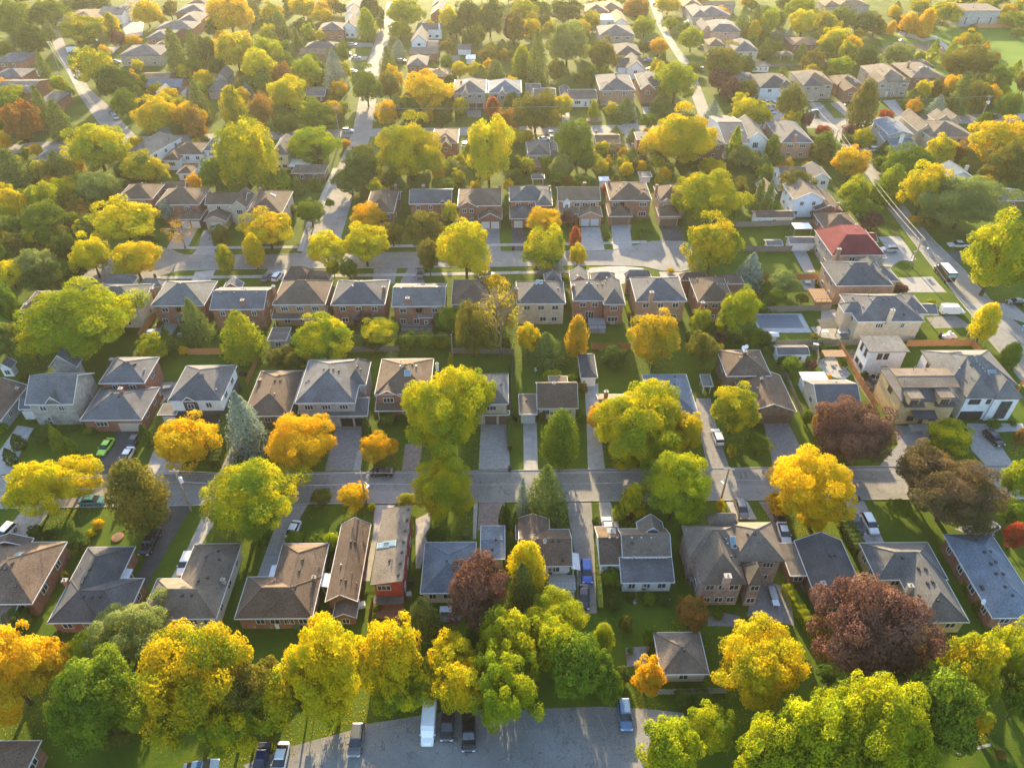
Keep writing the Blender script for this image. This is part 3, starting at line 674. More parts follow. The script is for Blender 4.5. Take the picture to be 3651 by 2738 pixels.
SPEC = {
 'sedan': dict(L=4.75, body=[(-2.37, .74, .38, .82), (-2.2, .86, .26, .96), (-1.5, .91, .22, 1.0), (.85, .91, .22, .97), (1.7, .89, .22, .86), (2.2, .82, .26, .72), (2.37, .68, .36, .6)], g=((-1.85, 1.25, .82, .96), (-1.05, .35, .62, 1.43)), wx=(1.42, -1.42), r=.33),
 'suv': dict(L=4.65, body=[(-2.32, .78, .4, 1.0), (-2.2, .9, .3, 1.12), (-1.5, .94, .26, 1.14), (.8, .94, .26, 1.12), (1.7, .92, .26, 1.04), (2.15, .86, .3, .9), (2.32, .74, .4, .7)], g=((-2.18, 1.2, .86, 1.1), (-1.9, .3, .70, 1.68)), wx=(1.4, -1.4), r=.37),
 'pickup': dict(L=5.8, body=[(-2.9, .86, .5, 1.12), (-2.8, .95, .42, 1.16), (-1.0, .97, .4, 1.18), (.9, .97, .4, 1.18), (2.2, .95, .4, 1.12), (2.75, .9, .42, 1.0), (2.9, .8, .5, .85)], g=((-.95, 1.45, .88, 1.15), (-.75, .75, .74, 1.85)), wx=(1.9, -1.8), r=.42),
 'van': dict(L=5.9, body=[(-2.95, .9, .4, 2.1), (-2.85, .99, .34, 2.5), (-1.5, 1.0, .3, 2.55), (1.0, 1.0, .3, 2.5), (1.55, .98, .3, 2.15), (2.1, .96, .3, 1.35), (2.75, .9, .32, 1.05), (2.95, .78, .4, .8)], g=((1.25, 2.13, .9, 1.3), (1.05, 1.5, .8, 2.15)), wx=(2.0, -1.8), r=.36)}
_cm = {}
def carmeshes(kind):
    if kind in _cm: return _cm[kind]
    s = SPEC[kind]; d = {}; paint = carpaint((.5, .5, .5))
    d['body'] = loft(s['body'], 'body', paint); b, tp = s['g']; d['window_glass'] = house_of_glass(b, tp, 'window_glass', CGL)
    m = MB(); x0, x1, hw, z = tp
    if kind != 'van':
        m.add([(x0 - .05, -hw - .04, z - .02), (x1 + .05, -hw - .04, z - .02), (x1 + .05, hw + .04, z - .02), (x0 - .05, hw + .04, z - .02), (x0 + .12, -hw + .1, z + .06), (x1 - .12, -hw + .1, z + .06), (x1 - .12, hw - .1, z + .06), (x0 + .12, hw - .1, z + .06)],
              [(3, 2, 1, 0), (4, 5, 6, 7), (0, 1, 5, 4), (1, 2, 6, 5), (2, 3, 7, 6), (3, 0, 4, 7)])
        d['roof'] = m.mesh('roof', paint)
    if kind == 'pickup':
        m = MB(); m.box((-1.92, 0, 1.175), (1.75, 1.55, .03)); d['bed'] = m.mesh('bed', BLACKP)
    m = MB(); m.tube((0, -.11, 0), (0, .11, 0), s['r'], s['r'], 14); d['wheel'] = m.mesh('wheel', TYRE)
    m = MB(); m.tube((0, -.12, 0), (0, .12, 0), s['r'] * .6, s['r'] * .6, 10); d['rim'] = m.mesh('rim', RIM)
    hx, hw2 = s['body'][-2][0], s['body'][-2][1]; d['headlight'] = boxmesh('headlight', (0, 0, 0), (.28, .34, .16), HEAD); d['taillight'] = boxmesh('taillight', (0, 0, 0), (.2, .22, .3), TAIL)
    d['mirror'] = boxmesh('mirror', (0, 0, 0), (.14, .2, .13), paint)
    d['spec'] = s; _cm[kind] = d; return d
COLS = {'white': (.72, .73, .74), 'black': (.012, .012, .014), 'silver': (.42, .43, .44), 'grey': (.12, .125, .13), 'blue': (.02, .09, .42), 'green': (.36, .66, .01), 'navy': (.02, .03, .09), 'red': (.25, .02, .03), 'steel': (.08, .16, .30), 'teal': (.06, .2, .22)}
def car(t, kind, col, x, y, deg, label, name=None):
    """deg: heading in the plane, 0 = +X, 90 = away from the viewer"""
    d = carmeshes(kind); s = d['spec']; g = P(t, x, y); paint = carpaint(COLS[col])
    nm = {'pickup': 'pickup_truck', 'van': 'delivery_van'}.get(kind, 'parked_car')
    root = thing(nm, label, 'pickup truck' if kind == 'pickup' else ('van' if kind == 'van' else 'car'), (g.x, g.y, .012), R(deg), group='parked vehicles')
    obj('body', d['body'], root, m=paint); obj('window_glass', d['window_glass'], root)
    if 'roof' in d: obj('roof', d['roof'], root, m=paint)
    if 'bed' in d: obj('bed', d['bed'], root)
    hw = s['body'][2][1]
    for wx in s['wx']:
        for sy in (-1, 1):
            w_ = obj('wheel', d['wheel'], root, (wx, sy * (hw - .1), s['r'])); obj('rim', d['rim'], w_)
    a = s['body'][-2]; b = s['body'][1]
    for sy in (-1, 1):
        obj('headlight', d['headlight'], root, (a[0] + .03, sy * (a[1] - .17), a[3] - .16)); obj('taillight', d['taillight'], root, (b[0] - .06, sy * (b[1] - .12), min(b[3], 1.2) - .22))
        obj('mirror', d['mirror'], root, (s['g'][0][1] - .35, sy * (hw + .05), s['g'][0][3] + .08), m=paint)
    return root
# ------------------------------------------------------------------ fences, poles, wires
def fence(t, pl, h, m, label, step=2.4):
    q = [P(t, *p) for p in pl]; root = thing('fence', label, 'fence', q[0], 0)
    pm = boxmesh('post', (0, 0, (h + .12) / 2), (.14, .14, h + .12), m); cache = {}
    for a, b in zip(q, q[1:]):
        L = (b - a).length; n = max(1, round(L / step)); rz = math.atan2(b.y - a.y, b.x - a.x); w_ = round(L / n, 3)
        if w_ not in cache:
            k = MB(); nb = max(4, int(w_ / .3)); bw = (w_ - .12) / nb; V = []; F = []
            # board-on-board panel: one folded sheet so that every board has its own edge
            xs = []
            for i in range(nb): o = .03 if i % 2 else -.03; xs += [(-w_ / 2 + .06 + i * bw, o), (-w_ / 2 + .06 + (i + 1) * bw, o)]
            for x, y in xs: V += [(x, y - .012, .06), (x, y - .012, h), (x, y + .012, h), (x, y + .012, .06)]
            for i in range(len(xs) - 1): F += [(4 * i + j, 4 * i + 4 + j, 4 * i + 4 + (j + 1) % 4, 4 * i + (j + 1) % 4) for j in range(4)]
            cache[w_] = mesh('panel', V, F, m)
        for i in range(n):
            c = a.lerp(b, (i + .5) / n) - q[0]; obj('panel', cache[w_], root, c, (0, 0, rz))
        for i in range(n + (1 if b is q[-1] else 0)): obj('post', pm, root, a.lerp(b, i / n) - q[0], (0, 0, rz))
    return root
def cable(a, b, r, label, sag=.6, name='power_line'):
    a, b = Vector(a), Vector(b); n = 14; m = MB(); V = []; F = []; k = 4; r *= 1.15; d = (b - a).normalized(); u = d.cross(Vector((0, 0, 1))).normalized(); w_ = u.cross(d)
    for i in range(n + 1):
        s = i / n; p = a.lerp(b, s) - Vector((0, 0, sag * 4 * s * (1 - s)))
        for j in range(k): an = 6.283 * j / k; V.append(p - a + (u * math.cos(an) + w_ * math.sin(an)) * r)
    for i in range(n): F += [(i * k + j, i * k + (j + 1) % k, (i + 1) * k + (j + 1) % k, (i + 1) * k + j) for j in range(k)]
    return thing(name, label, 'cable', a, 0, 'overhead wires', mesh(name, V, F, CABLE))
CABLE = mat('cable', (.34, .33, .32), (.42, .41, .4), 2, .5)
POLEM = mat('pole_wood', (.24, .20, .16), (.36, .31, .25), 3, .9, .2); POLEC = mat('pole_concrete', (.32, .31, .29), (.42, .41, .39), 3, .9)
def pole(t, x, y, h, label, lamp=0, trans=0, arm=1, armrz=0.0):
    g = P(t, x, y); root = thing('utility_pole', label, 'utility pole', g)
    m = MB(); m.tube((0, 0, -.2), (0, 0, h), .21, .15, 8); obj('shaft', m.mesh('shaft', POLEM), root)
    if arm:
        m = MB(); m.box((0, 0, 0), (1.9, .12, .14)); o = obj('crossarm', m.mesh('crossarm', POLEM), root, (0, -.16, h - .35), (0, 0, armrz))
        for k in (-.8, 0, .8):
            mm = MB(); mm.tube((0, 0, 0), (0, 0, .22), .05, .03, 6); obj('insulator', mm.mesh('insulator', WMETAL), o, (k, 0, .07))
    if trans:
        m = MB(); m.tube((0, 0, 0), (0, 0, 1.1), .32, .32, 12); m.tube((0, 0, 1.1), (0, 0, 1.25), .32, .1, 12, False); o = obj('transformer', m.mesh('transformer', WMETAL), root, (.5, -.1, h - 3.2))
    if lamp:
        m = MB(); m.tube((0, 0, 0), (lamp * .9, -1.0, .75), .05, .045, 6); m.tube((lamp * .9, -1.0, .75), (lamp * 1.3, -1.7, .78), .045, .04, 6); o = obj('lamp_arm', m.mesh('lamp_arm', METAL), root, (0, 0, h - 2.6))
        obj('lamp_head', boxmesh('lamp_head', (0, 0, 0), (.3, .75, .16), WMETAL, R(-25 * lamp)), o, (lamp * 1.4, -1.95, .77))
    return g, h
def ribbon(name, line, wd, h, m, z0=0.0):
    """kerb-like strip that follows a line of world points"""
    V = []; F = []; n = len(line)
    for i, p in enumerate(line):
        a = line[max(i - 1, 0)]; b = line[min(i + 1, n - 1)]; d = Vector((b.x - a.x, b.y - a.y, 0)).normalized(); o = Vector((-d.y, d.x, 0)) * wd / 2
        V += [p - o + Vector((0, 0, z0 - .05)), p - o + Vector((0, 0, z0 + h)), p + o + Vector((0, 0, z0 + h)), p + o + Vector((0, 0, z0 - .05))]
    for i in range(n - 1): F += [(4 * i + j, 4 * i + (j + 1) % 4, 4 * i + 4 + (j + 1) % 4, 4 * i + 4 + j) for j in range(4)]
    F += [(3, 2, 1, 0), tuple(range(4 * n - 4, 4 * n))]
    return struct(name, mesh(name, V, F, m))
# ================================================================== the setting
gm = MB(); N = 24
xs = [-1500 + 3000 * i / N for i in range(N + 1)]; ys = [-700 + 3000 * i / N for i in range(N + 1)]
V = [(x, y, 0) for y in ys for x in xs]; F = [(j * (N + 1) + i, j * (N + 1) + i + 1, (j + 1) * (N + 1) + i + 1, (j + 1) * (N + 1) + i) for j in range(N) for i in range(N)]
struct('ground', mesh('ground', V, F, GRASS))
sheet('park_lawn', pts('D3', (1000, 300), (1150, 640), (1560, 620), (2000, 900), (2600, 1000), (2900, 400), (2300, 150), (1700, 210), (1300, 240)), .004, PARK)
# streets
sheet('road', pts('F', (-260, 1031), (600, 1022), (1300, 1014), (2212, 1004), (2420, 1002), (2480, 1073), (2212, 1077), (1300, 1082), (600, 1089), (-330, 1103)), .010, ASPH)
sheet('road', pts('C0', (700, 1010), (1290, 905), (1480, 852), (1800, 842), (2212, 836), 'C1', (1100, 828), (2212, 816), 'C2', (0, 812), (860, 805), (1150, 815), (1300, 850), (1450, 860), (1580, 830), (1640, 760), (1600, 680), (1500, 610), (1230, 607), (1100, 640), (880, 680), (640, 690), (0, 692),
      'C1', (1100, 700), (830, 705), (370, 706), (230, 718), (0, 724), 'C0', (1900, 722), (1530, 722), (1400, 672), (1340, 655), (1150, 680), (800, 780), (600, 900)), .010, ASPH)
sheet('road', pts('F', (650, 552), (662, 520), (762, 284), (788, 150), (826, 47), (836, 5), (866, 5), (852, 47), (822, 150), (803, 284), (735, 520), (738, 552)), .0135, ASPH)
sheet('road', pts('F', (-300, 345), (60, 309), (230, 298), (440, 290), (760, 279), (1370, 270), (1800, 256), (2300, 243), (2300, 262), (1830, 275), (1370, 289), (760, 296), (440, 309), (160, 322), (50, 330), (-300, 372)), .010, ASPH)
sheet('road', pts('C3', (200, -530), (920, -130), (890, 20), (1040, 280), (1190, 480), (1460, 830), (1800, 1250), (1890, 1400), (2030, 1560), (2400, 2050), (2900, 2050), (2200, 1330), (1930, 1090), (1700, 830), (1480, 620), (1290, 400), (1200, 280), (1000, 60), (840, -150), (420, -545))
      [2:-2], .0135, ASPH)
sheet('road', pts('F', (1745, 222), (1815, 310), (1872, 378), (1905, 378), (1842, 300), (1772, 222)), .0145, ASPH)
sheet('road', pts('F', (1400, -5), (1418, 52), (1436, 86), (1472, 140), (1489, 195), (1506, 240), (1512, 283), (1550, 283), (1530, 232), (1510, 180), (1490, 135), (1465, 104), (1437, 57), (1420, 0)), .0135, ASPH)
sheet('road', pts('F', (90, 40), (128, 125), (145, 156), (172, 208), (208, 260), (250, 310), (300, 300), (286, 286), (229, 224), (193, 192), (172, 153), (150, 120), (118, 40)), .0135, ASPH)
sheet('parking_lot', pts('A1', (-60, 1640), (230, 1525), (620, 1420), (720, 1380), (1070, 1325), (1300, 1290), (1769, 1285), 'A2', (600, 1270), (900, 1285), (1130, 1310), (1130, 1350), (960, 1400), (930, 1450), (850, 1800), 'A1', (1900, 1800), (100, 1800)), .010, ASPH)
# painted stall lines
for k in range(9):
    a = P('A2', -120 + 118 * k, 1320); b = P('A2', -105 + 124 * k, 1440); d = (b - a).normalized(); o = Vector((-d.y, d.x, 0)) * .045
    q = sheet('stall_line', [a - o, a + o, b + o, b - o], .018, PAINT)
# kerbs
def line(t, *xy): return pts(t, *xy)
ribbon('kerb', line('F', (-260, 1031), (600, 1022), (1300, 1014), (2212, 1004)), .18, .1, CONC)
ribbon('kerb', line('F', (-330, 1103), (600, 1089), (1300, 1082), (2212, 1077)), .18, .1, CONC)
ribbon('kerb', line('C0', (1480, 852), (1800, 842), (2212, 836), 'C1', (1100, 828), (2212, 816), 'C2', (860, 805), (1150, 815), (1300, 850), (1450, 860), (1580, 830), (1640, 760)), .18, .1, CONC)
ribbon('kerb', line('C2', (1500, 610), (1230, 607), (1100, 640), (880, 680), (640, 690), (0, 692), 'C1', (830, 705)), .18, .1, CONC)
ribbon('kerb', line('C1', (370, 706), (230, 718), (0, 724), 'C0', (1900, 722), (1530, 722), (1400, 672), (1340, 655)), .18, .1, CONC)
ribbon('kerb', line('C3', (1190, 480), (1460, 830), (1800, 1250), (2030, 1560)), .18, .1, CONC)
ribbon('kerb', line('C3', (1290, 400), (1480, 620), (1700, 830), (1930, 1090), (2200, 1330)), .18, .1, CONC)
# pavements: each slab a piece of its own
def sidewalk(line_, wd, n_m=1.6):
    root = bpy.data.objects.new('sidewalk', None); COL.objects.link(root); root['kind'] = 'structure'; cache = {}
    for a, b in zip(line_, line_[1:]):
        L = (b - a).length; n = max(1, round(L / n_m)); rz = math.atan2(b.y - a.y, b.x - a.x); w_ = round(L / n - .03, 3)
        if w_ not in cache: cache[w_] = boxmesh('slab', (0, 0, 0), (w_, wd, .12), CONC)
        for i in range(n): obj('slab', cache[w_], root, a.lerp(b, (i + .5) / n) + Vector((0, 0, -.012 + rng.uniform(-.004, .004))), (0, 0, rz))
sidewalk(line('C0', (1385, 662), (2212, 658), 'C1', (380, 655)), 1.5)
sidewalk(line('C1', (1130, 648), (2212, 636), 'C2', (640, 628), (1180, 612)), 1.5)
sidewalk(line('C0', (1300, 910), (2212, 900), 'C1', (1500, 882), 'C2', (0, 870), (1000, 852)), 1.5)
sidewalk(line('C1', (395, 690), (470, 470), (590, 230), (690, 0)), 1.7)
# driveways (ground polygons)
def drive(m, *a, name='driveway'): sheet(name, pts(*a), .016, m)
drive(CONC, 'B0', (1130, 955), (1075, 1112), (1320, 1125), (1400, 900), (1250, 870))
drive(ASPHD, 'B0', (870, 805), (1060, 800), (1000, 900), (940, 1060), (900, 1130), (700, 1130), (720, 1030), (800, 920))
drive(CONC, 'B0', (130, 760), (250, 780), (210, 850), (80, 1110), (-30, 1135), (-40, 1000))
drive(PAVE, 'B0', (1830, 700), (1780, 900), (1700, 1112), (1620, 1112), (1690, 960), (1740, 780))
drive(PAVE, 'B1', (620, 762), (815, 762), (770, 1094), (535, 1098))
drive(CONC, 'B1', (780, 940), (820, 940), (800, 1094), (745, 1096))
drive(PAVEB, 'B1', (1130, 900), (1260, 880), (1230, 1090), (1105, 1092))
drive(PAVEL, 'B1', (1690, 745), (1890, 745), (1905, 1083), (1672, 1086))
drive(CONC, 'B2', (135, 735), (235, 735), (245, 1086), (140, 1090))
drive(CONC, 'B2', (590, 450), (690, 450), (705, 780), (740, 1083), (615, 1085), (605, 780))
drive(PAVE, 'B2', (1400, 560), (1520, 560), (1570, 800), (1660, 1072), (1500, 1078), (1440, 800))
drive(PAVE, 'B3', (45, 745), (230, 742), (325, 940), (340, 1066), (110, 1068), (100, 980))
drive(PAVE, 'B3', (1000, 760), (1260, 760), (1270, 860), (1130, 1070), (890, 1072), (1040, 900))
drive(PAVEL, 'B3', (1545, 745), (1690, 745), (1895, 1052), (1690, 1058), (1580, 940))
drive(CONC, 'B3', (1690, 745), (1960, 745), (1975, 800), (1760, 810), name='walkway')
drive(PAVEL, 'A0', (190, -25), (360, -25), (240, 140), (150, 220), (-60, 230), (60, 130))
drive(ASPHD, 'A0', (1050, 5), (1215, -5), (900, 560), (800, 560), (900, 380))
drive(CONC, 'A0', (1300, 20), (1420, 0), (1330, 150), (1140, 460), (1080, 460), (1190, 260))
drive(PAVEL, 'A1', (200, -10), (355, -10), (220, 220), (120, 450), (30, 455), (90, 280))
drive(CONC, 'A1', (770, 0), (900, 0), (790, 200), (740, 480), (700, 480), (760, 200))
drive(CONC, 'A1', (1030, 90), (1130, 40), (1110, 190), (1060, 400), (1030, 400))
drive(PAVEB, 'A1', (1430, -20), (1590, -20), (1595, 160), (1420, 160))
drive(CONC, 'A1', (1395, -20), (1422, -20), (1410, 215), (1390, 215), name='walkway')
drive(ASPH, 'A2', (385, -15), (545, -18), (560, 200), (580, 680), (460, 700), (450, 350))
drive(CONC, 'A2', (590, -18), (665, -18), (720, 130), (720, 200), (610, 200))
drive(CONC, 'A2', (1395, -20), (1530, -22), (1590, 90), (1450, 90))
drive(PAVEB, 'A2', (1600, -22), (1720, -24), (1760, 130), (1900, 560), (1760, 380), (1680, 100))
drive(CONC, 'A3', (640, -25), (760, -25), (830, 120), (890, 240), (740, 240), (680, 120))
drive(CONC, 'A3', (1330, 150), (1500, 100), (1590, 190), (1450, 200))
drive(PAVEL, 'C0', (1480, 490), (1650, 490), (1560, 655), (1390, 655)); drive(PAVE, 'C0', (1690, 515), (1780, 515), (1770, 655), (1640, 655))
drive(PAVEL, 'C0', (1780, 660), (1790, 722), (1590, 722), (1640, 664)); drive(CONC, 'C0', (1620, 860), (1790, 845), (1720, 990), (1560, 1000))
drive(PAVE, 'C1', (1910, 500), (2050, 500), (2060, 700), (1930, 700)); drive(ASPHD, 'C1', (2155, 495), (2260, 495), (2270, 690), (2150, 690))
drive(CONC, 'C2', (630, 490), (790, 490), (830, 680), (640, 690)); drive(PAVEL, 'C2', (880, 475), (1050, 470), (1040, 520), (1060, 660), (900, 680))
drive(ASPHD, 'C2', (1290, 480), (1450, 480), (1500, 612), (1300, 606)); drive(ASPHD, 'C2', (55, 495), (150, 495), (165, 690), (60, 690))
drive(CONC, 'C2', (700, 830), (860, 815), (980, 812), (1150, 830), (1170, 900), (980, 960), (720, 960)); drive(PAVEL, 'C2', (1280, 860), (1480, 862), (1600, 850), (1640, 900), (1300, 930))
drive(PAVE, 'C1', (1010, 832), (1200, 832), (1180, 960), (1000, 960)); drive(PAVEL, 'C1', (130, 840), (290, 836), (250, 930), (60, 930)); drive(PAVE, 'C1', (1290, 828), (1360, 828), (1440, 960), (1220, 960))
drive(CONC, 'C3', (1000, 570), (1180, 565), (1260, 670), (1080, 680)); drive(PAVEL, 'C3', (1070, 680), (1260, 672), (1320, 760), (1180, 770), (1110, 820), (980, 810), (1010, 740))
drive(PAVEL, 'C3', (1170, 910), (1450, 900), (1570, 1030), (1250, 1030)); drive(ASPH, 'C3', (1400, 1240), (1640, 1220), (1790, 1320), (1470, 1330))  # asphalt piece by the van: van and house shadow put into its colour
drive(ASPHD, 'C3', (1560, 690), (1740, 690), (1800, 780), (1640, 780)); drive(PAVEL, 'C3', (1690, 1120), (2120, 1120), (2330, 1320), (1960, 1200), (1820, 1180))
drive(PAVEL, 'D2', (960, 900), (1085, 890), (1110, 1045), (975, 1045)); drive(CONC, 'D2', (475, 820), (530, 820), (540, 1045), (475, 1045)); drive(CONC, 'D2', (1140, 890), (1250, 885), (1280, 960), (1160, 970))
drive(PAVE, 'D2', (990, 1060), (1110, 1060), (1170, 1420), (1080, 1400), (1000, 1200)); drive(PAVEL, 'D3', (30, 880), (200, 870), (250, 1000), (140, 1000))
drive(PAVE, 'D3', (600, 860), (690, 840), (800, 970), (750, 990)); drive(CONC, 'D3', (1040, 840), (1140, 830), (1300, 1040), (1240, 1050)); drive(CONC, 'D3', (470, 900), (560, 870), (480, 970), (470, 1000))
drive(PAVE, 'D1', (1770, 920), (1900, 915), (1900, 975), (1790, 975)); drive(CONC, 'D0', (850, 400), (1000, 390), (920, 460), (860, 470)); drive(CONC, 'D0', (1000, 190), (1200, 180), (1180, 300), (1050, 300)); drive(CONC, 'D0', (180, 590), (380, 575), (390, 600), (200, 640))
drive(PAVE, 'D1', (780, 350), (1000, 360), (1000, 390), (800, 395)); drive(PAVE, 'D1', (790, 470), (960, 470), (940, 500), (800, 505)); drive(PAVE, 'D2', (1130, 350), (1320, 340), (1330, 375), (1130, 390))
drive(SOIL, 'B3', (700, 340), (860, 370), (900, 560), (860, 640), (720, 430), name='bare_soil'); drive(CONC, 'B3', (430, 280), (560, 250), (690, 380), (640, 430), (500, 380), name='rubble_yard'); drive(SOIL, 'B3', (620, 200), (720, 200), (760, 330), (690, 330), name='bare_soil')
drive(PAVE, 'A3', (130, 480), (290, 520), (320, 760), (20, 700), (60, 560), name='patio'); drive(PAVE, 'A2', (1290, 660), (1480, 700), (1500, 770), (1280, 760), name='patio'); drive(PAVE, 'A2', (760, 900), (890, 890), (900, 1010), (770, 1020), name='patio')
drive(CONC, 'A0', (0, 1480), (200, 1520), (240, 1700), (0, 1700), name='patio'); drive(PAVE, 'A1', (1180, 660), (1320, 640), (1310, 730), (1180, 735), name='patio')
drive(PAVE, 'B0', (1200, 440), (1320, 440), (1240, 560), (1170, 620), (1150, 560), name='patio'); drive(PAVEL, 'C3', (350, 930), (480, 920), (470, 1030), (390, 1010), name='patio'); drive(PAVEL, 'C3', (530, 1180), (640, 1170), (780, 1410), (640, 1420), (500, 1400), (440, 1320), (520, 1310), name='patio')
drive(PAVEL, 'C3', (290, 690), (400, 680), (480, 860), (390, 870), name='patio')
drive(PAVEL, 'A3', (1330, 1555), (1560, 1500), (1560, 1520), (1340, 1575), name='path'); drive(CONC, 'D3', (1180, 260), (1400, 320), (1480, 300), (1600, 400), (1560, 420), (1470, 330), (1380, 345), (1160, 290), name='path')
drive(SOIL, 'D3', (1020, 420), (1060, 380), (1200, 360), (1420, 362), (1540, 390), (1560, 420), (1520, 470), (1300, 480), (1060, 460), name='playground_sand')

# ================================================================== houses
H = house
# --- bottom row, seen from behind
H('A0', 'brick house at the left edge', 'brown hip-roofed brick bungalow cut off by the left edge', 'brick', 'brown', [(-260, 200, 625, 235, 3.7, 'h', 3.0), (-80, 180, 262, 212, 3.712, 'gy', 1.4), (-200, 60, 760, 640, 2.6, 'sy', .8)], '0N1:3 0R1:2 0N0:2', ch=[(-60, 330)], vt=[(80, 370), (5, 405), (35, 405), (100, 515)], sk=[(120, 307)])
H('A0', 'charcoal L-shaped bungalow', 'charcoal L-shaped hip-roofed bungalow with a brick chimney and white side porch', 'brick', 'dark', [(300, 625, 742, 265, 3.3, 'h', 2.6), (300, 785, 742, 466, 3.3, 'h', 2.6), (745, 800, 466, 400, 2.6, 'sx', -.3, {'open': 1, 'roof': 'white'})], '0N1:2 1N1:1 1R1:2 0R1:2', ch=[(425, 500, 1.5)], vt=[(568, 407), (540, 457), (518, 495), (525, 580), (580, 585), (635, 578), (510, 400, 1)])
H('A0', 'brown bungalow with a white chimney', 'brown L-shaped hip-roofed bungalow with a pale chimney and tan side wall', 'cream', 'warm', [(1040, 1362, 718, 245, 3.3, 'h', 2.5), (885, 1362, 718, 462, 3.3, 'h', 2.5), (1145, 1175, 460, 390, 2.5, 'sx', -.2, {'open': 1, 'roof': 'white'})], '0N1:3 0R1:3 1L1:1', ch=[(1412, 490, 1.2, .6)], vt=[(1385, 345), (1377, 290), (1300, 330), (1252, 480), (1312, 460), (1150, 572), (1210, 572)], chm='beige')
H('A1', 'tan hip bungalow with a white awning', 'tan-brown L-shaped hip-roofed bungalow with a white awning on its right wall', 'brick', 'brown', [(60, 376, 715, 243, 3.4, 'h', 2.6), (-112, 376, 715, 452, 3.4, 'h', 2.6), (428, 487, 510, 430, 2.6, 'sx', -.3, {'open': 1, 'roof': 'white'}), (105, 150, 450, 383, 2.5, 'sx', .2, {'open': 1, 'roof': 'white'})], '0N1:3 1N1:2 0R1:2', ch=[(392, 475, 1.2, .55)], vt=[(318, 345), (296, 415), (270, 515), (140, 487, 1), (420, 400, 1)])
H('A1', 'long narrow gabled bungalow', 'long narrow brown gabled bungalow with white eaves beside the shed-roofed house', 'brick', 'brown', [(460, 662, 608, 122, 3.4, 'gy', 1.9), (505, 655, 712, 598, 2.5, 'gy', 1.2)], '1N1:1 0R1:3 0L1:3', vt=[(560, 382, 2), (590, 475), (562, 470), (648, 235), (622, 232), (630, 440, 1), (660, 500, 1)])
H('A1', 'tall shed-roofed house with red back', 'tall narrow house with grey shed roof and red-painted back wall', 'redpaint', 'warm', [(748, 946, 500, 25, 6.6, 'sx', .9), (768, 945, 620, 590, 3.0, 'f', 0, {'z0': 2.75, 'open': 1, 'roof': 'char'})], '0N2:1@.35w2.2 0N1:2 0R2:3 0R1:3', vt=[(983, 30), (975, 97), (963, 163), (953, 235), (943, 300), (932, 370), (920, 440), (930, 115, 1), (882, 350, 1), (912, 215, 1), (865, 348)], sk=[(825, 255, 1.0, 2.0), (866, 245, 1.0, 2.0)], trim=TRIMB)
H('A1', 'blue-grey hip bungalow', 'blue-grey hip-roofed bungalow with a square garage wing beside the maroon tree', 'cream', 'blue', [(1060, 1400, 555, 235, 3.2, 'h', 2.3), (1438, 1592, 340, 132, 3.0, 'gx', .5)], '0N1:3 1N1:1', vt=[(1225, 355), (1535, 220), (1513, 280)])
H('A2', 'white cottage with brown roof', 'white stucco cottage with brown gable roof, back deck and blue awning', 'white', 'brown', [(92, 426, 386, 214, 3.1, 'gxR', 2.3), (70, 286, 215, 90, 3.0, 'gy', 1.5), (424, 474, 398, 300, 2.6, 'sx', -.4, {'open': 1, 'roof': 'white'})], '0N1:2 0Nd@.6 0R1:1', ch=[(252, 235, .8, .5)], vt=[(140, 228), (185, 228), (300, 228), (340, 228), (362, 350), (155, 120, 1)], chm='white')
H('A2', 'two-level house with dark sunroom', 'grey-roofed two-level house with low dark sunroom roof and white back wall', 'white', 'warm', [(742, 1050, 326, 188, 5.4, 'gxR', 2.0), (598, 745, 378, 205, 3.9, 'gxR', 2.1, {'roof': 'brown'}), (735, 1070, 490, 366, 2.9, 'sy', 1.6, {'roof': 'slate'}), (845, 1010, 195, 110, 5.4, 'gy', 2.2)], '0N2:3 2N1:3 2Nd@.45', ch=[(670, 170, .7, 1.4)], vt=[(800, 213, 2), (860, 213, 2), (922, 213, 2), (660, 213, 2), (708, 213, 2), (803, 243), (812, 335, 2)], sk=[(877, 438, .8, 1.1)], chm='brown')
H('A2', 'large stone house with turret', 'large two-storey pinkish stone house with many-hipped brown roof and round turret', 'pink', 'warm', [(1245, 1520, 497, 150, 6.3, 'h', 3.3), (1165, 1520, 330, 130, 6.3, 'h', 3.0), (1440, 1765, 356, 110, 6.3, 'h', 3.2), (1540, 1640, 500, 380, 6.3, 'h', 2.6), (1290, 1480, 140, 62, 6.3, 'h', 2.0)], '0N2:3 0N1:3 2N2:1@.75w1.8 2N1:1@.75 3N2:1 3N1:1 0L2:3 0L1:2', ch=[(1400, 470, 1.3, 1.0)], vt=[(1393, 220, 2), (1402, 250, 2), (1425, 325), (1450, 325), (1530, 185), (1575, 185), (1600, 150, 2), (1480, 375), (1450, 260)], sk=[(1440, 235, .8, 1.8)], trim=TRIMB, chm='pink')
H('A3', 'dark-roofed house beside the maroon tree', 'dark-roofed gabled brick house with flat-roofed garage behind the big maroon tree', 'brick', 'dark', [(480, 800, 640, 225, 3.3, 'gy', 2.3), (295, 428, 445, 240, 3.1, 'f', 0, {'roof': 'flat'})], '0N1:2 1N1:1', ch=[(490, 520, 1.6)], vt=[(595, 445), (575, 320), (545, 320), (470, 520, 2)])
H('A3', 'grey bungalow with yellow brick', 'grey L-shaped hip-roofed bungalow with yellow brick walls and stubby chimney', 'yellow', 'grey', [(1120, 1425, 740, 245, 3.4, 'h', 2.6, {'roof': 'grey'}), (840, 1290, 470, 238, 3.4, 'h', 2.4)], '0N1:2 1N1:2 1L1:2', ch=[(1045, 525, 1.1, .8)], vt=[(1000, 335), (1145, 403), (1100, 400), (1190, 485), (1158, 493), (1108, 575), (1225, 603)], chm='beige')
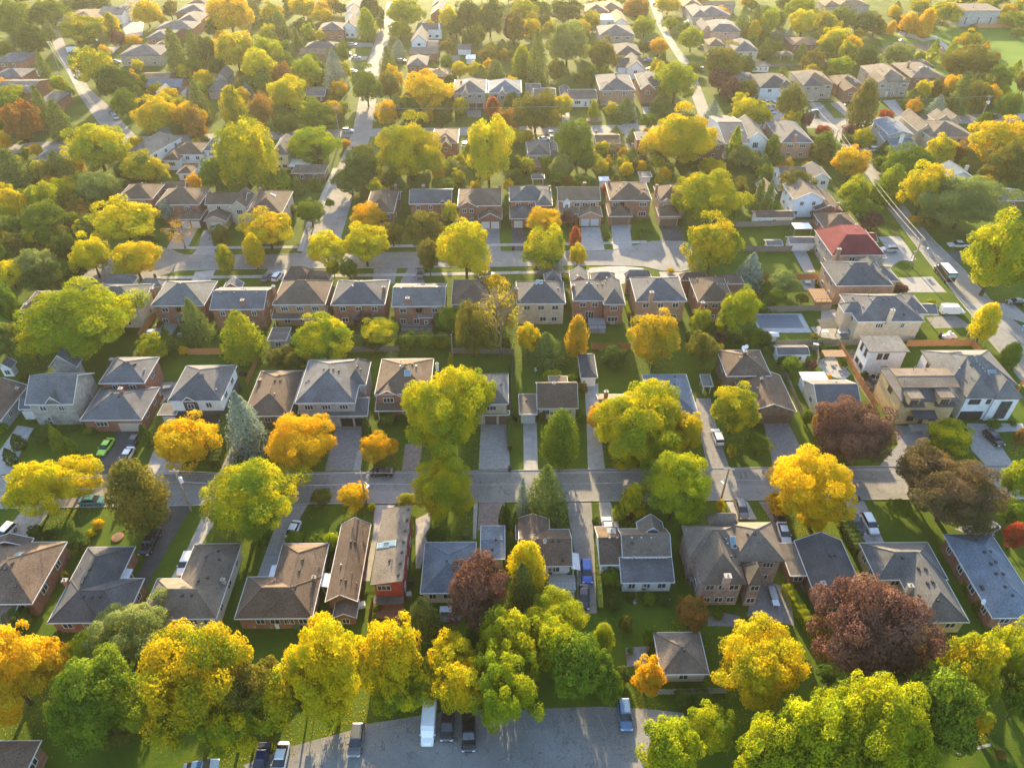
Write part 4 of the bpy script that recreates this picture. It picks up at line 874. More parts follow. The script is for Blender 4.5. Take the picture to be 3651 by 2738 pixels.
H('A3', 'pale blue-roofed brick bungalow', 'long pale blue-grey roofed brick bungalow with a satellite dish, right edge', 'brick', 'blue', [(1570, 1905, 710, 185, 3.4, 'h', 2.2)], '0L1:4 0N1:2', vt=[(1470, 222), (1517, 297), (1555, 297), (1560, 372), (1590, 362), (1592, 435), (1637, 437), (1498, 515), (1508, 530), (1648, 517), (1697, 572)])
H('A0', 'orange-brown roof in the bottom left corner', 'orange-brown roof corner of a building in the bottom left corner', 'brick', 'brown', [(-700, 60, 1900, 1490, 4.0, 'h', 3.0)], '0R1:2', vt=2)
H('A2', 'detached hip-roofed garage', 'square detached garage with grey-brown hip roof and cream walls', 'cream', 'warm', [(985, 1289, 1067, 803, 2.8, 'h', 1.7)], '0N1:1 0R1:1', vt=[(1130, 915)], name='garage', cat='garage')
# --- second row, fronts to the near street
H('B0', 'brown roof at the left edge', 'brown-roofed grey bungalow half cut off by the left edge', 'grey', 'brown', [(-330, 5, 722, 465, 3.3, 'gy', 2.2)], '0R1:2 0R0:1', ch=[(135, 500, 1.0)], vt=1)
H('B0', 'dark house with stone gables', 'dark-roofed two-storey house with pale stone front gables and blank grey side wall', 'stone', 'slate', [(185, 538, 605, 388, 6.0, 'gxR', 3.6), (320, 480, 615, 470, 5.4, 'gy', 2.4), (140, 345, 640, 560, 3.2, 'gx', 1.6), (360, 565, 330, 270, 6.0, 'gy', 3.2), (335, 460, 640, 600, 3.0, 'sy', .8)], '0N2:2 0Nd@.3 1N2:2 1N1:1w2.0 2Ng1@.4', vt=[(200, 520)])
H('B0', 'split-level brick house', 'split-level brick house with two grey-blue hip roofs and a beige garage door', 'brick', 'slate', [(592, 1045, 721, 480, 3.5, 'h', 2.7), (730, 1066, 448, 258, 5.6, 'h', 2.4)], '0Ng1@.78 0N1:1@.3w2.4 1N2:2 0R1:2 1R2:1', ch=[(905, 520, 1.6, .8), (830, 290, 1.1)], vt=[(910, 310), (935, 302), (985, 315), (1000, 310), (870, 490), (830, 525), (880, 552), (1070, 370, 1), (1070, 352, 2)], gcol=mat('garage_beige', (.5, .45, .37), (.58, .53, .45), 2, .6))
H('B0', 'white and charcoal modern house', 'grey hip-roofed two-storey house with white siding above charcoal brick', 'white', 'slate', [(1240, 1632, 580, 318, 6.2, 'h', 3.2, {'band': ('char', 3.2)}), (1330, 1460, 590, 520, 6.0, 'gy', 1.4, {'wall': 'char'}), (1480, 1650, 645, 600, 3.4, 'f', 0, {'wall': 'char', 'roof': 'char'}), (1165, 1300, 682, 600, 3.1, 'f', 0, {'wall': 'char', 'roof': 'flat'})], '0N2:1@.75 1N2:1 2N1:1w2.4 3Ng1w2.6 0R2:2', vt=[(1472, 400), (1498, 385), (1502, 400), (1400, 405, 1), (1615, 410, 1), (1602, 500, 2)])
H('B1', 'low brown bungalow behind the blue spruce', 'low brown hip-roofed bungalow with a chimney behind the large blue spruce', 'brown', 'brown', [(-70, 270, 690, 357, 3.3, 'h', 2.2)], '0N1:3', ch=[(55, 440, 1.1)], vt=[(168, 428), (207, 428), (165, 533, 2), (125, 530), (200, 392)])
H('B1', 'big slate house with two black garages', 'big two-storey grey house with slate hip roof and two black garage doors', 'grey', 'slate', [(315, 757, 595, 275, 6.4, 'h', 3.7), (690, 838, 460, 290, 6.4, 'h', 2.6), (520, 850, 690, 600, 3.3, 'sy', 1.6), (340, 540, 668, 620, 3.2, 'sy', .9)], '0N2:3w1.8 1N2:1 2Ng2@.68', vt=[(420, 430), (400, 442), (640, 358), (775, 327), (800, 350), (565, 345), (600, 345), (530, 345)], gcol=mat('garage_black', (.012, .011, .011), (.03, .027, .025), 3, .5), fr=TRIM)
H('B1', 'tan-roofed brick house with skylight', 'tan-roofed two-storey brick house with a square skylight and covered porch', 'brick', 'brown', [(905, 1310, 528, 268, 6.0, 'h', 2.8), (908, 1090, 545, 440, 5.7, 'gy', 1.5), (908, 1180, 652, 560, 3.1, 'sy', 1.1, {'open': 1})], '1N2:1w2.2 0N2:1@.75 0N1:3 0Nd', vt=[(1100, 292, 1), (1130, 310), (1183, 310), (1212, 328, 2), (1095, 328, 2)], sk=[(1148, 374, 1.3, 1.3)], ch=[(1365, 320, .9, .6)], chm='white')
H('B1', 'pale house with two dark garage doors', 'pale two-storey house with grey roof and two dark brown garage doors', 'beige', 'grey', [(1640, 1892, 602, 378, 6.0, 'h', 2.8), (1690, 1900, 680, 655, 3.0, 'f', 0)], '0N2:1w2.0 0Ng2@.7w2.4', vt=[(1790, 460), (1838, 460)], gcol=TRIMB)
H('B2', 'small brown-roofed cape house', 'small brown-roofed one-and-a-half-storey house with a chimney at its ridge', 'cream', 'brown', [(240, 541, 634, 447, 3.4, 'gxR', 3.3), (330, 467, 470, 396, 3.0, 'f', 0, {'roof': 'tan'})], '0N1:3 0Nd@.35', ch=[(362, 455, .7, .6)], vt=[(405, 405, 1)], chm='grey')
H('B2', 'flat-roofed carport garage', 'small flat brown-roofed garage with a white door beside the small cape house', 'white', 'flat', [(108, 238, 678, 528, 2.9, 'f', 0)], '0Ng1w3.0', vt=0, name='garage', cat='garage')
H('B2', 'dark-roofed backyard shed', 'narrow dark-roofed white shed at the end of a cracked concrete driveway', 'white', 'dark', [(562, 686, 408, 232, 2.7, 'h', 1.2)], '0Ng1w2.6', vt=0, name='shed', cat='shed')
H('B2', 'house hidden by the big lime tree', 'tan-roofed house with a tall brick chimney hidden behind the big lime tree', 'white', 'tan', [(700, 1000, 690, 530, 3.4, 'gx', 1.6)], '0N1:2', ch=[(745, 560, 2.2, .8)], vt=1)
H('B2', 'blue-roofed bungalow beside the driveway', 'blue-grey hip-roofed bungalow half hidden behind the big lime tree', 'white', 'blue', [(1085, 1432, 680, 384, 3.5, 'h', 2.2)], '0N1:2 0R1:2', vt=[(1258, 405), (1255, 460), (1380, 540, 1)])
H('B2', 'long pink-brown roofed house', 'long pink-brown roofed split-level house with double garage under its front gable', 'brown', 'brown', [(1640, 1970, 395, 205, 5.4, 'h', 2.2), (1790, 2158, 660, 390, 3.6, 'gy', 2.2)], '1Ng1@.65 1N1:1@.2 0L2:1', ch=[(1895, 430, 1.0, .5), (1770, 235, 1.2, .8)], vt=[(1735, 262, 2), (1850, 267, 2), (1775, 245), (1865, 490, 2)], chm='brown', gcol=TRIMB)
H('B3', 'old house being gutted', 'small unfinished house with new slate roof and bare tan side wall', 'cream', 'slate', [(448, 772, 640, 455, 3.4, 'gxR', 2.8), (345, 530, 440, 366, 3.3, 'f', 0, {'roof': 'white', 'wall': 'white'})], '0L1:1 0N1:2', vt=[(580, 445, 2), (735, 490)])
H('B3', 'white cube house', 'white cube-shaped stucco house with flat grey roof and slit windows', 'white', 'grey', [(830, 1126, 216, 95, 7.0, 'f', 0)], '0N2:1@.3w1.1h1.7 0N2:1@.48w1.1h1.7 0L2:2w1.0h1.9 0L1:2w1.4', vt=[(845, 105, 1), (1160, 340, 1)], trim=TRIMB, fr=TRIMB)
H('B3', 'plywood-clad house under construction', 'plywood-clad three-level house under construction with metal mansard and two dormers', 'ply', 'warm', [(1062, 1502, 582, 338, 6.6, 't', 2.3, {'roof': 'slate'}), (1066, 1496, 477, 338, 8.9, 'gx', .45, {'z0': 8.7}), (1130, 1232, 560, 480, 8.6, 'f', 0, {'z0': 6.6, 'trim': TRIMB}), (1355, 1462, 555, 480, 8.6, 'f', 0, {'z0': 6.6, 'trim': TRIMB}), (1090, 1235, 625, 590, 5.9, 'sy', .5, {'z0': 5.6, 'roof': 'dark', 'open': 0}), (1325, 1470, 622, 590, 5.9, 'sy', .5, {'z0': 5.6, 'roof': 'dark'}), (1165, 1330, 712, 665, 3.4, 'sy', .5, {'z0': 3.2, 'roof': 'dark'})], '2N2:1w1.9h1.5 3N2:1w1.9h1.5 0N2:2w1.9h.9 0N1:2w1.5 0Nd@.5 0L2:1', vt=[(1085, 440, 1), (1150, 350, 1), (1240, 350, 1), (1435, 425, 1)], trim=TRIMB, fr=TRIMB)
H('B3', 'white modern house', 'white two-storey modern house with grey hip roof, tall dark windows and skylight', 'white', 'grey', [(1545, 1780, 555, 230, 6.4, 'h', 3.0), (1400, 1930, 470, 205, 6.4, 'h', 3.4), (1755, 1968, 562, 380, 6.4, 'h', 2.4)], '0N2:1@.35w2.4h1.4 0N2:1@.85w.9 0Ng1@.45 2NG@.55w2.4h4.8 1L2:2', vt=[(1602, 256, 2), (1610, 276, 2), (1618, 296, 2), (1636, 318, 2), (1660, 346, 2), (1676, 368, 2), (1430, 240, 1), (1575, 420, 1), (1600, 440, 1), (1575, 312), (1490, 345, 2)], sk=[(1735, 372, 1.6, 1.1)], trim=TRIMB, fr=TRIMB, gcol=mat('garage_bronze', (.03, .027, .025), (.05, .045, .04), 3, .5))
H('B3', 'grey backyard shed', 'low slate-roofed shed with small white windows in a cluttered yard', 'white', 'slate', [(150, 386, 240, 170, 2.5, 'gx', .8)], '0N1:2', vt=0, name='shed', cat='shed')
# --- third row, backs to the viewer
H('C0', 'brown house at the wood edge', 'brown hip-roofed brick house at the edge of the left-hand wood', 'brick', 'brown', [(145, 520, 1195, 1020, 5.9, 'h', 2.6), (520, 640, 1040, 985, 4.6, 'h', 1.6)], ch=[(225, 1160, 1.4)], sk=[(390, 1035), (440, 1030)], vt=[(325, 1040, 1), (230, 1085), (290, 1078)])
H('C0', 'cream house with pink side wall', 'cream two-storey house with tan side roof and tall brick chimney', 'cream', 'grey', [(700, 1142, 1160, 962, 6.1, 'h', 2.8), (850, 1100, 965, 905, 4.6, 'h', 1.8), (1150, 1340, 985, 930, 4.6, 'h', 1.6)], ch=[(1160, 1085, 1.9, .8)], vt=[(975, 990, 2), (1180, 1030, 1)])
H('C0', 'orange-brick house with bay', 'orange-brick two-storey house with grey hip roof and rounded back bay', 'brick', 'grey', [(1250, 1690, 1142, 937, 6.1, 'h', 3.0)], '0N2:2@.5 0N2:1@.22 0N2:1@.7 0Nb@.55w4.5 0N1:1@.15 0R2:1', ch=[(1275, 1040, 1.8, .8)], vt=[(1465, 960, 2), (1500, 965, 2), (1540, 990)])
H('C0', 'blue-roofed brick house with chimney', 'red-brick two-storey house with plain slate-blue gable roof and back chimney', 'brick', 'slate', [(1742, 2188, 1172, 1016, 6.0, 'gxR', 2.2), (1850, 2000, 1000, 950, 4.6, 'gy', 1.6)], ch=[(2020, 1130, 1.6, .8)], vt=[(1830, 1040), (1945, 1040), (2040, 1010, 1), (2130, 1040)], sk=[(2025, 1000)])
H('C1', 'tall brown house with covered porch', 'tall brown-roofed tan-brick house with full-width back porch roof', 'tanbrick', 'brown', [(165, 602, 1132, 935, 6.5, 'h', 3.6), (250, 480, 930, 850, 6.5, 'h', 2.8), (430, 640, 940, 890, 6.0, 'h', 2.2), (160, 605, 1252, 1178, 3.2, 'sy', 1.1, {'open': 1})], '0N2:3w1.7 0N1:3', ch=[(180, 1010, 1.4)], vt=[(437, 985, 2), (445, 945, 1), (318, 902), (522, 905)], sk=[(398, 965, .9, 1.6)])
H('C1', 'brick house with violet-grey roof', 'brick two-storey house with violet-grey hip roof and right-hand chimney', 'brick', 'slate', [(650, 1097, 1134, 930, 6.2, 'h', 3.0)], '0N2:3w1.4 0N1:1@.2w1.6 0Nb@.45 0N1:1@.8', ch=[(1092, 1020, 1.6)], vt=[(835, 985, 2), (905, 945, 2), (858, 945, 2)])
H('C1', 'brick house with charcoal gable roof', 'red-brick two-storey house with charcoal gable roof and white-framed windows', 'brick', 'grey', [(1158, 1597, 1147, 988, 6.2, 'gxR', 2.2), (1380, 1495, 1240, 1192, 3.3, 'sy', .7)], '0N2:3@.5 0N2:1@.18 0N2:1@.5 0N2:1@.82 0N1:1@.16w1.4h1.5 0N1:1@.43w1.4h1.5 1Nd', ch=[(1290, 1110, 1.5, .9)], vt=[(1235, 1000, 2), (1328, 990, 1), (1530, 995, 2), (1550, 1022)], sk=[(1375, 965), (1425, 965)])
H('C1', 'brown house behind the bare tree', 'brown hip-roofed house half hidden behind the big half-bare tree', 'tanbrick', 'brown', [(1650, 2020, 1130, 925, 6.0, 'h', 2.6)], vt=[(1820, 960, 1), (1900, 950)])
H('C2', 'beige-brick house behind bare branches', 'beige-brick two-storey house with slate hip roof behind bare branches', 'beige', 'slate', [(100, 504, 1124, 940, 6.3, 'h', 3.2), (330, 470, 945, 875, 6.3, 'h', 2.2)], '0N2:3w1.6 0N1:1@.55w1.6 0N1:1@.8 0N0:2', ch=[(95, 1030, 1.5)], vt=[(265, 972), (285, 972), (305, 972), (410, 920), (440, 1000)], sk=[(265, 945), (298, 945)])
H('C2', 'red-brick house with raised deck', 'red-brick two-storey house with slate hip roofs, garage gables and raised back deck', 'brick', 'slate', [(568, 835, 1100, 935, 6.2, 'h', 2.9), (820, 1000, 1130, 935, 6.2, 'h', 2.9), (545, 700, 945, 865, 5.0, 'gy', 2.0), (720, 930, 950, 875, 4.6, 'h', 1.8)], '0N2:2w1.5 1N2:1w1.8 1N1:1w2.6h1.5 0N1:1@.55w2.2h2.0 1N0:1 0Nd@.2', ch=[(565, 1000, 1.4)], vt=[(680, 962, 2), (720, 968), (768, 968), (810, 965), (835, 955, 1), (600, 900, 2), (845, 918, 2)])
H('C2', 'tan-brick house with twin vents', 'tan-brick two-storey house with slate hip roof, back chimney and wide skylit driveway', 'tanbrick', 'slate', [(1090, 1512, 1105, 905, 6.3, 'h', 3.2), (1000, 1220, 920, 880, 5.0, 'h', 2.0)], '0N2:3w1.5 0N1:1@.12 0N1:1@.8 0Nd@.55', ch=[(1215, 1065, 1.6, .95)], vt=[(1262, 925), (1295, 925), (1185, 940, 1), (1395, 935, 1), (1300, 912, 2), (1220, 940, 1)], chm='tanbrick')
H('C2', 'brown house beside the spruce', 'brown hip-roofed brick house at the end of the court beside a blue spruce', 'brick', 'brown', [(1605, 1905, 1110, 910, 6.2, 'h', 3.0), (1460, 1690, 930, 885, 4.6, 'h', 1.6), (1780, 1990, 960, 890, 4.6, 'h', 1.6)], ch=[(1640, 1130, .9)], vt=[(1762, 968, 2), (1790, 968, 2), (1818, 968, 2), (1690, 980, 1), (1720, 960, 2), (1850, 955, 2), (1595, 925, 2)])
H('C3', 'red-roofed mansion', 'stone two-storey mansion with bright red hip roof and flat grey top', 'stone', 'red', [(620, 1062, 722, 510, 5.8, 't', 3.8), (985, 1072, 745, 660, 3.4, 'f', 0, {'roof': 'char'}), (925, 1000, 610, 535, 4.0, 'gx', 1.2)], '0N2:1@.4w1.6 0L2:2 0L1:2', ch=[(668, 705, 1.6, .9)], vt=[(812, 505, 2)], chm='brown')
H('C3', 'blue-roofed house below the mansion', 'brick two-storey house with slate-blue hip roof just below the red-roofed mansion', 'tanbrick', 'slate', [(655, 1130, 975, 775, 5.9, 'h', 3.2), (960, 1180, 938, 830, 5.0, 'h', 2.0), (880, 1010, 900, 780, 5.9, 'h', 3.0)], '0L2:2 0L1:2 0R2:1', vt=[(765, 795, 2), (770, 808, 2), (815, 825), (850, 823), (1035, 915), (705, 882, 1)])
H('C3', 'beige house with white van', 'beige-brick two-storey house with slate hip roof and tall beige chimney', 'beige', 'slate', [(830, 1388, 1272, 1045, 6.2, 'h', 3.3), (1180, 1420, 1210, 1050, 5.6, 'h', 2.6), (1310, 1500, 1212, 1125, 3.6, 'gx', 1.3, {'open': 1}), (720, 900, 1200, 1125, 6.2, 'h', 1.8)], '0N2:1@.35w1.8 0N2:1@.72w.9 0L2:2w1.8 0L1:3w1.8', ch=[(1105, 1225, 2.0, .9)], vt=[(785, 1075, 2), (940, 1090, 2), (950, 1105, 2), (1050, 1088), (1095, 1085), (1185, 1050, 2), (1228, 1118, 2), (870, 1150, 2), (1218, 1218), (918, 1060, 1)], chm='beige')
H('C3', 'brown garage house above the mansion', 'brown hip-roofed bungalow just above the red-roofed mansion', 'brick', 'brown', [(560, 860, 510, 375, 3.6, 'h', 2.3)], ch=[(815, 490, 1.2)], vt=1)
H('C3', 'pale blue house with brown wing', 'pale blue clapboard two-storey house with a brown-roofed brick side wing', 'bluewhite', 'warm', [(300, 560, 262, 130, 6.0, 'gy', 2.4), (475, 705, 352, 195, 3.4, 'gy', 1.8, {'wall': 'brick', 'roof': 'brown'})], '0N2:2w1.2 0N1:1@.12 0N1:1@.72 0L2:2 0L1:2', ch=[(665, 305, 1.0, .7)], vt=2)
H('C3', 'brown long shed roof', 'long low brown-roofed garage beside the pale blue house', 'cream', 'brown', [(-10, 310, 412, 352, 2.7, 'gx', .9)], '0N1:1', vt=0, name='garage', cat='garage')
H('C3', 'white shed with tan roof', 'small white shed with steep tan gable left of the pale blue house', 'white', 'tan', [(40, 165, 215, 130, 2.6, 'gy', 2.0)], '0N1:1', vt=0, name='shed', cat='shed')
# --- fourth row, fronts to the court
H('C0', 'brown house above the yellow tree', 'brown hip-roofed brick house partly hidden above a bright yellow tree', 'brick', 'brown', [(965, 1262, 258, 132, 6.0, 'h', 2.6), (1330, 1530, 175, 122, 5.0, 'gx', 1.2)], '0N2:2 0N1:2 0R2:1', vt=[(1180, 130, 2), (1175, 140)])
H('C0', 'dark brown house with double garage', 'dark brown-roofed brick house with projecting double garage behind a blue spruce', 'brick', 'brown', [(1290, 1652, 305, 165, 6.2, 'h', 3.0), (1475, 1660, 425, 340, 3.1, 'h', 1.9)], '0N2:2w1.7 1Ng2', vt=[(1470, 160, 2), (1540, 170, 2)])
H('C0', 'beige house with arched window', 'beige house with brown gable roof, arched front window and low garage', 'beige', 'brown', [(1700, 2035, 302, 205, 6.0, 'gxR', 2.0), (1905, 2050, 330, 215, 5.8, 'gy', 2.2), (1690, 1880, 440, 340, 3.0, 'gy', 1.6)], '0N2:2@.3 0N2:1@.3w1.5 1N2:1w1.8h1.6 1N1:1w1.8 2Ng1w3.2', vt=2)
H('C1', 'brown house beside the side street', 'brown hip-roofed beige house with skylight left of the side street', 'beige', 'brown', [(-60, 240, 385, 192, 6.0, 'h', 2.8)], '0N2:2 0N1:2 0R2:1', sk=[(172, 222, .8, 1.4)], ch=[(70, 195, 1.5)], vt=[(120, 270), (110, 210, 2)])
H('C1', 'brown house right of the side street', 'brown hip-roofed house hidden by gold trees right of the side street', 'brown', 'brown', [(930, 1170, 372, 190, 5.8, 'h', 2.6), (1150, 1225, 260, 195, 3.6, 'gx', 1.4)], ch=[(1190, 175, 1.7)], vt=2)
H('C1', 'slate-blue house with white dormer', 'slate-blue gable-roofed brick house with a small white front dormer', 'brick', 'slate', [(1300, 1652, 297, 178, 6.0, 'gxR', 2.2), (1540, 1615, 300, 265, 5.7, 'gy', 1.3, {'wall': 'white'})], '0N2:3w1.2 0N1:3 1N2:1w1.3', ch=[(1420, 165, 1.2, .9)], vt=0, sk=[(1457, 220, .8, 1.2)])
H('C1', 'brick house with double white garage', 'brown-roofed brick house with twin white garage doors under a gable', 'brick', 'brown', [(1703, 2068, 312, 170, 6.2, 'h', 2.8), (1705, 1870, 325, 240, 6.0, 'gy', 1.8), (1875, 2072, 425, 335, 3.3, 'gy', 2.0)], '1N2:2w1.3 1N1:2 2Ng2w2.4', ch=[(2052, 175, 1.6, .7)], vt=[(1985, 300), (1900, 215)])
H('C2', 'grey-roofed house behind orange tree', 'grey-roofed brick house with white garage door behind an orange tree', 'brick', 'slate', [(38, 392, 275, 148, 6.1, 'h', 2.6), (255, 395, 310, 200, 6.0, 'h', 2.2), (42, 260, 420, 310, 3.2, 'h', 2.0)], '0N2:3w1.5 2Ng1@.3w2.6', ch=[(372, 175, 1.4, .6)], vt=[(170, 195)])
H('C2', 'tan-roofed house with white dormer', 'tan tile-roofed brick house with white dormer and gabled blue-door garage', 'tanbrick', 'tan', [(440, 795, 272, 155, 6.1, 'gxR', 2.3), (478, 552, 285, 245, 5.8, 'gy', 1.3, {'wall': 'white'}), (610, 812, 405, 320, 3.2, 'gy', 1.7), (450, 620, 380, 310, 3.3, 'sy', 1.2)], '0N2:1@.45 0N2:1@.65 0N2:1@.85 1N2:1w1.0 2Ng2w2.4', ch=[(660, 150, 1.5, .9)], vt=0, sk=[(597, 197, .8, 1.3), (630, 197, .8, 1.3)], gcol=mat('garage_blue', (.42, .47, .52), (.5, .55, .6), 2, .5))
H('C2', 'brown house with round flower bed', 'brown hip-roofed brick house with dark garage and round front flower bed', 'brick', 'brown', [(872, 1222, 268, 118, 6.2, 'h', 2.8), (1085, 1222, 270, 190, 6.2, 'h', 1.7), (862, 1058, 400, 290, 3.1, 'h', 1.9)], '0N2:3@.3 0N2:1@.12 0N2:1@.3 1N2:1w2.2 1N1:1w2.4h1.6 2Ng1', ch=[(862, 130, 1.5, .7)], vt=[(985, 125, 2), (1155, 172), (1155, 205, 2), (925, 185, 2), (955, 160, 2)], sk=[(1022, 162, .8, 1.4), (1047, 162, .8, 1.4)], gcol=TRIMB)
H('C2', 'narrow brick house at the court end', 'narrow brick house with dark garage door at the end of the court', 'tanbrick', 'brown', [(1280, 1520, 272, 148, 6.2, 'h', 2.6), (1290, 1395, 285, 220, 5.9, 'gy', 1.2), (1280, 1456, 400, 320, 3.4, 'h', 1.9)], '1N2:1w1.6 2Ng1w5.0', ch=[(1258, 180, 1.9, .7)], vt=[(1375, 160, 2), (1332, 235, 1)], sk=[(1447, 180, 1.2, 1.0)], gcol=TRIMB)
# --- fifth row and beyond
H('D0', 'white house with grey roof', 'white two-storey house with large grey hip roof beside the left street', 'white', 'grey', [(1020, 1250, 1285, 1130, 6.0, 'h', 3.0)], '0R2:3 0R1:2 0N1:2', vt=2, yaw=-18)
H('D0', 'white cottage with brown roof', 'white cottage with brown roof and small separate garage below it', 'white', 'brown', [(1400, 1690, 1285, 1185, 4.2, 'h', 2.2), (1340, 1490, 1335, 1245, 3.6, 'h', 1.6)], '0N1:3w1.4 1N1:1w2.2', vt=2)
H('D0', 'small white garage with brown roof', 'small white garage with brown hip roof behind the white cottage', 'white', 'brown', [(1465, 1600, 1442, 1375, 2.6, 'h', 1.4), (1500, 1640, 1400, 1350, 2.6, 'gx', .8)], '0N1:1w1.6', vt=0, name='garage', cat='garage')
H('D0', 'blue-roofed white house', 'white house with blue-grey roof behind the big lime willow', 'white', 'slate', [(1680, 1880, 1252, 1150, 5.0, 'h', 2.2)], '0N2:2 0N1:2', vt=1)
H('D0', 'low house in the left trees', 'low grey-roofed brick house almost buried among the left-hand trees', 'brick', 'grey', [(280, 590, 1330, 1245, 3.4, 'h', 2.2)], '0N1:2', vt=0)
H('D1', 'cream house with metal patio roof', 'cream house with dark roof and ribbed white patio cover', 'cream', 'slate', [(150, 295, 1290, 1140, 5.6, 'h', 2.6), (300, 470, 1385, 1330, 2.6, 'sy', .4, {'open': 1, 'roof': 'white'})], '0N2:1 0N1:2', vt=1)
H('D1', 'low brown house by the footpath', 'low brown-walled house beside the footpath under dark trees', 'brown', 'warm', [(320, 600, 1440, 1370, 3.0, 'h', 1.4)], '0N1:2', vt=0)
H('D1', 'brick house with tan roof', 'brick two-storey house with flat-looking tan roof and pointed dormer', 'brick', 'tan', [(1490, 1705, 1190, 1070, 6.2, 'h', 1.8), (1560, 1650, 1215, 1170, 5.8, 'gy', 1.8)], '1N2:1 0N2:2 0N1:2', sk=[(1607, 1125)], ch=[(1597, 1150, 1.0)], vt=1)
H('D2', 'small blue-grey cottage with deck', 'small blue-grey pyramid-roofed cottage with a wooden back deck', 'grey', 'slate', [(190, 380, 1290, 1175, 3.4, 'h', 2.2), (375, 440, 1260, 1190, 2.8, 'gy', 1.0)], '0N1:3', vt=1)
H('D2', 'tiny gazebo behind the court', 'small square blue-roofed gazebo in a back yard behind the court', 'ply', 'slate', [(222, 330, 1485, 1447, 2.4, 'h', 1.1, {'open': 1})], '', vt=0, name='gazebo', cat='gazebo')
H('D2', 'low brown-roofed house', 'low brown flat-pitched house facing the upper street', 'brown', 'brown', [(755, 962, 1192, 1108, 3.2, 'gx', 1.2)], '0N1:2', ch=[(755, 1100, 1.0)], vt=1)
H('D2', 'narrow tall brick house', 'narrow tall brick house with flat pale roof left of the biggest yellow tree', 'brick', 'grey', [(1095, 1205, 1160, 1098, 6.6, 'f', 0)], '0N2:1 0N1:2', vt=1)
H('D2', 'wide brick house', 'wide brick house with grey roof behind the biggest yellow tree', 'brick', 'grey', [(1420, 1832, 1198, 1060, 5.8, 'h', 2.2)], '0N2:4 0N1:3 0R2:1', vt=1)
H('D2', 'white house with steep slate roof', 'white stucco house with steep slate roof and tan side gable', 'white', 'slate', [(1830, 2040, 1195, 1015, 5.8, 'gxR', 2.6), (1990, 2190, 1170, 1020, 5.8, 'gy', 3.0)], '1N2:1w2.0h2.0 1N1:1w2.0 0N1:2', sk=[(1965, 1085)], vt=1)
H('D3', 'grey-roofed brick house with chimney', 'brick two-storey house with slate hip roof, white vents and chimney', 'tanbrick', 'slate', [(200, 465, 1185, 1010, 6.0, 'h', 2.6)], '0N2:2w2.2 0N1:2 0L2:1', ch=[(315, 1145, 1.3, .7)], vt=[(185, 1035, 2), (195, 1050, 2), (205, 1065, 2), (215, 1080, 2)])
H('D3', 'white house with grey addition', 'white house with long grey and brown roofs right of the olive tree', 'white', 'slate', [(190, 420, 1475, 1390, 4.8, 'gx', 1.8), (430, 612, 1490, 1390, 4.4, 'gy', 2.0)], '0L2:2 1N1:2', vt=2)
H('D3', 'blue-grey split-level house', 'blue-grey split-level house with shed roofs and a white chimney', 'grey', 'blue', [(1090, 1300, 1120, 1000, 5.4, 'gy', 1.4), (1085, 1330, 1215, 1130, 3.2, 'sy', 1.2)], '0L2:3 0N2:1', ch=[(1200, 1145, 1.5, 1.0)], chm='white', vt=1)
H('D3', 'large brown house on the corner', 'large brown-roofed house with three front gables at the right-hand crossing', 'beige', 'warm', [(1430, 1800, 1140, 1000, 5.6, 'h', 2.8), (1330, 1460, 1090, 960, 5.6, 'gy', 2.6), (1480, 1610, 1010, 955, 5.6, 'gy', 2.4), (1580, 1690, 1010, 950, 5.6, 'gy', 2.2)], '0N2:2 0N1:3w2.0 0L2:2', vt=[(1410, 1020, 2), (1490, 1020, 2), (1580, 1020, 2)])
H('D3', 'blue roof among right-hand trees', 'small blue-grey roof showing between the right-hand trees', 'white', 'blue', [(1590, 1790, 1475, 1380, 4.0, 'gy', 2.0)], ch=[(1735, 1400, 1.2, .9)], chm='white', vt=0)
H('C3', 'brick house at the right edge', 'blue-roofed red-brick house behind the pale green tree, right edge', 'brick', 'slate', [(1960, 2215, 272, 165, 4.6, 'gx', 1.6)], '0N2:2', vt=0)
H('D1', 'stone twin house with pointed dormer', 'stone two-storey house with slate roof, pointed centre dormer and black garages', 'stone', 'slate', [(1665, 1940, 775, 662, 6.6, 'h', 2.8), (1735, 1800, 790, 735, 6.4, 'gy', 2.2)], '0N2:3w1.4 1N2:1 0Ng2@.7', sk=[(1768, 675)], ch=[(1733, 690, 1.2)], vt=1, gcol=DMETAL)
H('D1', 'stone twin house with arched dormers', 'stone two-storey house with blue-slate roof and small arched dormers', 'stone', 'blue', [(1958, 2235, 772, 668, 6.6, 'h', 2.8), (2040, 2110, 785, 735, 6.4, 'gy', 1.8)], '0N2:3w1.4 1N2:1 0Ng1@.3', vt=1)
H('D2', 'blue-roofed low house', 'low blue-roofed house beside the stone twins', 'white', 'slate', [(178, 300, 760, 695, 3.2, 'gx', 1.2), (240, 425, 810, 730, 3.2, 'gx', 1.3)], '1N1:2', vt=1)
H('D2', 'white bungalow with navy roof', 'white bungalow with navy gable roof and a black picture window', 'white', 'dark', [(530, 770, 828, 752, 3.2, 'gxR', 1.6), (462, 545, 790, 725, 2.8, 'gy', 1.0)], '0N1:1@.3w2.4 0Nd@.6 0N1:1@.8', vt=1)
H('D2', 'tan-brick house with turret bay', 'tan-brick two-storey house with slate roof, turret bay and open garage', 'tanbrick', 'slate', [(790, 1085, 752, 622, 6.2, 'h', 2.8), (800, 910, 755, 700, 6.2, 'h', 1.8), (895, 1080, 810, 770, 3.2, 'sy', .9)], '1N2:2w1.0 1N1:2w1.0 0N2:2@.7 0N2:1@.7w2.6 2Ng1', ch=[(920, 625, 1.2)], vt=1, gcol=DMETAL)
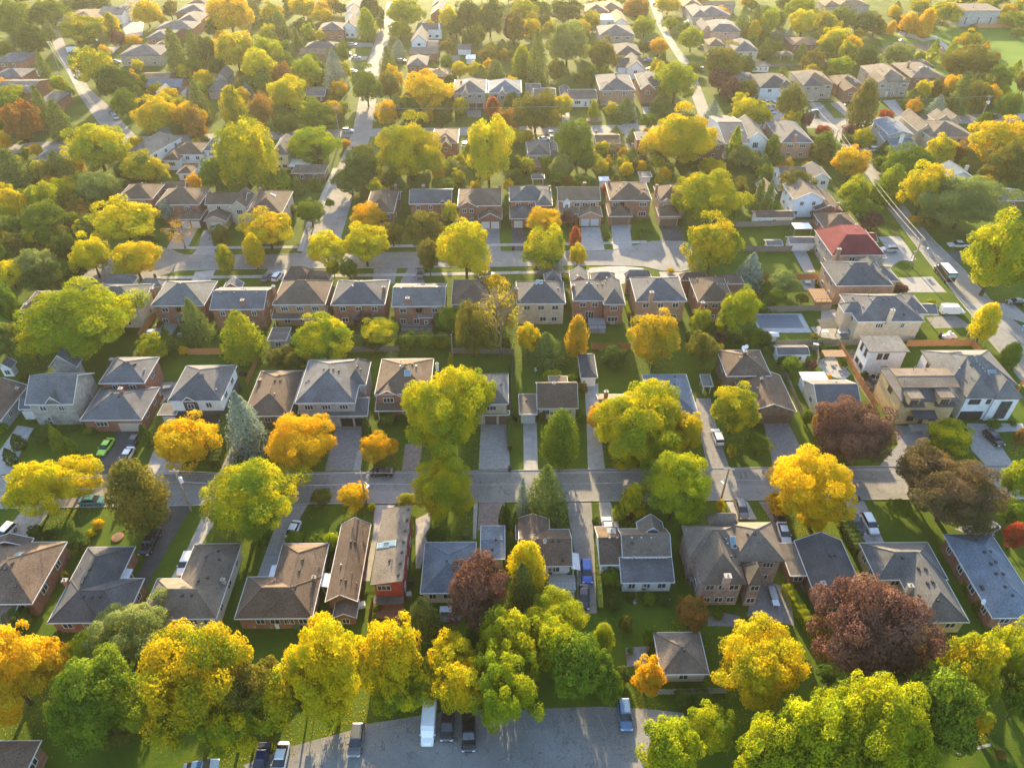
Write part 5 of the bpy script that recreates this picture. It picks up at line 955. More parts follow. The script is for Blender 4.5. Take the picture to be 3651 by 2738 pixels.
H('D2', 'brick house with cream garage', 'red-brick house with pointed gables and cream garage beside the upper street', 'brick', 'slate', [(1120, 1330, 720, 612, 6.2, 'h', 2.8), (1130, 1250, 745, 665, 6.0, 'gy', 2.4)], '1N2:1w1.5 0N2:1@.8 0Ng1@.25w3.2', vt=1, gcol=mat('garage_beige', (.5, .45, .37), (.58, .53, .45), 2, .6))
H('D3', 'pale blue house with white garage', 'pale blue-grey two-storey house with navy roof and white garage door', 'bluewhite', 'dark', [(20, 315, 728, 618, 6.2, 'h', 2.8), (180, 320, 730, 640, 6.2, 'h', 2.0)], '0N2:2w1.6 0Ng1@.2w4 0N1:1@.6', vt=1)
H('D3', 'stone house with tan roof', 'brown stone house with wide tan roof and arched entrance bay', 'stone', 'tan', [(370, 640, 700, 595, 6.2, 'h', 2.8), (380, 545, 712, 620, 6.4, 'h', 2.4, {'roof': 'dark'})], '1N2:2w1.4 0N2:1@.85 0Nd 0N1:2', vt=2)
H('D3', 'brown brick house with white gable', 'brown-roofed brick house with white front gable between two stone houses', 'brick', 'brown', [(660, 885, 710, 630, 4.8, 'h', 2.2), (720, 850, 760, 660, 4.6, 'gy', 1.8)], '1N2:1w2.0 0N1:2', sk=[(785, 648), (815, 680)], vt=0)
H('D3', 'grey stone house with porch', 'grey stone two-storey house with tan side roof and wide garage', 'stone', 'warm', [(1010, 1275, 680, 548, 6.4, 'h', 3.0), (1000, 1100, 690, 620, 6.2, 'gy', 1.8), (1180, 1275, 685, 620, 6.2, 'gy', 1.6)], '1N2:1w1.8 2N2:1w1.8 2N1:1w1.8 0Ng1@.2 0Nd@.55', ch=[(905, 620, 1.2)], vt=[(1015, 575, 2), (1025, 585, 2), (1035, 595, 2)])
H('D3', 'brown house with tall chimney', 'brown-roofed house with tall brick chimney beside a blue spruce', 'brown', 'warm', [(1275, 1570, 650, 525, 5.4, 'h', 2.6), (1340, 1480, 560, 500, 5.4, 'h', 1.6)], ch=[(1245, 565, 3.0, .9)], sk=[(1360, 560), (1455, 545), (1275, 590)], vt=1)
H('D0', 'grey house with long roof', 'grey stone house with long slate roof beside the left street', 'stone', 'slate', [(985, 1335, 462, 375, 5.0, 'h', 2.4)], '0N1:3 0R2:2', vt=1)
H('D0', 'house above the grey stone house', 'slate hip-roofed brick house beside a large dark conifer, upper left', 'brick', 'slate', [(1210, 1400, 322, 252, 4.6, 'h', 2.0)], '0N1:2', vt=1)
H('D0', 'tan-roofed brick house', 'tan-roofed brick house squeezed between two slate roofs, upper left', 'brick', 'tan', [(1250, 1405, 400, 350, 4.0, 'h', 1.8)], '0N1:2', vt=0)
H('D0', 'upper left long slate house', 'long slate-roofed house with several ridges near the top left', 'brick', 'slate', [(1280, 1600, 245, 180, 4.8, 'h', 2.2), (1450, 1650, 190, 110, 5.0, 'h', 2.4)], '0N1:3', sk=[(1395, 170)], vt=1)
H('D0', 'slate house with skylight', 'slate-roofed house with a bright skylight near the top left', 'brick', 'slate', [(1450, 1700, 110, 40, 5.2, 'h', 2.4)], '0N1:3', sk=[(1675, 70)], vt=1)
H('D0', 'brown roof in the haze', 'brown hip-roofed house fading into haze at the top edge, upper left', 'brick', 'brown', [(1550, 1710, 40, 0, 5.0, 'h', 2.2)], '', vt=0)
H('D0', 'wide tan roof', 'wide tan hip roof fading into the haze in the upper left', 'cream', 'tan', [(470, 800, 180, 80, 4.4, 'h', 2.6)], '', vt=1)
H('D0', 'white gabled house in the haze', 'white house with grey gables fading into the haze at upper left', 'white', 'grey', [(810, 1010, 125, 60, 5.0, 'gx', 2.2), (920, 1070, 100, 20, 5.0, 'gy', 2.4)], '0N1:3 1N1:2', vt=0)
H('D0', 'slate roof at the far left', 'slate hip roof at the far left above a sunny lawn', 'brick', 'slate', [(-60, 175, 520, 440, 4.0, 'h', 2.2)], '0N1:2', vt=0)
H('D0', 'grey roof at the left edge', 'grey hip roof at the left edge beside a parked maroon car', 'brick', 'slate', [(-80, 180, 645, 570, 4.0, 'h', 2.0)], '0N1:2', vt=0)
H('D0', 'chimneyed slate house far left', 'slate roof with a grey chimney at the far left edge', 'brick', 'slate', [(-60, 260, 770, 660, 4.4, 'gx', 2.0)], '0N1:2', ch=[(230, 740, 1.5, 1.1)], chm='grey', sk=[(105, 750)], vt=0)
H('D0', 'long slate house among conifers', 'long slate-roofed bungalow half hidden among the left-hand conifers', 'brick', 'slate', [(180, 360, 940, 770, 4.0, 'h', 2.0), (250, 390, 1030, 950, 3.0, 'h', 1.6)], '0N1:2', vt=1)
H('D0', 'tan shed-roofed garage', 'low tan-roofed garage beside the long slate house, left', 'brown', 'tan', [(1150, 1400, 660, 605, 3.0, 'gx', 1.2)], '0N1:2', vt=0, name='garage', cat='garage')
H('D0', 'blue-grey cross-gabled house', 'blue-grey cross-gabled bungalow among yellow trees in the left part', 'brick', 'blue', [(1205, 1500, 725, 660, 3.4, 'gx', 1.8), (1260, 1340, 800, 725, 3.2, 'gy', 1.6)], '0N1:3', vt=1)
H('D0', 'twin-gabled stone house', 'stone house with twin steep front gables behind a yellow tree, left', 'stone', 'slate', [(1480, 1620, 800, 745, 5.0, 'gx', 2.4), (1485, 1545, 830, 770, 4.8, 'gy', 2.6), (1545, 1615, 830, 770, 4.8, 'gy', 2.6)], '1N1:1 2N1:1', vt=0)
H('D0', 'gabled house in dark trees', 'small pale gabled house tucked into dark trees, upper left', 'stone', 'slate', [(1780, 1890, 660, 600, 4.6, 'gy', 3.0), (1720, 1830, 760, 680, 3.4, 'h', 2.0)], '0N1:1', vt=0)
H('D1', 'skylit slate house', 'slate-roofed house with skylight left of the middle street', 'brick', 'slate', [(540, 760, 255, 195, 5.0, 'h', 2.4)], '0N1:3', sk=[(650, 205)], vt=1)
H('D1', 'white steep-roofed house', 'white house with steep gables beside the middle street, upper part', 'white', 'grey', [(740, 860, 235, 160, 5.0, 'gy', 2.8), (760, 860, 140, 80, 5.2, 'gy', 2.6)], '0N1:2 0R1:2', ch=[(800, 185, 1.2)], vt=0)
H('D1', 'slate house at the top edge', 'slate and white house at the top edge left of the middle street', 'white', 'slate', [(770, 905, 70, 15, 5.0, 'gy', 2.4)], '', vt=0)
H('D1', 'dark house with tan ridge', 'dark-walled house with tan roof left of the blue spruce by the middle street', 'brown', 'tan', [(385, 610, 455, 405, 5.4, 'gx', 1.4), (430, 700, 400, 355, 4.4, 'h', 1.8, {'roof': 'slate'})], '0N1:2', vt=1)
H('D1', 'house with three slit windows', 'dark-roofed house with three white slit windows behind yellow trees', 'char', 'slate', [(440, 600, 800, 740, 4.6, 'gx', 2.0)], '0N1:3w.7', vt=0)
H('D1', 'white cape house', 'white house with slate gable roof and white chimney right of the middle street', 'white', 'slate', [(1370, 1570, 245, 195, 5.0, 'gxR', 2.2), (1345, 1450, 280, 205, 4.6, 'gy', 2.2)], '0N1:3', ch=[(1552, 220, 1.5, .8)], chm='white', vt=0)
H('D1', 'white steep-gabled house', 'small white house with steep front gable right of the middle street', 'white', 'slate', [(1312, 1450, 350, 280, 4.4, 'gy', 3.2), (1440, 1540, 385, 340, 3.0, 'gx', 1.0)], '0N1:1', vt=0)
H('D1', 'brown brick bungalow', 'brown brick bungalow below the white steep-gabled house', 'brick', 'warm', [(1300, 1540, 452, 395, 3.4, 'gx', 1.6)], '0N1:2', vt=0)
H('D1', 'pyramid-roofed brick bungalow', 'grey pyramid-roofed brick bungalow with a tan rear wing right of the middle street', 'brick', 'grey', [(1280, 1450, 550, 470, 3.6, 'h', 2.2), (1400, 1660, 640, 570, 3.2, 'h', 1.4, {'roof': 'tan'})], '0N1:2', ch=[(1553, 575, 1.0, .8)], vt=1)
H('D1', 'peaked house at the top', 'house with two sharp slate peaks at the top edge', 'brick', 'slate', [(1475, 1620, 130, 60, 5.2, 'gy', 3.2), (1490, 1600, 60, 10, 5.2, 'gy', 3.0)], '0N1:2', vt=0)
H('D1', 'pale backyard shed', 'low pale-roofed shed in a back yard right of the middle street', 'white', 'grey', [(1590, 1722, 503, 465, 2.6, 'gx', 1.0)], '', vt=0, name='shed', cat='shed')
H('D1', 'white flat-roofed shed', 'small white flat-roofed shed in a back yard behind the stone twins', 'white', 'white', [(1770, 1852, 490, 456, 2.6, 'f', 0)], '', vt=0, name='shed', cat='shed')
H('D1', 'grey low shed under trees', 'low grey shed under dark trees in the upper middle', 'white', 'grey', [(1700, 1815, 410, 370, 2.8, 'gx', 1.2)], '', vt=0, name='shed', cat='shed')
H('D2', 'brick house with tan hip roof', 'brick house with tan hip roof near the top, left of the upper street', 'brick', 'tan', [(665, 870, 105, 40, 5.0, 'h', 2.6), (790, 990, 85, 20, 5.0, 'h', 2.4)], '0N1:2', vt=0)
H('D2', 'flat white-walled house', 'white-walled house with flat pale roof left of the upper street', 'white', 'white', [(795, 985, 165, 118, 4.8, 'f', 0), (910, 1020, 190, 110, 4.6, 'gy', 2.0, {'roof': 'tan'})], '1N1:1', vt=0)
H('D2', 'slate house left of the upper street', 'slate-roofed stone house with white back porch left of the upper street', 'stone', 'slate', [(785, 1080, 295, 215, 5.4, 'h', 2.8)], '0N2:3', vt=1)
H('D2', 'dark-roofed house behind olive tree', 'charcoal-roofed brick house right of the round olive tree', 'brick', 'dark', [(925, 1135, 455, 370, 4.6, 'h', 2.4)], '0N2:3', sk=[(1000, 420)], vt=0)
H('D2', 'white house with steep dormer', 'white house with steep dark-edged gable above two parked cars', 'white', 'dark', [(935, 1165, 560, 485, 4.6, 'gx', 2.0), (1010, 1165, 575, 490, 4.6, 'gy', 3.0)], '1N2:1w1.6', vt=0, ch=[(1015, 490, 1.0)])
H('D2', 'tan-roofed house at the top edge', 'tan-roofed house at the top edge right of the upper street', 'stone', 'tan', [(1480, 1650, 60, 5, 5.2, 'h', 2.6), (1640, 1920, 45, 15, 4.6, 'gx', 1.2)], '', vt=0)
H('D2', 'slate gabled house', 'slate-roofed stone house with two gables behind a small orange tree', 'stone', 'slate', [(1600, 1880, 135, 60, 5.8, 'h', 2.8), (1560, 1700, 140, 55, 5.8, 'h', 2.4)], '0N2:3', vt=0)
H('D2', 'mauve-brick house with skylight', 'mauve-brick two-storey house with flat-topped slate roof and skylight', 'pink', 'slate', [(1710, 1965, 262, 180, 6.2, 't', 2.2), (1640, 1720, 260, 190, 5.4, 'gy', 2.6)], '0N2:1w1.2', sk=[(1815, 187)], vt=0)
H('D2', 'beige house with grey hip roof', 'beige house with slate hip roof behind the round olive-gold tree', 'beige', 'slate', [(1900, 2110, 425, 340, 5.6, 'h', 2.8), (1690, 1830, 380, 330, 4.6, 'h', 2.0, {'roof': 'tan'})], '0N2:2 0R2:1', vt=1)
H('D2', 'white pool house', 'small white pool house with dark roof and black door openings', 'white', 'dark', [(2055, 2205, 552, 520, 2.7, 'sy', .4)], '0N1:3w.8', vt=0, name='shed', cat='shed')
H('D2', 'grey roof behind maroon trees', 'grey hip roof showing behind two maroon trees', 'stone', 'grey', [(1870, 2110, 690, 605, 4.6, 'h', 2.2)], '', vt=0)
H('D3', 'long brown brick bungalow', 'long brown-roofed brick bungalow with a row of windows, upper right', 'brick', 'brown', [(290, 530, 378, 312, 3.3, 'h', 1.6)], '0N1:5w1.0 0Nd@.25', vt=0)
H('D3', 'dark-roofed gazebo', 'small dark pyramid-roofed gazebo in the yard below the long brick bungalow', 'brown', 'warm', [(190, 305, 462, 430, 2.4, 'h', 1.2, {'open': 1})], '', vt=0, name='gazebo', cat='gazebo')
H('D3', 'tan-roofed house at top right', 'tan and slate house with skylight at the top edge, right part', 'stone', 'tan', [(680, 940, 50, 5, 5.0, 'h', 2.0), (560, 700, 55, 10, 5.0, 'h', 2.0)], '0N1:3', sk=[(825, 20)], vt=0)
H('D3', 'flat-roofed school building', 'large flat-roofed grey block building with dark slit windows beside the park', 'grey', 'flat', [(1690, 2035, 92, 32, 8.0, 'f', 0)], '0N1:3w1.2h4.0', vt=0, name='school_building', cat='building')
H('D3', 'white garden shed', 'white gable-ended shed between two green trees, upper right', 'white', 'grey', [(555, 615, 540, 500, 2.8, 'gy', 1.2)], '', vt=0, name='shed', cat='shed')

# ================================================================== trees
trees('A0', '''O r -250 755 300 1340;V r 560 1150 980 1500;X r 1240 1180 1640 1600;D r 30 640 200 800;O r 190 775 450 1200;W w 560 600 1090 1010;L r 365 760 760 1120;N r 340 900 920 1530;J r 860 725 1560 1500;V r 1380 925 1740 1420;
D r 165 120 280 235;D r 265 150 345 215;G r 580 85 655 155;Y r 535 150 600 210;D r 430 205 560 275;N r 1620 185 1690 260;W r 505 220 560 290''')
trees('A1', '''X r -70 1000 330 1420;V r 180 960 440 1330;Y r 215 690 760 1330;Y r 700 700 1095 1180;X r 730 940 1180 1290;Y r 1065 795 1430 1180;Y r 1150 950 1490 1340;V r 20 920 260 1290;X o 390 1010 640 1370;
L r 455 170 560 310;D r 1090 155 1215 238;W r 1310 155 1388 203;D c 1550 0 1612 150;D c 1590 20 1642 170;D c 1630 40 1682 190;E s 985 560 1185 840;M r 1205 285 1610 770;N r 190 195 330 245;N r 330 195 480 245;D r 1320 780 1480 940''')
trees('A2', '''Y o -10 185 290 560;E s 20 330 190 690;L w -190 640 240 1100;L r 85 520 540 960;L o 530 660 705 1010;N r 270 760 640 1280;L r 150 700 480 1130;N r 560 1000 760 1290;L w -250 900 230 1400;N r 440 820 700 1270;
N r 605 385 745 520;R r 1070 560 1290 800;V r 720 690 810 800;N r 870 760 970 880;O r 800 955 1010 1232;D r 680 1010 800 1130;D r 1060 1170 1190 1260;D r 1180 1180 1310 1260;L r 850 1320 1250 1750;L r 1165 1258 1475 1560;D r 640 560 740 660;N r 860 560 960 620;D r 960 570 1050 630;X r 590 930 680 1140;
N r 1290 640 1380 720;D r 760 540 830 620;N r 770 895 815 940''')
trees('A3', '''Y r -195 700 405 1290;M r 455 430 1195 1190;L r 550 1070 1140 1750;L r 190 1160 680 1800;L r -60 1290 320 1800;L r 420 1120 820 1600;L w 300 1400 760 1900;L w 780 1280 1180 1800;N r 980 1000 1480 1620;X r 1265 790 1640 1230;L w 1520 620 1820 1260;N r 1640 950 1900 1480;G r 1430 1255 1570 1480;P r 1640 95 1800 290;L r 1380 1000 1560 1250;
D r 460 1000 600 1130;X r 590 90 660 160;N r 1370 480 1450 560;R r 1590 1540 1660 1610;V r 1440 600 1500 680;N r 300 300 335 330''')
trees('B0', '''Y r 50 1000 480 1440;Y r 300 950 760 1330;V o 750 955 1240 1550;G r 1120 655 1640 1090;B s 1735 460 1985 985;X r 1500 1030 2215 1530;D c 55 930 150 1065;D c 105 825 215 955;N c 425 765 545 1005;N c 500 850 605 1010;D r 235 765 410 865;D c 1055 755 1158 935;V r 140 370 250 455;
N r -60 730 60 830;D r 500 760 580 800;N r 650 770 720 830;D r 1120 1180 1160 1210''')
trees('B1', '''G r 55 655 620 1100;O r 790 795 1065 1025;K r 1065 330 1720 1060;K r 1480 300 1800 760;K r 1160 990 1670 1470;X r 1075 1250 1215 1375;G r 635 1180 870 1370;V r 430 1230 600 1350;L r 850 1330 920 1400;Y r 535 1550 655 1659;V r 95 185 250 360;V r 220 200 400 360;Y r 320 230 430 330;L c 1445 220 1492 345;
N r 940 670 1060 750;D c 815 700 890 850;D r 1285 1530 1425 1620;D c 1850 1330 1900 1500''')
trees('B2', '''N o 245 600 580 1085;K r 620 440 1310 1090;K r 870 395 1310 850;O r 600 600 800 830;Y r 1230 650 1480 960;X r 760 850 1050 1090;L r 990 925 1540 1500;X r 850 1130 1060 1500;E s 160 1010 440 1490;B s 80 1120 182 1465;X r 1520 440 1890 830;N r 1785 810 1970 995;E r 330 1480 480 1560;Y r 1560 1290 1630 1405;N r 530 640 610 790;D r 245 630 305 760;V r 540 380 615 600;L r 285 345 420 440;L r 465 370 550 440;V r 1570 400 1665 480;
D r 640 1350 700 1600;N r 1290 1390 1350 1640;X r 1640 890 1720 1010;L r 790 1330 900 1480;M r 880 1330 960 1500;D r 690 230 920 260''')
trees('B3', '''M r 440 545 1050 1080;R r 400 640 570 860;G r 75 910 735 1500;G r 60 1240 260 1430;Z r 1020 860 1400 1290;Z r 1090 930 1800 1560;X r 1260 705 1590 975;L r 1815 975 2010 1330;N r 1780 1290 2000 1500;R r 1890 760 2010 950;N o 1800 125 1965 325;N r 590 260 665 335;M r 355 275 445 350;N r 165 250 330 360;V r 0 60 100 200;N r 970 1290 1150 1450;
G r 300 1380 520 1520;N r 320 600 420 800;O r 510 380 550 430;N r 1700 735 1800 765;N r 1860 720 1920 765;V r 460 880 700 1000;L r 450 150 515 200''')
trees('C0', '''Y r -150 130 210 440;L r 200 110 480 400;Y r 420 70 645 260;W w 620 10 1000 280;D r 630 160 790 340;N r 170 260 560 560;V r 540 230 740 420;R r 520 300 740 470;Y r 750 245 1310 640;V r 370 430 590 610;Y r 200 470 390 640;Y r 600 430 745 580;Y r 575 540 930 900;Y r 905 590 1320 930;Y o 490 580 620 730;D r 440 520 660 800;W r 140 640 460 950;V r 0 520 200 730;N r -20 390 200 600;Y r -80 750 230 1000;D r 200 820 560 1010;N r -100 950 160 1300;E r -150 1250 150 1600;L r 200 960 1110 1540;O r 215 1140 400 1330;X r 100 1330 420 1600;
L r 1130 1365 1430 1600;D c 1380 1310 1490 1565;O r 1485 1470 1562 1560;E s 1555 1040 1762 1445;L p 1870 1140 2235 1625;B r 1300 255 1450 445;G b 1330 400 1660 660;V r 1740 455 1925 655;X o 1770 615 1950 858;Y o 2000 520 2205 825;L r 380 100 560 300;N r 300 480 460 650;E r 600 380 820 560;N r 60 160 280 380;V r 380 600 520 720;D r 560 780 720 930;N r 300 900 460 1040;D r 1150 560 1300 640;E r -140 430 40 640;N r -140 620 80 820;
D r 640 560 760 700;X r 90 820 240 930;D r 2060 440 2180 620;N r 700 200 880 330''')
trees('C1', '''Y r -110 355 365 655;N r 355 250 610 480;Y r 435 495 800 850;Y r 730 440 1130 800;G r 810 275 1110 520;G r 1040 310 1190 470;V r 1060 430 1260 640;L r 600 760 740 900;N r 720 740 880 930;V r 1270 325 1600 660;Y r 1570 270 1710 460;V r 1370 560 1560 900;L o 1255 370 1320 570;L o 1750 340 1840 440;Y r 1450 560 1570 700;Y r 1520 410 2020 915;
M r 840 1180 1020 1330;X r 880 1225 1220 1480;N r 1210 1340 1380 1510;N r 1350 1335 1530 1500;N r 1490 1350 1660 1500;N r 1510 1135 1740 1380;V w 1660 1080 2010 1560;H r 1860 860 2130 1130;Q b 1840 880 2270 1580;Q r 1900 1000 2200 1400;X r 340 1200 845 1620;V r 140 1490 400 1630;N c 130 30 250 230;N c 230 20 360 240;D r 480 60 580 250;W r 1100 1530 1220 1600;V r 1040 0 1240 180;N r 1480 100 1700 190;W r 1590 -20 1760 110;
W r 300 300 380 400;D r 920 1420 1080 1490;D r 2050 1400 2150 1540;N r 600 250 680 330''')
trees('C2', '''G r 150 315 470 560;X w 150 480 545 840;B s 295 655 468 905;P o 525 470 648 655;Y r 525 620 685 820;M r 470 350 595 480;K r 1395 10 1990 470;X r 1490 380 1970 900;B s 1900 670 2115 1015;L r 1765 965 2110 1390;L r 1530 1150 1720 1380;Y r 90 1255 300 1560;E s 190 1340 480 1645;H o 480 1175 725 1600;H r 1020 1170 1500 1640;V r 1510 1340 1800 1640;N r 1480 1340 1600 1480;Y o 1755 1280 1828 1365;M r 1740 1370 1860 1440;N r 1980 1320 2212 1490;E p 2010 60 2145 410;V r 1900 90 2020 300;N r 350 0 560 140;D r 0 0 150 150;
P r 800 115 860 240;N r 1090 410 1150 450;D c 865 30 905 110;N r 1120 480 1180 530;N r 1170 490 1220 540;N r 1080 520 1150 580;N r 810 520 880 600;D r 2120 1130 2212 1200;Y r 1340 830 1410 870;L r 480 880 540 930;N r 2060 920 2200 1010;D r 1850 1400 1990 1470;E r 1640 1420 1760 1480;N r 1860 300 1960 440;
D r 780 1500 900 1560;N r 900 1510 1010 1570;X r 1330 1080 1400 1150''')
trees('C3', '''V r 190 0 475 250;E p 0 80 120 400;L r 690 60 940 330;L p 910 -60 1245 300;N r 720 250 1020 400;Y r 1195 -60 1610 390;W r 1380 25 2080 510;K r 1700 360 2330 1070;M r 875 360 1050 520;Y o 1780 1090 2030 1430;N o 2010 1440 2190 1680;M r 1120 960 1255 1045;V r 310 1030 440 1125;N r 80 990 240 1135;N r 0 1090 80 1200;D r 0 1350 120 1500;V r 1360 380 1530 520;R r 100 1140 170 1190;W r 85 905 360 960;
L r 840 480 900 520;L r 1410 1095 1490 1125;N r 150 1560 240 1640;V r 430 1370 520 1430;N r 520 1450 570 1500;N r 240 400 310 470;G r 1260 390 1360 460;V r 2240 250 2420 520;L r 1290 460 1340 500''')
trees('D0', '''N r -50 0 220 330;D r 100 185 420 480;E s 390 130 475 330;X r 480 120 860 360;X o 830 105 1000 290;Y r 1085 0 1345 225;V r 1340 0 1480 160;G r 1700 -50 2110 300;E p 1390 185 1600 610;E p 1560 210 1740 600;N r 250 0 590 200;D r 600 -20 830 90;M r 920 245 1040 400;O r 1030 300 1185 380;X r 600 390 940 720;D r 800 530 1100 850;D r 960 590 1180 800;V r 990 600 1170 760;E s 340 390 430 645;L r 410 625 560 770;E p 330 670 500 1100;E p 430 790 660 1180;L r 520 700 610 820;R r 0 835 340 1190;L r -50 700 210 870;O r -60 1110 95 1255;N r 940 720 1130 1000;E p 1110 690 1250 890;Y r 1105 800 1480 1100;Y r 1310 720 1480 860;Y r 1225 680 1370 790;X r 1380 800 1580 960;R o 1500 880 1720 1155;E p 1590 630 1790 1035;X o 1800 700 2060 1060;B s 2010 665 2122 845;R r 2050 770 2280 1090;Y r 1775 255 2140 600;Y r 2000 390 2300 720;N r 1530 480 1700 620;K w 1740 980 2300 1600;K r 540 1010 1070 1440;X r 1010 1260 1345 1530;N r 1650 1300 1880 1583;E s 410 1230 620 1490;E p 0 1210 290 1560;V r 290 1330 450 1530;D r 960 1320 1120 1530;E s 2080 0 2212 210;D r 1640 300 1800 560;N r 2080 600 2260 800;B r 1290 1050 1430 1160;N r -80 330 110 480;N r 0 460 150 560;N r 620 250 800 380;D r 1730 480 1880 640;X r 1830 300 1950 420;D r 1700 150 1850 320;N r 380 30 560 180;D r 230 60 420 230;N r 1140 620 1230 720;N r -120 900 40 1120''')
trees('D1', '''E p 150 80 340 330;X r 60 20 260 240;Y r 465 65 670 205;Y r 300 -30 530 160;L r 400 200 520 345;L o 850 65 1045 335;L r 1100 -20 1445 240;L r 1125 170 1320 330;D r 890 -50 1085 225;B s 1165 300 1272 495;E s 1065 365 1190 595;B s 615 365 790 755;L r 310 465 590 735;L r -40 300 260 600;N r 180 440 380 630;Y r 110 630 470 930;N r 370 820 700 1110;D r 160 940 380 1140;L r 270 1045 730 1350;V r 610 770 740 885;N r 810 560 1080 890;V r 1040 590 1235 840;G r 1235 600 1680 940;D r 1150 785 1410 1045;O r 1030 820 1210 1060;D r 1490 880 1650 1065;K r 1015 970 1590 1540;Y r 1735 960 2180 1560;W r 1585 1310 1770 1475;D r 725 1235 1070 1560;D r 650 1385 980 1610;V r 820 1210 1020 1310;O r 735 1155 820 1235;P o 1915 795 2075 975;R r 1980 900 2200 1150;W o 1930 490 2095 665;Y r 1640 505 1800 650;Y r 1770 515 1930 650;V r 1550 330 1690 445;D r 1670 0 1900 290;D r 1850 0 2095 310;N r 1800 200 1930 390;Y r 1545 50 1720 255;V r 2100 100 2260 400;L o 2150 380 2300 650;E p 330 200 430 430;D r 660 20 800 130;N r 130 330 330 480;N r 0 560 170 740;D r 340 150 470 300;D r 1730 240 1850 420;V r 1860 400 2060 520;N r 720 340 800 400;D r 460 1180 600 1400;D r 1620 150 1760 330;Y r 520 250 610 350;N r 1020 150 1100 260;L r 560 200 680 290;D r 470 650 580 730;N r 640 650 700 740''')
trees('D2', '''L r 45 0 290 185;M r -20 100 165 370;N r 200 0 400 150;D r 360 0 650 205;E s 185 200 350 690;W r 340 165 700 560;L o 50 370 235 625;V r 350 480 490 690;V r 690 320 945 610;R r 980 -20 1210 175;L r 1065 130 1250 310;N o 1115 60 1190 145;O r 1190 310 1365 465;N o 1280 435 1350 535;L r 1310 135 1440 245;L r 1440 230 1660 430;N r 1420 190 1560 290;Y r 1230 -30 1480 105;L r 1250 500 1590 860;L r 1205 670 1350 800;V r 1635 365 1990 700;M r 1675 570 1900 765;M r 1780 640 1960 850;V r 1890 655 2110 850;B s 1640 810 1782 1055;X r 1880 800 2212 1085;G r 1725 60 1870 180;E s 1890 0 2010 330;E s 1980 20 2130 330;Y o 2000 165 2145 340;L r 2110 60 2280 300;E s 2100 310 2215 490;Y r 1160 895 1760 1410;N r 415 985 770 1390;V r 65 770 440 1110;N r 1110 935 1270 1075;L o 685 810 785 995;Y r 830 840 950 975;W r 365 1285 570 1500;X r 730 1170 870 1310;V b 810 1150 1010 1330;L c 1820 1050 1950 1355;E r 1850 1200 2100 1410;X r 1600 1310 1840 1460;N r 2070 1380 2212 1510;V r 1910 1455 2020 1583;D c 1040 1340 1112 1435;N r 600 1250 760 1440;N r 0 600 110 690;D r 640 560 760 640;V r 560 600 660 700;N r 1500 520 1640 620;D r 2090 380 2230 520;N r 2000 300 2110 400;X r 750 1310 860 1470''')
trees('D3', '''N r 0 50 150 230;L r 220 -10 520 160;Y r 270 80 490 300;X r 450 90 690 300;N r 590 55 820 260;D r 780 90 1010 300;B s 105 240 180 340;B s 165 230 235 345;B s 215 220 295 345;V r 900 130 1060 300;O o 1065 170 1165 290;O r 1180 105 1345 295;O o 1320 65 1490 310;X r 1440 0 1700 210;E s 1080 0 1190 140;X r 1260 0 1450 115;Y r 500 225 800 430;G r 680 290 870 480;D r 790 375 1010 610;V r 365 415 585 610;L r 570 470 800 650;W r 1045 350 1310 560;L c 1380 330 1492 525;L c 1550 350 1650 475;L r 1300 420 1400 530;X r 1640 255 1870 420;V r 1520 390 2000 690;O c 1850 345 1920 430;N r 1890 530 2110 800;E p 1540 560 1720 960;E p 1660 590 1810 880;B s 1735 580 1805 760;B s 1285 545 1440 725;B s 1380 770 1540 995;Y r 1305 660 1450 830;V r 1430 650 1540 800;G r 1240 815 1370 950;V r 1730 650 1960 950;N r 2000 760 2200 1020;V r 2150 560 2320 800;L c 2080 500 2172 645;V r 160 685 400 1020;V o 750 645 1030 1070;M r 340 920 460 1085;P r 470 1035 600 1130;N r 470 1090 640 1320;P r 1000 910 1140 1000;M r 705 1030 830 1150;X r 790 1060 970 1230;V r 430 1170 640 1350;N o 60 1100 200 1345;N r 0 850 110 1085;O r 620 1205 940 1500;N r 1060 1195 1480 1560;Y r 1390 1115 1650 1350;R r 1590 1180 1730 1350;Y r 1740 985 2380 1400;V r 1890 1180 2260 1560;D c 1000 1170 1082 1285;E s 20 300 110 480;N r 100 350 210 440;N r 0 240 110 340;N r 1660 110 1780 200;L r 2010 100 2190 230;P r 1970 440 2020 490;N r 2100 240 2230 300;D r 150 0 300 80;N r 950 1290 1100 1430;E r 690 1110 800 1220;L r 1250 380 1310 440;D r 1480 800 1620 940;L r 1990 700 2100 850;R r 1490 1060 1570 1130;N r 1750 200 1830 260;D r 2250 20 2400 140;N r 1900 -60 2100 40''')
hedge('A3', 'L', 262, 540, 465, 880, 1.6, 1.8, 'long sunlit lime green hedge right of the stone house patio')
hedge('A3', 'E', 605, 90, 725, 320, 2.2, 2.2, 'dark green hedge along the lawn left of the parked black and white cars')
hedge('B0', 'E', 1700, 700, 1600, 1070, 2.0, 2.2, 'tall dark hedge beside the driveway left of the big blue spruce')
hedge('B1', 'E', 1898, 770, 1905, 945, .9, 1.6, 'narrow dark hedge along the pale interlock driveway')
hedge('A2', 'E', 575, 10, 600, 660, .9, 1.0, 'long thin planted strip with shrubs between two driveways')
hedge('C2', 'L', 1000, 1125, 1030, 1225, 1.0, .8, 'bright lime grass strip between two brick houses of the third row')
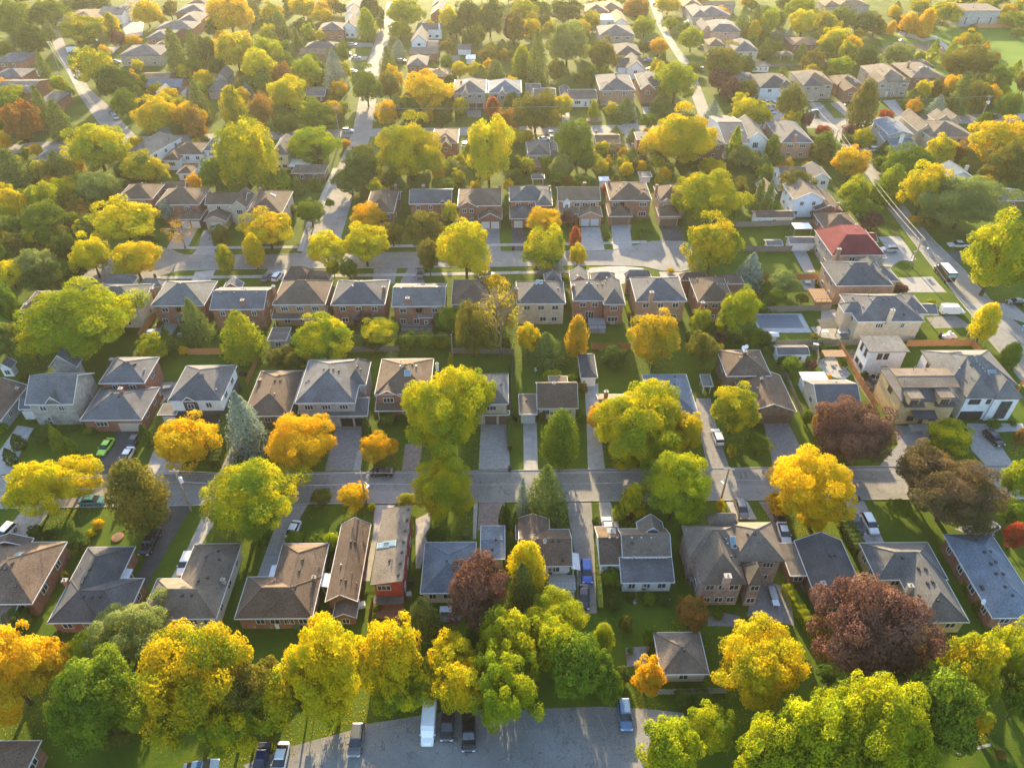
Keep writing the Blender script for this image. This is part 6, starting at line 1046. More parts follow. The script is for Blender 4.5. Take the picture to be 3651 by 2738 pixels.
# ================================================================== vehicles
for q in '''A0 suv white 38 195 -105|white hatchback at the left edge below the near street
A0 pickup black 955 250 268|dark open off-road truck on the asphalt driveway, bottom left
A0 suv white 1178 385 270|white car beside the brown bungalow with a white chimney
A1 sedan white 258 178 262|white coupe parked on the pale driveway above the tan bungalow
A2 suv white 645 155 90|white car parked behind the two-level house with dark sunroom
A2 suv blue 515 435 270|bright blue hatchback beside the white cottage deck
A2 sedan black 498 590 266|black car parked below the bright blue hatchback
A2 suv steel 755 1335 270|blue wagon parked alone in the parking lot
A1 van white 1115 1400 270|white van half under the yellow tree in the parking lot
A1 suv black 1232 1400 270|black car right of the white van in the parking lot
A1 pickup black 1365 1440 272|black pickup truck in the parking lot, right of the black car
A1 suv grey 660 1495 270|dark grey car standing alone in the left part of the parking lot
A1 sedan navy 60 1620 270|navy car at the bottom edge left of a cream car
A1 sedan white 182 1615 270|cream white car at the bottom edge beside a navy car
A0 sedan steel 1275 1668 10|pale blue car roof cut off by the bottom edge
A2 suv grey 1490 42 270|grey car on the driveway above the large stone house
A2 suv black 1722 66 268|black van on the driveway right of the stone house front
A3 sedan white 250 188 268|white sedan below the black van beside the stone house
A3 suv black 700 138 272|black car parked left of a white one on the right-hand driveway
A3 suv white 790 135 272|white car parked right of a black one on the right-hand driveway
A3 sedan silver 1535 165 205|car under a light cover behind the pale blue-roofed bungalow
B0 sedan green 790 932 266|bright lime green sports car on the driveway
B0 sedan black 992 893 268|black sedan beside the lime green sports car
B0 sedan white 945 1000 270|white sports car behind the black sedan and below it
B0 sedan teal 690 1330 2|teal and white car on the near street half under trees
B1 sedan black 957 1120 181|black sedan parked along the far kerb of the near street
B2 suv white 1568 862 92|white car on the long driveway right of the big lime tree
B3 suv black 1735 872 284|black car on the interlock driveway of the white modern house
C1 suv white 212 915 80|white car on the driveway above the tall brown house
C1 sedan grey 122 920 82|grey car left of the white car above the tall brown house
C1 suv white 1945 905 8|white car glinting behind the brown house in the third row
C1 sedan black 1395 890 270|black car at the kerb below the court, middle
C3 pickup silver 1660 655 180|silver pickup truck parked under the big trees on the right
C3 van white 1605 1205 0|white delivery van in front of the beige house
C3 sedan black 2140 1125 178|black sedan at the right edge beyond the road
C3 sedan black 868 388 285|black car in the shade above the red-roofed mansion
C3 sedan silver 872 425 300|silver car below the black one above the red-roofed mansion
C3 suv silver 1085 690 180|silver car behind the red-roofed mansion
C3 suv navy 1800 585 180|dark blue car behind the silver pickup truck
D0 van white 615 438 10|white van with an open back on the upper left driveway
D0 sedan red 295 648 2|maroon sedan on a driveway at the left edge
D0 sedan silver 338 714 5|silver car below the maroon sedan on the left
D0 suv grey 930 950 -52|dark car parked behind a pale one on the left street
D0 sedan silver 962 985 -52|pale car parked in front of a dark one on the left street
D0 sedan white 770 350 20|white car in the glare at the upper left
D0 sedan black 230 1155 80|black car in a shaded driveway on the left
D0 sedan teal 965 525 0|teal car beside the grey stone house in the upper left
D0 suv grey 700 355 10|grey car under trees at the upper left
D1 suv silver 795 1102 0|silver car turning at the bright crossing of the middle street
D1 sedan silver 835 382 5|silver car on a driveway off the middle street, upper one
D1 suv white 785 462 8|white car on a driveway off the middle street, lower one
D1 sedan white 862 488 5|white sedan beside another white car off the middle street
D1 sedan white 830 603 0|white car glinting in the sun left of the middle street
D1 suv grey 1240 520 8|grey car right of the middle street behind a conifer
D1 suv white 1765 1215 88|white car beside the brick house with a tan roof
D2 suv silver 985 905 90|silver car in front of the open garage of the tan-brick house
D2 suv white 382 1118 90|white car above another white one behind the blue-grey cottage
D2 pickup white 390 1168 90|white pickup truck beside the small blue-grey cottage
D2 sedan white 325 1168 20|small white car just above the blue-grey cottage roof
D2 suv steel 1188 517 178|pale blue car above a bright blue one by the upper street
D2 sedan blue 1215 583 178|bright blue sedan beside the white house by the upper street
D2 sedan silver 1178 418 178|silver car glinting left of the orange tree by the upper street
D2 sedan black 1065 1222 95|black car beside the narrow tall brick house
D2 suv black 1238 48 265|dark car far up the upper street
D2 suv white 1520 200 178|white car on a driveway right of the upper street
D2 suv grey 1640 405 178|grey car beside the round olive-gold tree
D2 suv silver 1610 590 178|silver car under the round olive-gold tree
D3 suv white 72 872 275|white car left of another by the pale blue house
D3 suv white 140 882 275|white car right of another by the pale blue house
D3 sedan steel 112 940 285|pale blue car below the pair of white cars
D3 suv grey 458 948 182|dark car beside the small round lawn island
D3 sedan black 765 882 180|black car beside the tall olive tree, upper right
D3 suv silver 940 1258 180|silver car half hidden behind the orange tree on the right
D3 pickup black 1952 988 200|black truck at the far right end of the upper street
D3 suv white 1370 122 30|white car in the park lot behind the orange trees'''.split('\n'):
    a, lab = q.split('|'); t, kind, col, x, y, dg = a.split(); car(t, kind, col, float(x), float(y), float(dg), lab)
# box truck
g = P('C3', 1555, 925); tr = thing('box_truck', 'black box truck with pale blue roof driving on the right-hand road', 'truck', (g.x, g.y, .012), R(90.5))
DK = mat('truck_black', (.02, .022, .022), (.04, .042, .042), 2, .4)
obj('cargo_box', boxmesh('cargo_box', (.35, 0, 2.05), (5.6, 2.4, 2.6), DK), tr)
obj('roof', boxmesh('roof', (.35, 0, 3.38), (5.45, 2.25, .08), mat('truck_roof', (.5, .58, .66), (.6, .67, .74), 1, .4)), tr)
obj('rear_panel', boxmesh('rear_panel', (-2.47, 0, 2.55), (.05, 2.0, .9), mat('truck_teal', (.16, .36, .42), (.22, .44, .5), 1, .4)), tr)
obj('bumper', boxmesh('bumper', (-2.6, 0, .55), (.25, 2.3, .25), METAL), tr); obj('cab', loft([(3.1, 1.0, .5, 2.2), (3.2, 1.05, .45, 2.5), (4.0, 1.05, .45, 2.3), (4.6, 1.0, .45, 1.5), (5.2, .95, .5, 1.3)], 'cab', DK), tr)
obj('windshield', boxmesh('windshield', (4.42, 0, 1.85), (.25, 1.8, .6), CGL), tr)
wm_ = carmeshes('pickup')
for x in (4.2, -1.4):
    for s in (-1, 1):
        o = obj('wheel', wm_['wheel'], tr, (x, s * 1.02, .42)); obj('rim', wm_['rim'], o)
for s in (-1, 1): obj('taillight', wm_['taillight'], tr, (-2.5, s * 1.0, .95))
# ================================================================== fences
fence('C2', [(1985, 690), (2212, 690)], 1.8, WOODG, 'grey wooden fence behind the court, left of the lawn with a sunny patch')
fence('C3', [(-20, 700), (275, 692)], 1.8, WOODG, 'grey and brown fence left of the red-roofed mansion patio')
fence('C2', [(2090, 935), (2212, 932), (2370, 925)], 1.8, WOODO, 'orange cedar fence left of the blue-roofed house')
fence('C3', [(160, 925), (505, 922)], 1.8, WOODO, 'orange cedar fence meeting the back corner of the blue-roofed house')
fence('C3', [(60, 1195), (600, 1180)], 1.7, WOODG, 'weathered fence above the covered swimming pool')
fence('C2', [(1915, 490), (2212, 485)], 1.8, WOODG, 'grey board fence behind the big lime tree at the court end')
fence('C3', [(0, 485), (320, 478), (515, 470)], 1.8, WOODG, 'grey board fence below the pale blue house')
fence('B3', [(1095, 178), (1572, 170), (1636, 238)], 1.9, WOODO, 'new orange cedar fence around the lawn behind the white modern house')
fence('B3', [(105, 185), (330, 705)], 1.6, WOODG, 'long grey fence between the long pink-brown house and the gutted house')
fence('B3', [(600, 185), (745, 440), (870, 640)], 1.8, WOODO, 'sunlit cedar fence left of the construction site')
fence('B3', [(130, 172), (740, 168)], 1.7, WOODG, 'weathered fence below the covered swimming pool')
fence('B1', [(690, 222), (1085, 212)], 1.6, WOODG, 'brown fence behind the big slate house, under green shrubs')
fence('B1', [(1480, 228), (1930, 235)], 1.6, WOODG, 'grey fence behind the pale house, under the half-bare tree')
fence('B2', [(640, 200), (925, 200)], 1.9, WOODO, 'reddish fence below the red-brick house with raised deck')
fence('B2', [(65, 190), (52, 420), (42, 660)], 1.4, WOODG, 'side fence left of the small cape house')
fence('B0', [(1390, 240), (1765, 232)], 1.8, WOODO, 'orange fence behind the white and charcoal modern house')
fence('B0', [(1905, 300), (1830, 470)], 1.8, WOODO, 'short brown side fence right of the white and charcoal modern house')
fence('C0', [(1165, 1410), (1290, 1250)], 1.8, WOODO, 'sunlit slanting fence between the cream and orange-brick houses')
fence('A2', [(950, 1195), (1390, 1185)], 1.5, WOODG, 'low weathered fence below the detached garage')
fence('D2', [(165, 1140), (178, 1290), (186, 1430)], 1.8, TRIM, 'white boundary fence left of the blue-grey cottage')
fence('D3', [(1770, 238), (2230, 232)], 1.9, WOODO, 'brown fence along the far edge of the park lawn')
fence('D3', [(80, 560), (370, 572)], 1.5, WOODG, 'dark fence below the pyramid gazebo, upper right')
fence('A1', [(735, 770), (760, 620)], 1.8, WOOD, 'brown side fence left of the red deck')
fence('D2', [(1060, 1260), (1110, 1330), (1150, 1420)], 1.8, WOOD, 'brown side fence below the narrow tall brick house')
fence('C3', [(480, 1475), (500, 1610)], 1.5, WOODG, 'short fence beside the grey backyard shed')
fence('C2', [(1040, 1235), (1050, 1420)], 1.6, WOODG, 'leaning side fence left of the orange tree in the third row')
# ================================================================== poles and wires
def pole_to(t, xb, yb, ytop, label, **k):
    g = P(t, xb, yb); ty = nat(t, 0, ytop)[1]; lo, hi = 3., 16.
    for i in range(30):
        h = (lo + hi) / 2
        if proj((g.x, g.y, h))[1] > ty: lo = h
        else: hi = h
    return pole(t, xb, yb, max(h, 5), label, **k)
q1 = pole_to('B0', 1415, 1392, 1085, 'wooden utility pole with a white transformer beside the near street', trans=1)
q0 = pole_to('B0', 45, 1380, 1150, 'utility pole with street lamp at the left end of the near street', lamp=-1)
q2 = pole_to('B1', 842, 1335, 1100, 'utility pole with street lamp beside the black sedan on the near street', lamp=1)
q3 = pole_to('B2', 1602, 1292, 1072, 'leaning-looking utility pole with lamp right of the biggest green tree on the near street', lamp=-1)
q4 = pole_to('C3', 1275, 815, 585, 'utility pole with street lamp in front of the red-roofed mansion', lamp=1)
q5 = pole_to('C3', 1740, 1395, 1200, 'utility pole beside the slim yellow tree on the right-hand road', lamp=0)
q6 = pole_to('D1', 728, 1165, 895, 'utility pole at the bright crossing of the middle street')
q7 = pole_to('D0', 500, 605, 345, 'utility pole at the upper end of the left street')
q8 = pole_to('D3', 640, 1195, 1082, 'utility pole above the orange tree on the right-hand road')
q9 = pole_to('D3', 1838, 1025, 795, 'utility pole with transformer at the right end of the upper street', trans=1, lamp=-1)
q10 = pole_to('D3', 418, 935, 840, 'utility pole beside the small lawn island, upper right')
q11 = pole_to('C1', 455, 560, 488, 'slim street lamp beside the side street footpath', lamp=1, arm=0)
q12 = pole_to('D2', 1495, 275, 120, 'utility pole beside the upper street near its far end')
q13 = pole_to('D2', 1890, 940, 840, 'utility pole between the blue spruce and the green and yellow tree')
q14 = pole_to('B1', 1480, 245, 85, 'bare wooden post behind the big lime tree', arm=0)
q15 = pole_to('D1', 1145, 560, 340, 'utility pole beside the conifer on the middle street')
def wire(a, b, da, db, lab, r=.03, sag=.7, off=0): cable(a[0] + Vector((off, -.16, a[1] - da)), b[0] + Vector((off, -.16, b[1] - db)), r, lab, sag)
ext = (q0[0] + Vector((-45, -.5, 0)), q0[1]); exr = (q3[0] + Vector((75, 1, 0)), q3[1])
ch_ = [ext, q0, q1, q2, q3, exr]; nm_ = ['leaving the picture at left', 'from the left end to the transformer pole', 'right of the transformer pole', 'spanning the middle of the near street', 'running right past the golden tree']
for a, b, n in zip(ch_, ch_[1:], nm_):
    wire(a, b, .1, .1, 'upper wire along the near street ' + n, .035); wire(a, b, 3.0, 3.0, 'lower wire along the near street ' + n, .04)
for o in (-.8, .8): wire(q4, q5, .1, .1, ('left' if o < 0 else 'right') + ' wire above the box truck on the right-hand road', .02, 1.2, o)
for o in (-.8, .8): wire(q8, q4, .1, .1, ('left' if o < 0 else 'right') + ' wire above the mansion driveway on the right-hand road', .02, 1.2, o)
wire(q5, (q5[0] + Vector((20, -45, 0)), q5[1]), .1, .1, 'wire leaving past the slim yellow tree on the right', .035)
wire(q10, q8, .1, .1, 'wire between the lawn island and the orange tree, right', .025); wire(q10, q9, .1, .1, 'long wire crossing the upper right street', .035)
wire(q12, q13, .1, .1, 'wire slanting along the upper street', .028, 2, .4); wire(q12, q13, .6, .6, 'second wire slanting along the upper street', .028, 2, -.4)
wire(q6, (q6[0] + Vector((105, 4, 0)), q6[1]), .1, .1, 'wire running right from the bright crossing', .04); wire(q6, q15, .1, .1, 'wire up the middle street', .04)
e7 = (P('D0', 880, 1110), 9.); wire(q7, e7, .1, .1, 'left wire down the left street', .025, 1.5, -.6); wire(q7, e7, .1, .1, 'right wire down the left street', .025, 1.5, .6)
wire(q14, (q14[0] + Vector((-50, 2, 0)), q14[1]), .2, .2, 'thin wire over the back gardens behind the slate house', .025)
# ================================================================== small things
def box_thing(name, label, cat, t, x, y, d, m, z=0, rz=0.0, group=None):
    g = P(t, x, y); return thing(name, label, cat, (g.x, g.y, z), rz, group, boxmesh(name, (0, 0, d[2] / 2), d, m))
# covered pool
q = [P('C3', 370, 1205), P('C3', 440, 1362), P('C2', 2115, 1372), P('C2', 2050, 1212)]
c = sum(q, Vector()) / 4; W = abs(((q[0] + q[1]) - (q[2] + q[3])).x) / 2; D = abs(((q[0] + q[3]) - (q[1] + q[2])).y) / 2
pool = thing('swimming_pool', 'rectangular swimming pool under a blue-grey cover with pale coping', 'pool', c, GY)
obj('coping', boxmesh('coping', (0, 0, .03), (W, D, .1), mat('coping_stone', (.26, .28, .30), (.36, .38, .40), 1, .8, fine=(5, .1))), pool)
PC = mat('pool_cover', (.085, .115, .155), (.12, .15, .19), .8, .7); nx_, ny_ = 8, 4; pw, pd = (W * .86) / nx_, (D * .68) / ny_; pm = boxmesh('cover_panel', (0, 0, 0), (pw - .05, pd - .05, .05), PC)
for i in range(nx_):
    for j in range(ny_): obj('cover_panel', pm, pool, ((i + .5) * pw - W * .46, (j + .5) * pd - D * .26, .105))
def canopy(label, t, x, y, w, d, h, m, post=METAL, name='pergola'):
    g = P(t, x, y); r = thing(name, label, 'pergola', g, GY)
    obj('top', boxmesh('top', (0, 0, h), (w, d, .14), m), r)
    for sx in (-1, 1):
        for sy in (-1, 1): obj('post', boxmesh('post', (sx * (w / 2 - .15), sy * (d / 2 - .15), h / 2), (.12, .12, h), post), r)
canopy('white flat-topped pergola on the patio above the red-roofed mansion', 'C3', 350, 545, 5.2, 3.6, 2.6, WMETAL)
canopy('black square canopy on the patio right of the swimming pool', 'C3', 560, 1360, 4.2, 3.6, 2.5, BLACKP, BLACKP)
canopy('small white awning frame behind the red-roofed mansion', 'C3', 540, 720, 2.2, 3.0, 3.2, WMETAL)
canopy('ribbed brown pergola in the yard behind the gutted house', 'B3', 545, 285, 5.0, 2.6, 2.2, WOOD, WOOD)
house('C3', 'grey shed on the mansion patio', 'long grey-roofed white shed left of the red-roofed mansion', 'white', 'grey', [(270, 490, 625, 568, 2.6, 'gx', .8)], '', vt=0, name='shed', cat='shed')
house('C3', 'tiny grey shed', 'tiny grey slatted shed left of the white patio shed', 'cream', 'grey', [(80, 212, 640, 592, 1.9, 'gx', .5)], '', vt=0, name='shed', cat='shed')
house('C3', 'white pool pump shed', 'small white box shed beside the swimming pool', 'white', 'white', [(60, 180, 1395, 1360, 1.9, 'gx', .3)], '0N1:1w.8h.7', vt=0, name='shed', cat='shed')
house('B1', 'flat brown garden room', 'flat brown-roofed garden room with white fascia behind the slate house', 'grey', 'flat', [(110, 250, 132, 38, 2.8, 'f', 0)], '0N1:1', vt=0, name='garden_room', cat='shed')
house('C2', 'grey and white shed', 'small white shed by the yard behind the tan tile-roofed house', 'white', 'white', [(785, 868, 108, 78, 2.4, 'sy', .3)], '', vt=0, name='shed', cat='shed')
house('C2', 'white flat garden shed', 'small pale shed on a lawn behind the brown house at the court', 'white', 'grey', [(1120, 1222, 72, 30, 2.2, 'f', 0)], '', vt=0, name='shed', cat='shed')
house('C2', 'low brown garage', 'brown low-roofed garage right of the court end trees', 'white', 'brown', [(2080, 2260, 415, 360, 2.6, 'gx', .9)], '', vt=0, name='garage', cat='garage')
house('B2', 'tilting plank shelter', 'small grey-and-silver shelter roof between two houses of the second row', 'grey', 'grey', [(1465, 1540, 470, 395, 2.4, 'sy', .4, {'open': 1})], '', vt=0, name='shelter', cat='shed')
house('B0', 'white garden cabin', 'small white cabin with dark roof at the left edge, second row', 'white', 'slate', [(-20, 80, 340, 290, 2.6, 'gy', 1.4)], '0N1:1', vt=0, name='shed', cat='shed')
# decks
def deck(label, t, x0, x1, yN, yF, z, m, rail=1):
    a = P(t, x0, yN, z); b_ = P(t, x1, yN, z); f = P(t, (x0 + x1) / 2, yF, z); w = b_.x - a.x; d = f.y - a.y; c = Vector(((a.x + b_.x) / 2, a.y + d / 2, 0))
    r = thing('deck', label, 'deck', c, 0); n = max(4, int(w / .6)); bm = boxmesh('board', (0, 0, 0), (w / n - .04, d, .06), m)
    for i in range(n): obj('board', bm, r, ((i + .5) * w / n - w / 2, 0, z - .03))
    obj('skirt', boxmesh('skirt', (0, 0, (z - .08) / 2), (w - .1, d - .1, z - .08), m), r)
    if rail:
        o = MB(); k = MB()
        k.box((0, -d / 2 + .05, z + .95), (w, .07, .07)); obj('top_rail', k.mesh('top_rail', BLACKP), r)
        np_ = max(2, int(w / 1.4)); pm2 = boxmesh('rail_post', (0, 0, .48), (.07, .07, .96), BLACKP)
        for i in range(np_ + 1): obj('rail_post', pm2, r, (i / np_ * w - w / 2, -d / 2 + .05, z))
    st = boxmesh('step', (0, 0, 0), (1.4, .32, .14), m)
    for i in range(3): obj('step', st, r, (w / 2 - 1.0, -d / 2 - .2 - .3 * i, max(.08, z - .22 - .24 * i)))
    return c
GD = mat('grey_deck', (.20, .20, .22), (.30, .30, .31), 2, .8)
deck('raised grey deck behind the red-brick house, third row', 'C2', 700, 842, 1330, 1242, 1.5, GD)
deck('worn whitish deck behind the white cottage', 'A2', 278, 450, 535, 440, .7, mat('worn_deck', (.28, .27, .25), (.42, .41, .38), 2, .9, fine=(6, .2)), 0)
deck('reddish low deck behind the tall shed-roofed house', 'A1', 775, 945, 705, 610, .5, mat('red_deck', (.24, .10, .065), (.33, .15, .10), 2, .8), 0)
deck('wooden deck behind the small blue-grey cottage', 'D2', 205, 375, 1390, 1320, 1.2, WOOD)
deck('grey front step deck of the plywood-clad house', 'B3', 1140, 1280, 790, 750, .8, CONC, 0)
deck('grey patio deck behind the orange-brick house', 'C0', 1240, 1430, 1370, 1290, .6, GD, 0)
deck('dark deck behind the charcoal-gabled brick house', 'C1', 1230, 1490, 1345, 1290, .9, WOODG, 1)
deck('tan sunlit deck behind the blue-roofed house', 'C3', 480, 620, 1110, 1000, 1.0, WOOD, 1)
# bins
def bin_(t, x, y, label, m=BLACKP):
    g = P(t, x, y); r = thing('wheeled_bin', label, 'waste bin', g, rng.uniform(-.3, .3)); k = MB(); k.box((0, 0, .5), (.5, .6, .9), 0, 1.12); obj('body', k.mesh('body', m), r)
    k = MB(); k.box((0, 0, 1.0), (.6, .7, .08)); obj('lid', k.mesh('lid', m), r)
    k = MB(); k.tube((-.28, .3, .12), (.28, .3, .12), .11, .11, 8); obj('wheel', k.mesh('wheel', TYRE), r)
bin_('C0', 1290, 905, 'black wheeled bin at the left end of the court'); bin_('C2', 68, 680, 'black wheeled bin at the kerb below the grey-roofed house'); bin_('B2', 36, 1092, 'black wheeled bin at the kerb of the pale driveway')
bin_('B2', 66, 705, 'left one of two black bins beside the flat-roofed garage'); bin_('B2', 82, 722, 'right one of two black bins beside the flat-roofed garage'); bin_('C2', 803, 460, 'black wheeled bin beside the blue-door garage'); bin_('B3', 735, 1320, 'black wheeled bin beside the near kerb under the golden tree'); bin_('D2', 265, 1042, 'black wheeled bin under the olive tree on the upper street')
bin_('C1', 2165, 680, 'black wheeled bin on the grass beside an asphalt driveway, middle of the court')
# tables, chairs, dishes, planters, decorations
def table(t, x, y, label, m, w=1.8, d=.9):
    g = P(t, x, y); r = thing('patio_table', label, 'table', g, GY); obj('top', boxmesh('top', (0, 0, .74), (w, d, .06), m), r); lm_ = boxmesh('leg', (0, 0, .36), (.08, .08, .71), m)
    for sx in (-1, 1):
        for sy in (-1, 1): obj('leg', lm_, r, (sx * (w / 2 - .1), sy * (d / 2 - .1), 0))
table('A1', 1220, 672, 'white patio table below the blue-grey hip bungalow', WMETAL, 1.9, 1.1); table('A3', 182, 570, 'long grey table on the stone house patio', METAL, 1.1, 2.6); table('C3', 550, 1372, 'white table under the black canopy', WMETAL); table('C3', 412, 962, 'grey table on the patio left of the blue-roofed house', METAL, 1.6, 1.2); table('C3', 700, 1375, 'white patio table behind the beige house', WMETAL, 2.4, 1.6); table('A3', 198, 632, 'small square white table on the stone house patio', WMETAL, 1.1, 1.1)
def chair(t, x, y, label, m, rz=0):
    g = P(t, x, y); r = thing('garden_chair', label, 'chair', g, rz); obj('seat', boxmesh('seat', (0, 0, .42), (.5, .5, .06), m), r); obj('backrest', boxmesh('backrest', (0, .24, .72), (.5, .05, .6), m), r); lm_ = boxmesh('leg', (0, 0, .2), (.05, .05, .4), m)
    for sx in (-1, 1):
        for sy in (-1, 1): obj('leg', lm_, r, (sx * .2, sy * .2, 0))
chair('B2', 228, 362, 'white plastic chair alone on the lawn behind the small cape house', WMETAL, .5); chair('A2', 818, 625, 'pale garden chair at the left below the dark sunroom', METAL, .3); chair('A2', 1030, 622, 'pale garden chair at the right below the dark sunroom', METAL, -.3); chair('A2', 405, 455, 'blue chair on the worn deck of the white cottage', carpaint((.03, .12, .3)), .2); chair('A2', 770, 965, 'brown chair at the left on the garage patio', WOOD, .6); chair('A2', 895, 920, 'brown chair at the right on the garage patio', WOOD, -.6)
def dish(t, x, y, z, label):
    p = P(t, x, y, z); k = MB(); V = []; F = []; n = 12; nr = 3
    V.append((0, 0, 0))
    for i in range(1, nr + 1):
        for j in range(n): an = 6.283 * j / n; rr = .5 * i / nr; V.append((rr * math.cos(an), rr * math.sin(an), .35 * rr * rr))
    F = [(0, 1 + j, 1 + (j + 1) % n) for j in range(n)]
    for i in range(nr - 1): F += [(1 + i * n + j, 1 + (i + 1) * n + j, 1 + (i + 1) * n + (j + 1) % n, 1 + i * n + (j + 1) % n) for j in range(n)]
    r = thing('satellite_dish', label, 'satellite dish', p); o = obj('reflector', mesh('reflector', V, F, WMETAL), r, (0, 0, .5), (R(60), 0, R(20)))
    k.tube((0, 0, -.3), (0, 0, .5), .04, .04, 6); k.tube((0, 0, .5), (.1, -.55, .75), .025, .025, 5); obj('mast', k.mesh('mast', METAL), r)
dish('A3', 1503, 620, 3.4, 'white satellite dish on the eave of the pale blue-roofed bungalow'); dish('A3', 470, 522, 3.6, 'white satellite dish beside the brick chimney left of the maroon tree'); dish('B2', 1760, 200, 8.4, 'left one of the satellite dishes on the chimney of the long pink-brown house'); dish('B2', 1782, 192, 8.6, 'right one of the satellite dishes on the chimney of the long pink-brown house')
def antenna(t, x, y, h, label):
    g = P(t, x, y); r = thing('tv_antenna', label, 'antenna', g); k = MB(); k.tube((0, 0, 0), (0, 0, h), .06, .05, 6); o = obj('mast', k.mesh('mast', METAL), r); k = MB(); k.tube((-2.2, 0, h), (.4, 0, h), .04, .04, 5)
    obj('boom', k.mesh('boom', METAL), r)
    for i in range(7):
        k = MB(); e = .5 + .08 * i; k.tube((0, -e, 0), (0, e, 0), .025, .025, 4); obj('element', k.mesh('element', METAL), r, (-2.1 + .38 * i, 0, h))
antenna('B2', 1065, 405, 4.5, 'metal television antenna on a mast beside the orange tree')
g = P('A0', 743, 205); r = thing('flower_bed', 'round flower bed on the sunny lawn, bottom left', 'flower bed', g); k = MB(); k.tube((0, 0, -.05), (0, 0, .22), 1.05, 1.0, 16); obj('edging', k.mesh('edging', BRICK), r); obj('soil', (lambda m: (m.tube((0, 0, .1), (0, 0, .25), .85, .8, 16), m.mesh('soil', SOIL))[1])(MB()), r)
g = P('D2', 735, 1010); r = thing('raised_planter', 'square wooden raised planter around the oval tree on the upper street', 'planter', g, GY); obj('box', boxmesh('box', (0, 0, .35), (5.5, 3.0, .7), WOOD), r); obj('soil', boxmesh('soil', (0, 0, .7), (5.1, 2.6, .08), SOIL), r)
# hallowe'en figures on the lawn
DECO = mat('inflatable_white', (.75, .75, .76), (.82, .82, .82), 1, .5); NEON = mat('neon_fabric', (.35, .8, .03), (.45, .9, .06), 1, .6); ORF = mat('orange_fabric', (.65, .16, .05), (.72, .2, .07), 1, .6)
g = P('C3', 1580, 1400); r = thing('lawn_inflatable', 'deflated white inflatable lying on the lawn beside the beige house', 'inflatable', g)
for i, (x, y, s, hh) in enumerate(((0, 0, 1.0, .7), (1.1, .2, .8, .9), (-.9, -.1, .8, .5), (.6, .8, .6, 1.2), (1.6, -.3, .5, .6))):
    k = MB(); k.tube((0, 0, 0), (0, 0, hh * .6), s, s * .85, 9); k.tube((0, 0, hh * .6), (0, 0, hh), s * .85, s * .3, 9); obj('lobe', k.mesh('lobe', DECO, True), r, (x, y, 0))
g = P('C3', 1512, 1402); r = thing('lawn_figure', 'dark standing lawn figure with pink and green beside the white inflatable', 'figure', g); k = MB(); k.tube((0, 0, 0), (0, 0, 1.0), .45, .3, 8); obj('robe', k.mesh('robe', BLACKP, True), r); k = MB(); k.tube((0, 0, 1.0), (0, 0, 1.5), .28, .2, 8); obj('head', k.mesh('head', mat('pink_fabric', (.6, .1, .3), (.65, .15, .35), 1, .6), True), r); obj('arm', (lambda m: (m.tube((.2, 0, .95), (.85, 0, 1.25), .12, .1, 6), m.mesh('arm', NEON))[1])(MB()), r)
g = P('B3', 1925, 500); r = thing('lawn_inflatable', 'orange and neon green arm-waving inflatable beside the white modern house', 'inflatable', g)
k = MB(); k.tube((0, 0, 0), (0, 0, 2.6), .35, .28, 10); k.tube((0, 0, 2.6), (0, 0, 2.85), .28, .1, 10); obj('body', k.mesh('body', ORF, True), r)
for s in (-1, 1):
    k = MB(); k.tube((s * .25, 0, 1.4), (s * .9, 0, 1.2), .22, .24, 8); k.tube((s * .9, 0, 1.2), (s * 1.25, 0, 1.9 if s < 0 else .7), .24, .16, 8); obj('arm', k.mesh('arm', NEON, True), r)
# hoop, boards and rubble at the building site
for i in range(16):
    x, y = rng.uniform(460, 660), rng.uniform(290, 420); k = MB(); s = rng.uniform(.3, .8); k.box((0, 0, s * .25), (s, s * rng.uniform(.6, 1.2), s * .5), rng.uniform(0, 3), .8)
    g = P('B3', x, y); thing('concrete_slab', 'broken slab of grey concrete in the yard behind the gutted house', 'rubble', g, 0, 'broken concrete in the gutted yard', k.mesh('concrete_slab', CONC))
for i in range(7):
    g = P('B3', 815 + 14 * i, 440 + rng.uniform(-50, 60)); k = MB(); k.box((0, 0, .25), (rng.uniform(.6, 1.6), rng.uniform(.5, 1.0), rng.uniform(.3, .8)), rng.uniform(0, 3)); thing('debris_pile', 'heap of building waste left of the plywood-clad house, %s of seven from the left' % ('first', 'second', 'third', 'fourth', 'fifth', 'sixth', 'seventh')[i], 'building waste', g, 0, 'waste heaps beside the building site', k.mesh('debris_pile', rng.choice((WMETAL, BLACKP, WOOD, METAL))))
g = P('B3', 885, 470); r = thing('scaffold', 'white scaffold frame against the left wall of the plywood-clad house', 'scaffold', g, GY)
for sx in (0, 1.6):
    for sy in (0, 2.4, 4.8):
        k = MB(); k.tube((0, 0, 0), (0, 0, 4.6), .05, .05, 5); obj('upright', k.mesh('upright', WMETAL), r, (sx, sy - 3, 0))
for z in (2.2, 4.3):
    obj('platform', boxmesh('platform', (.8, -.6, z), (1.6, 4.9, .08), WOOD), r)
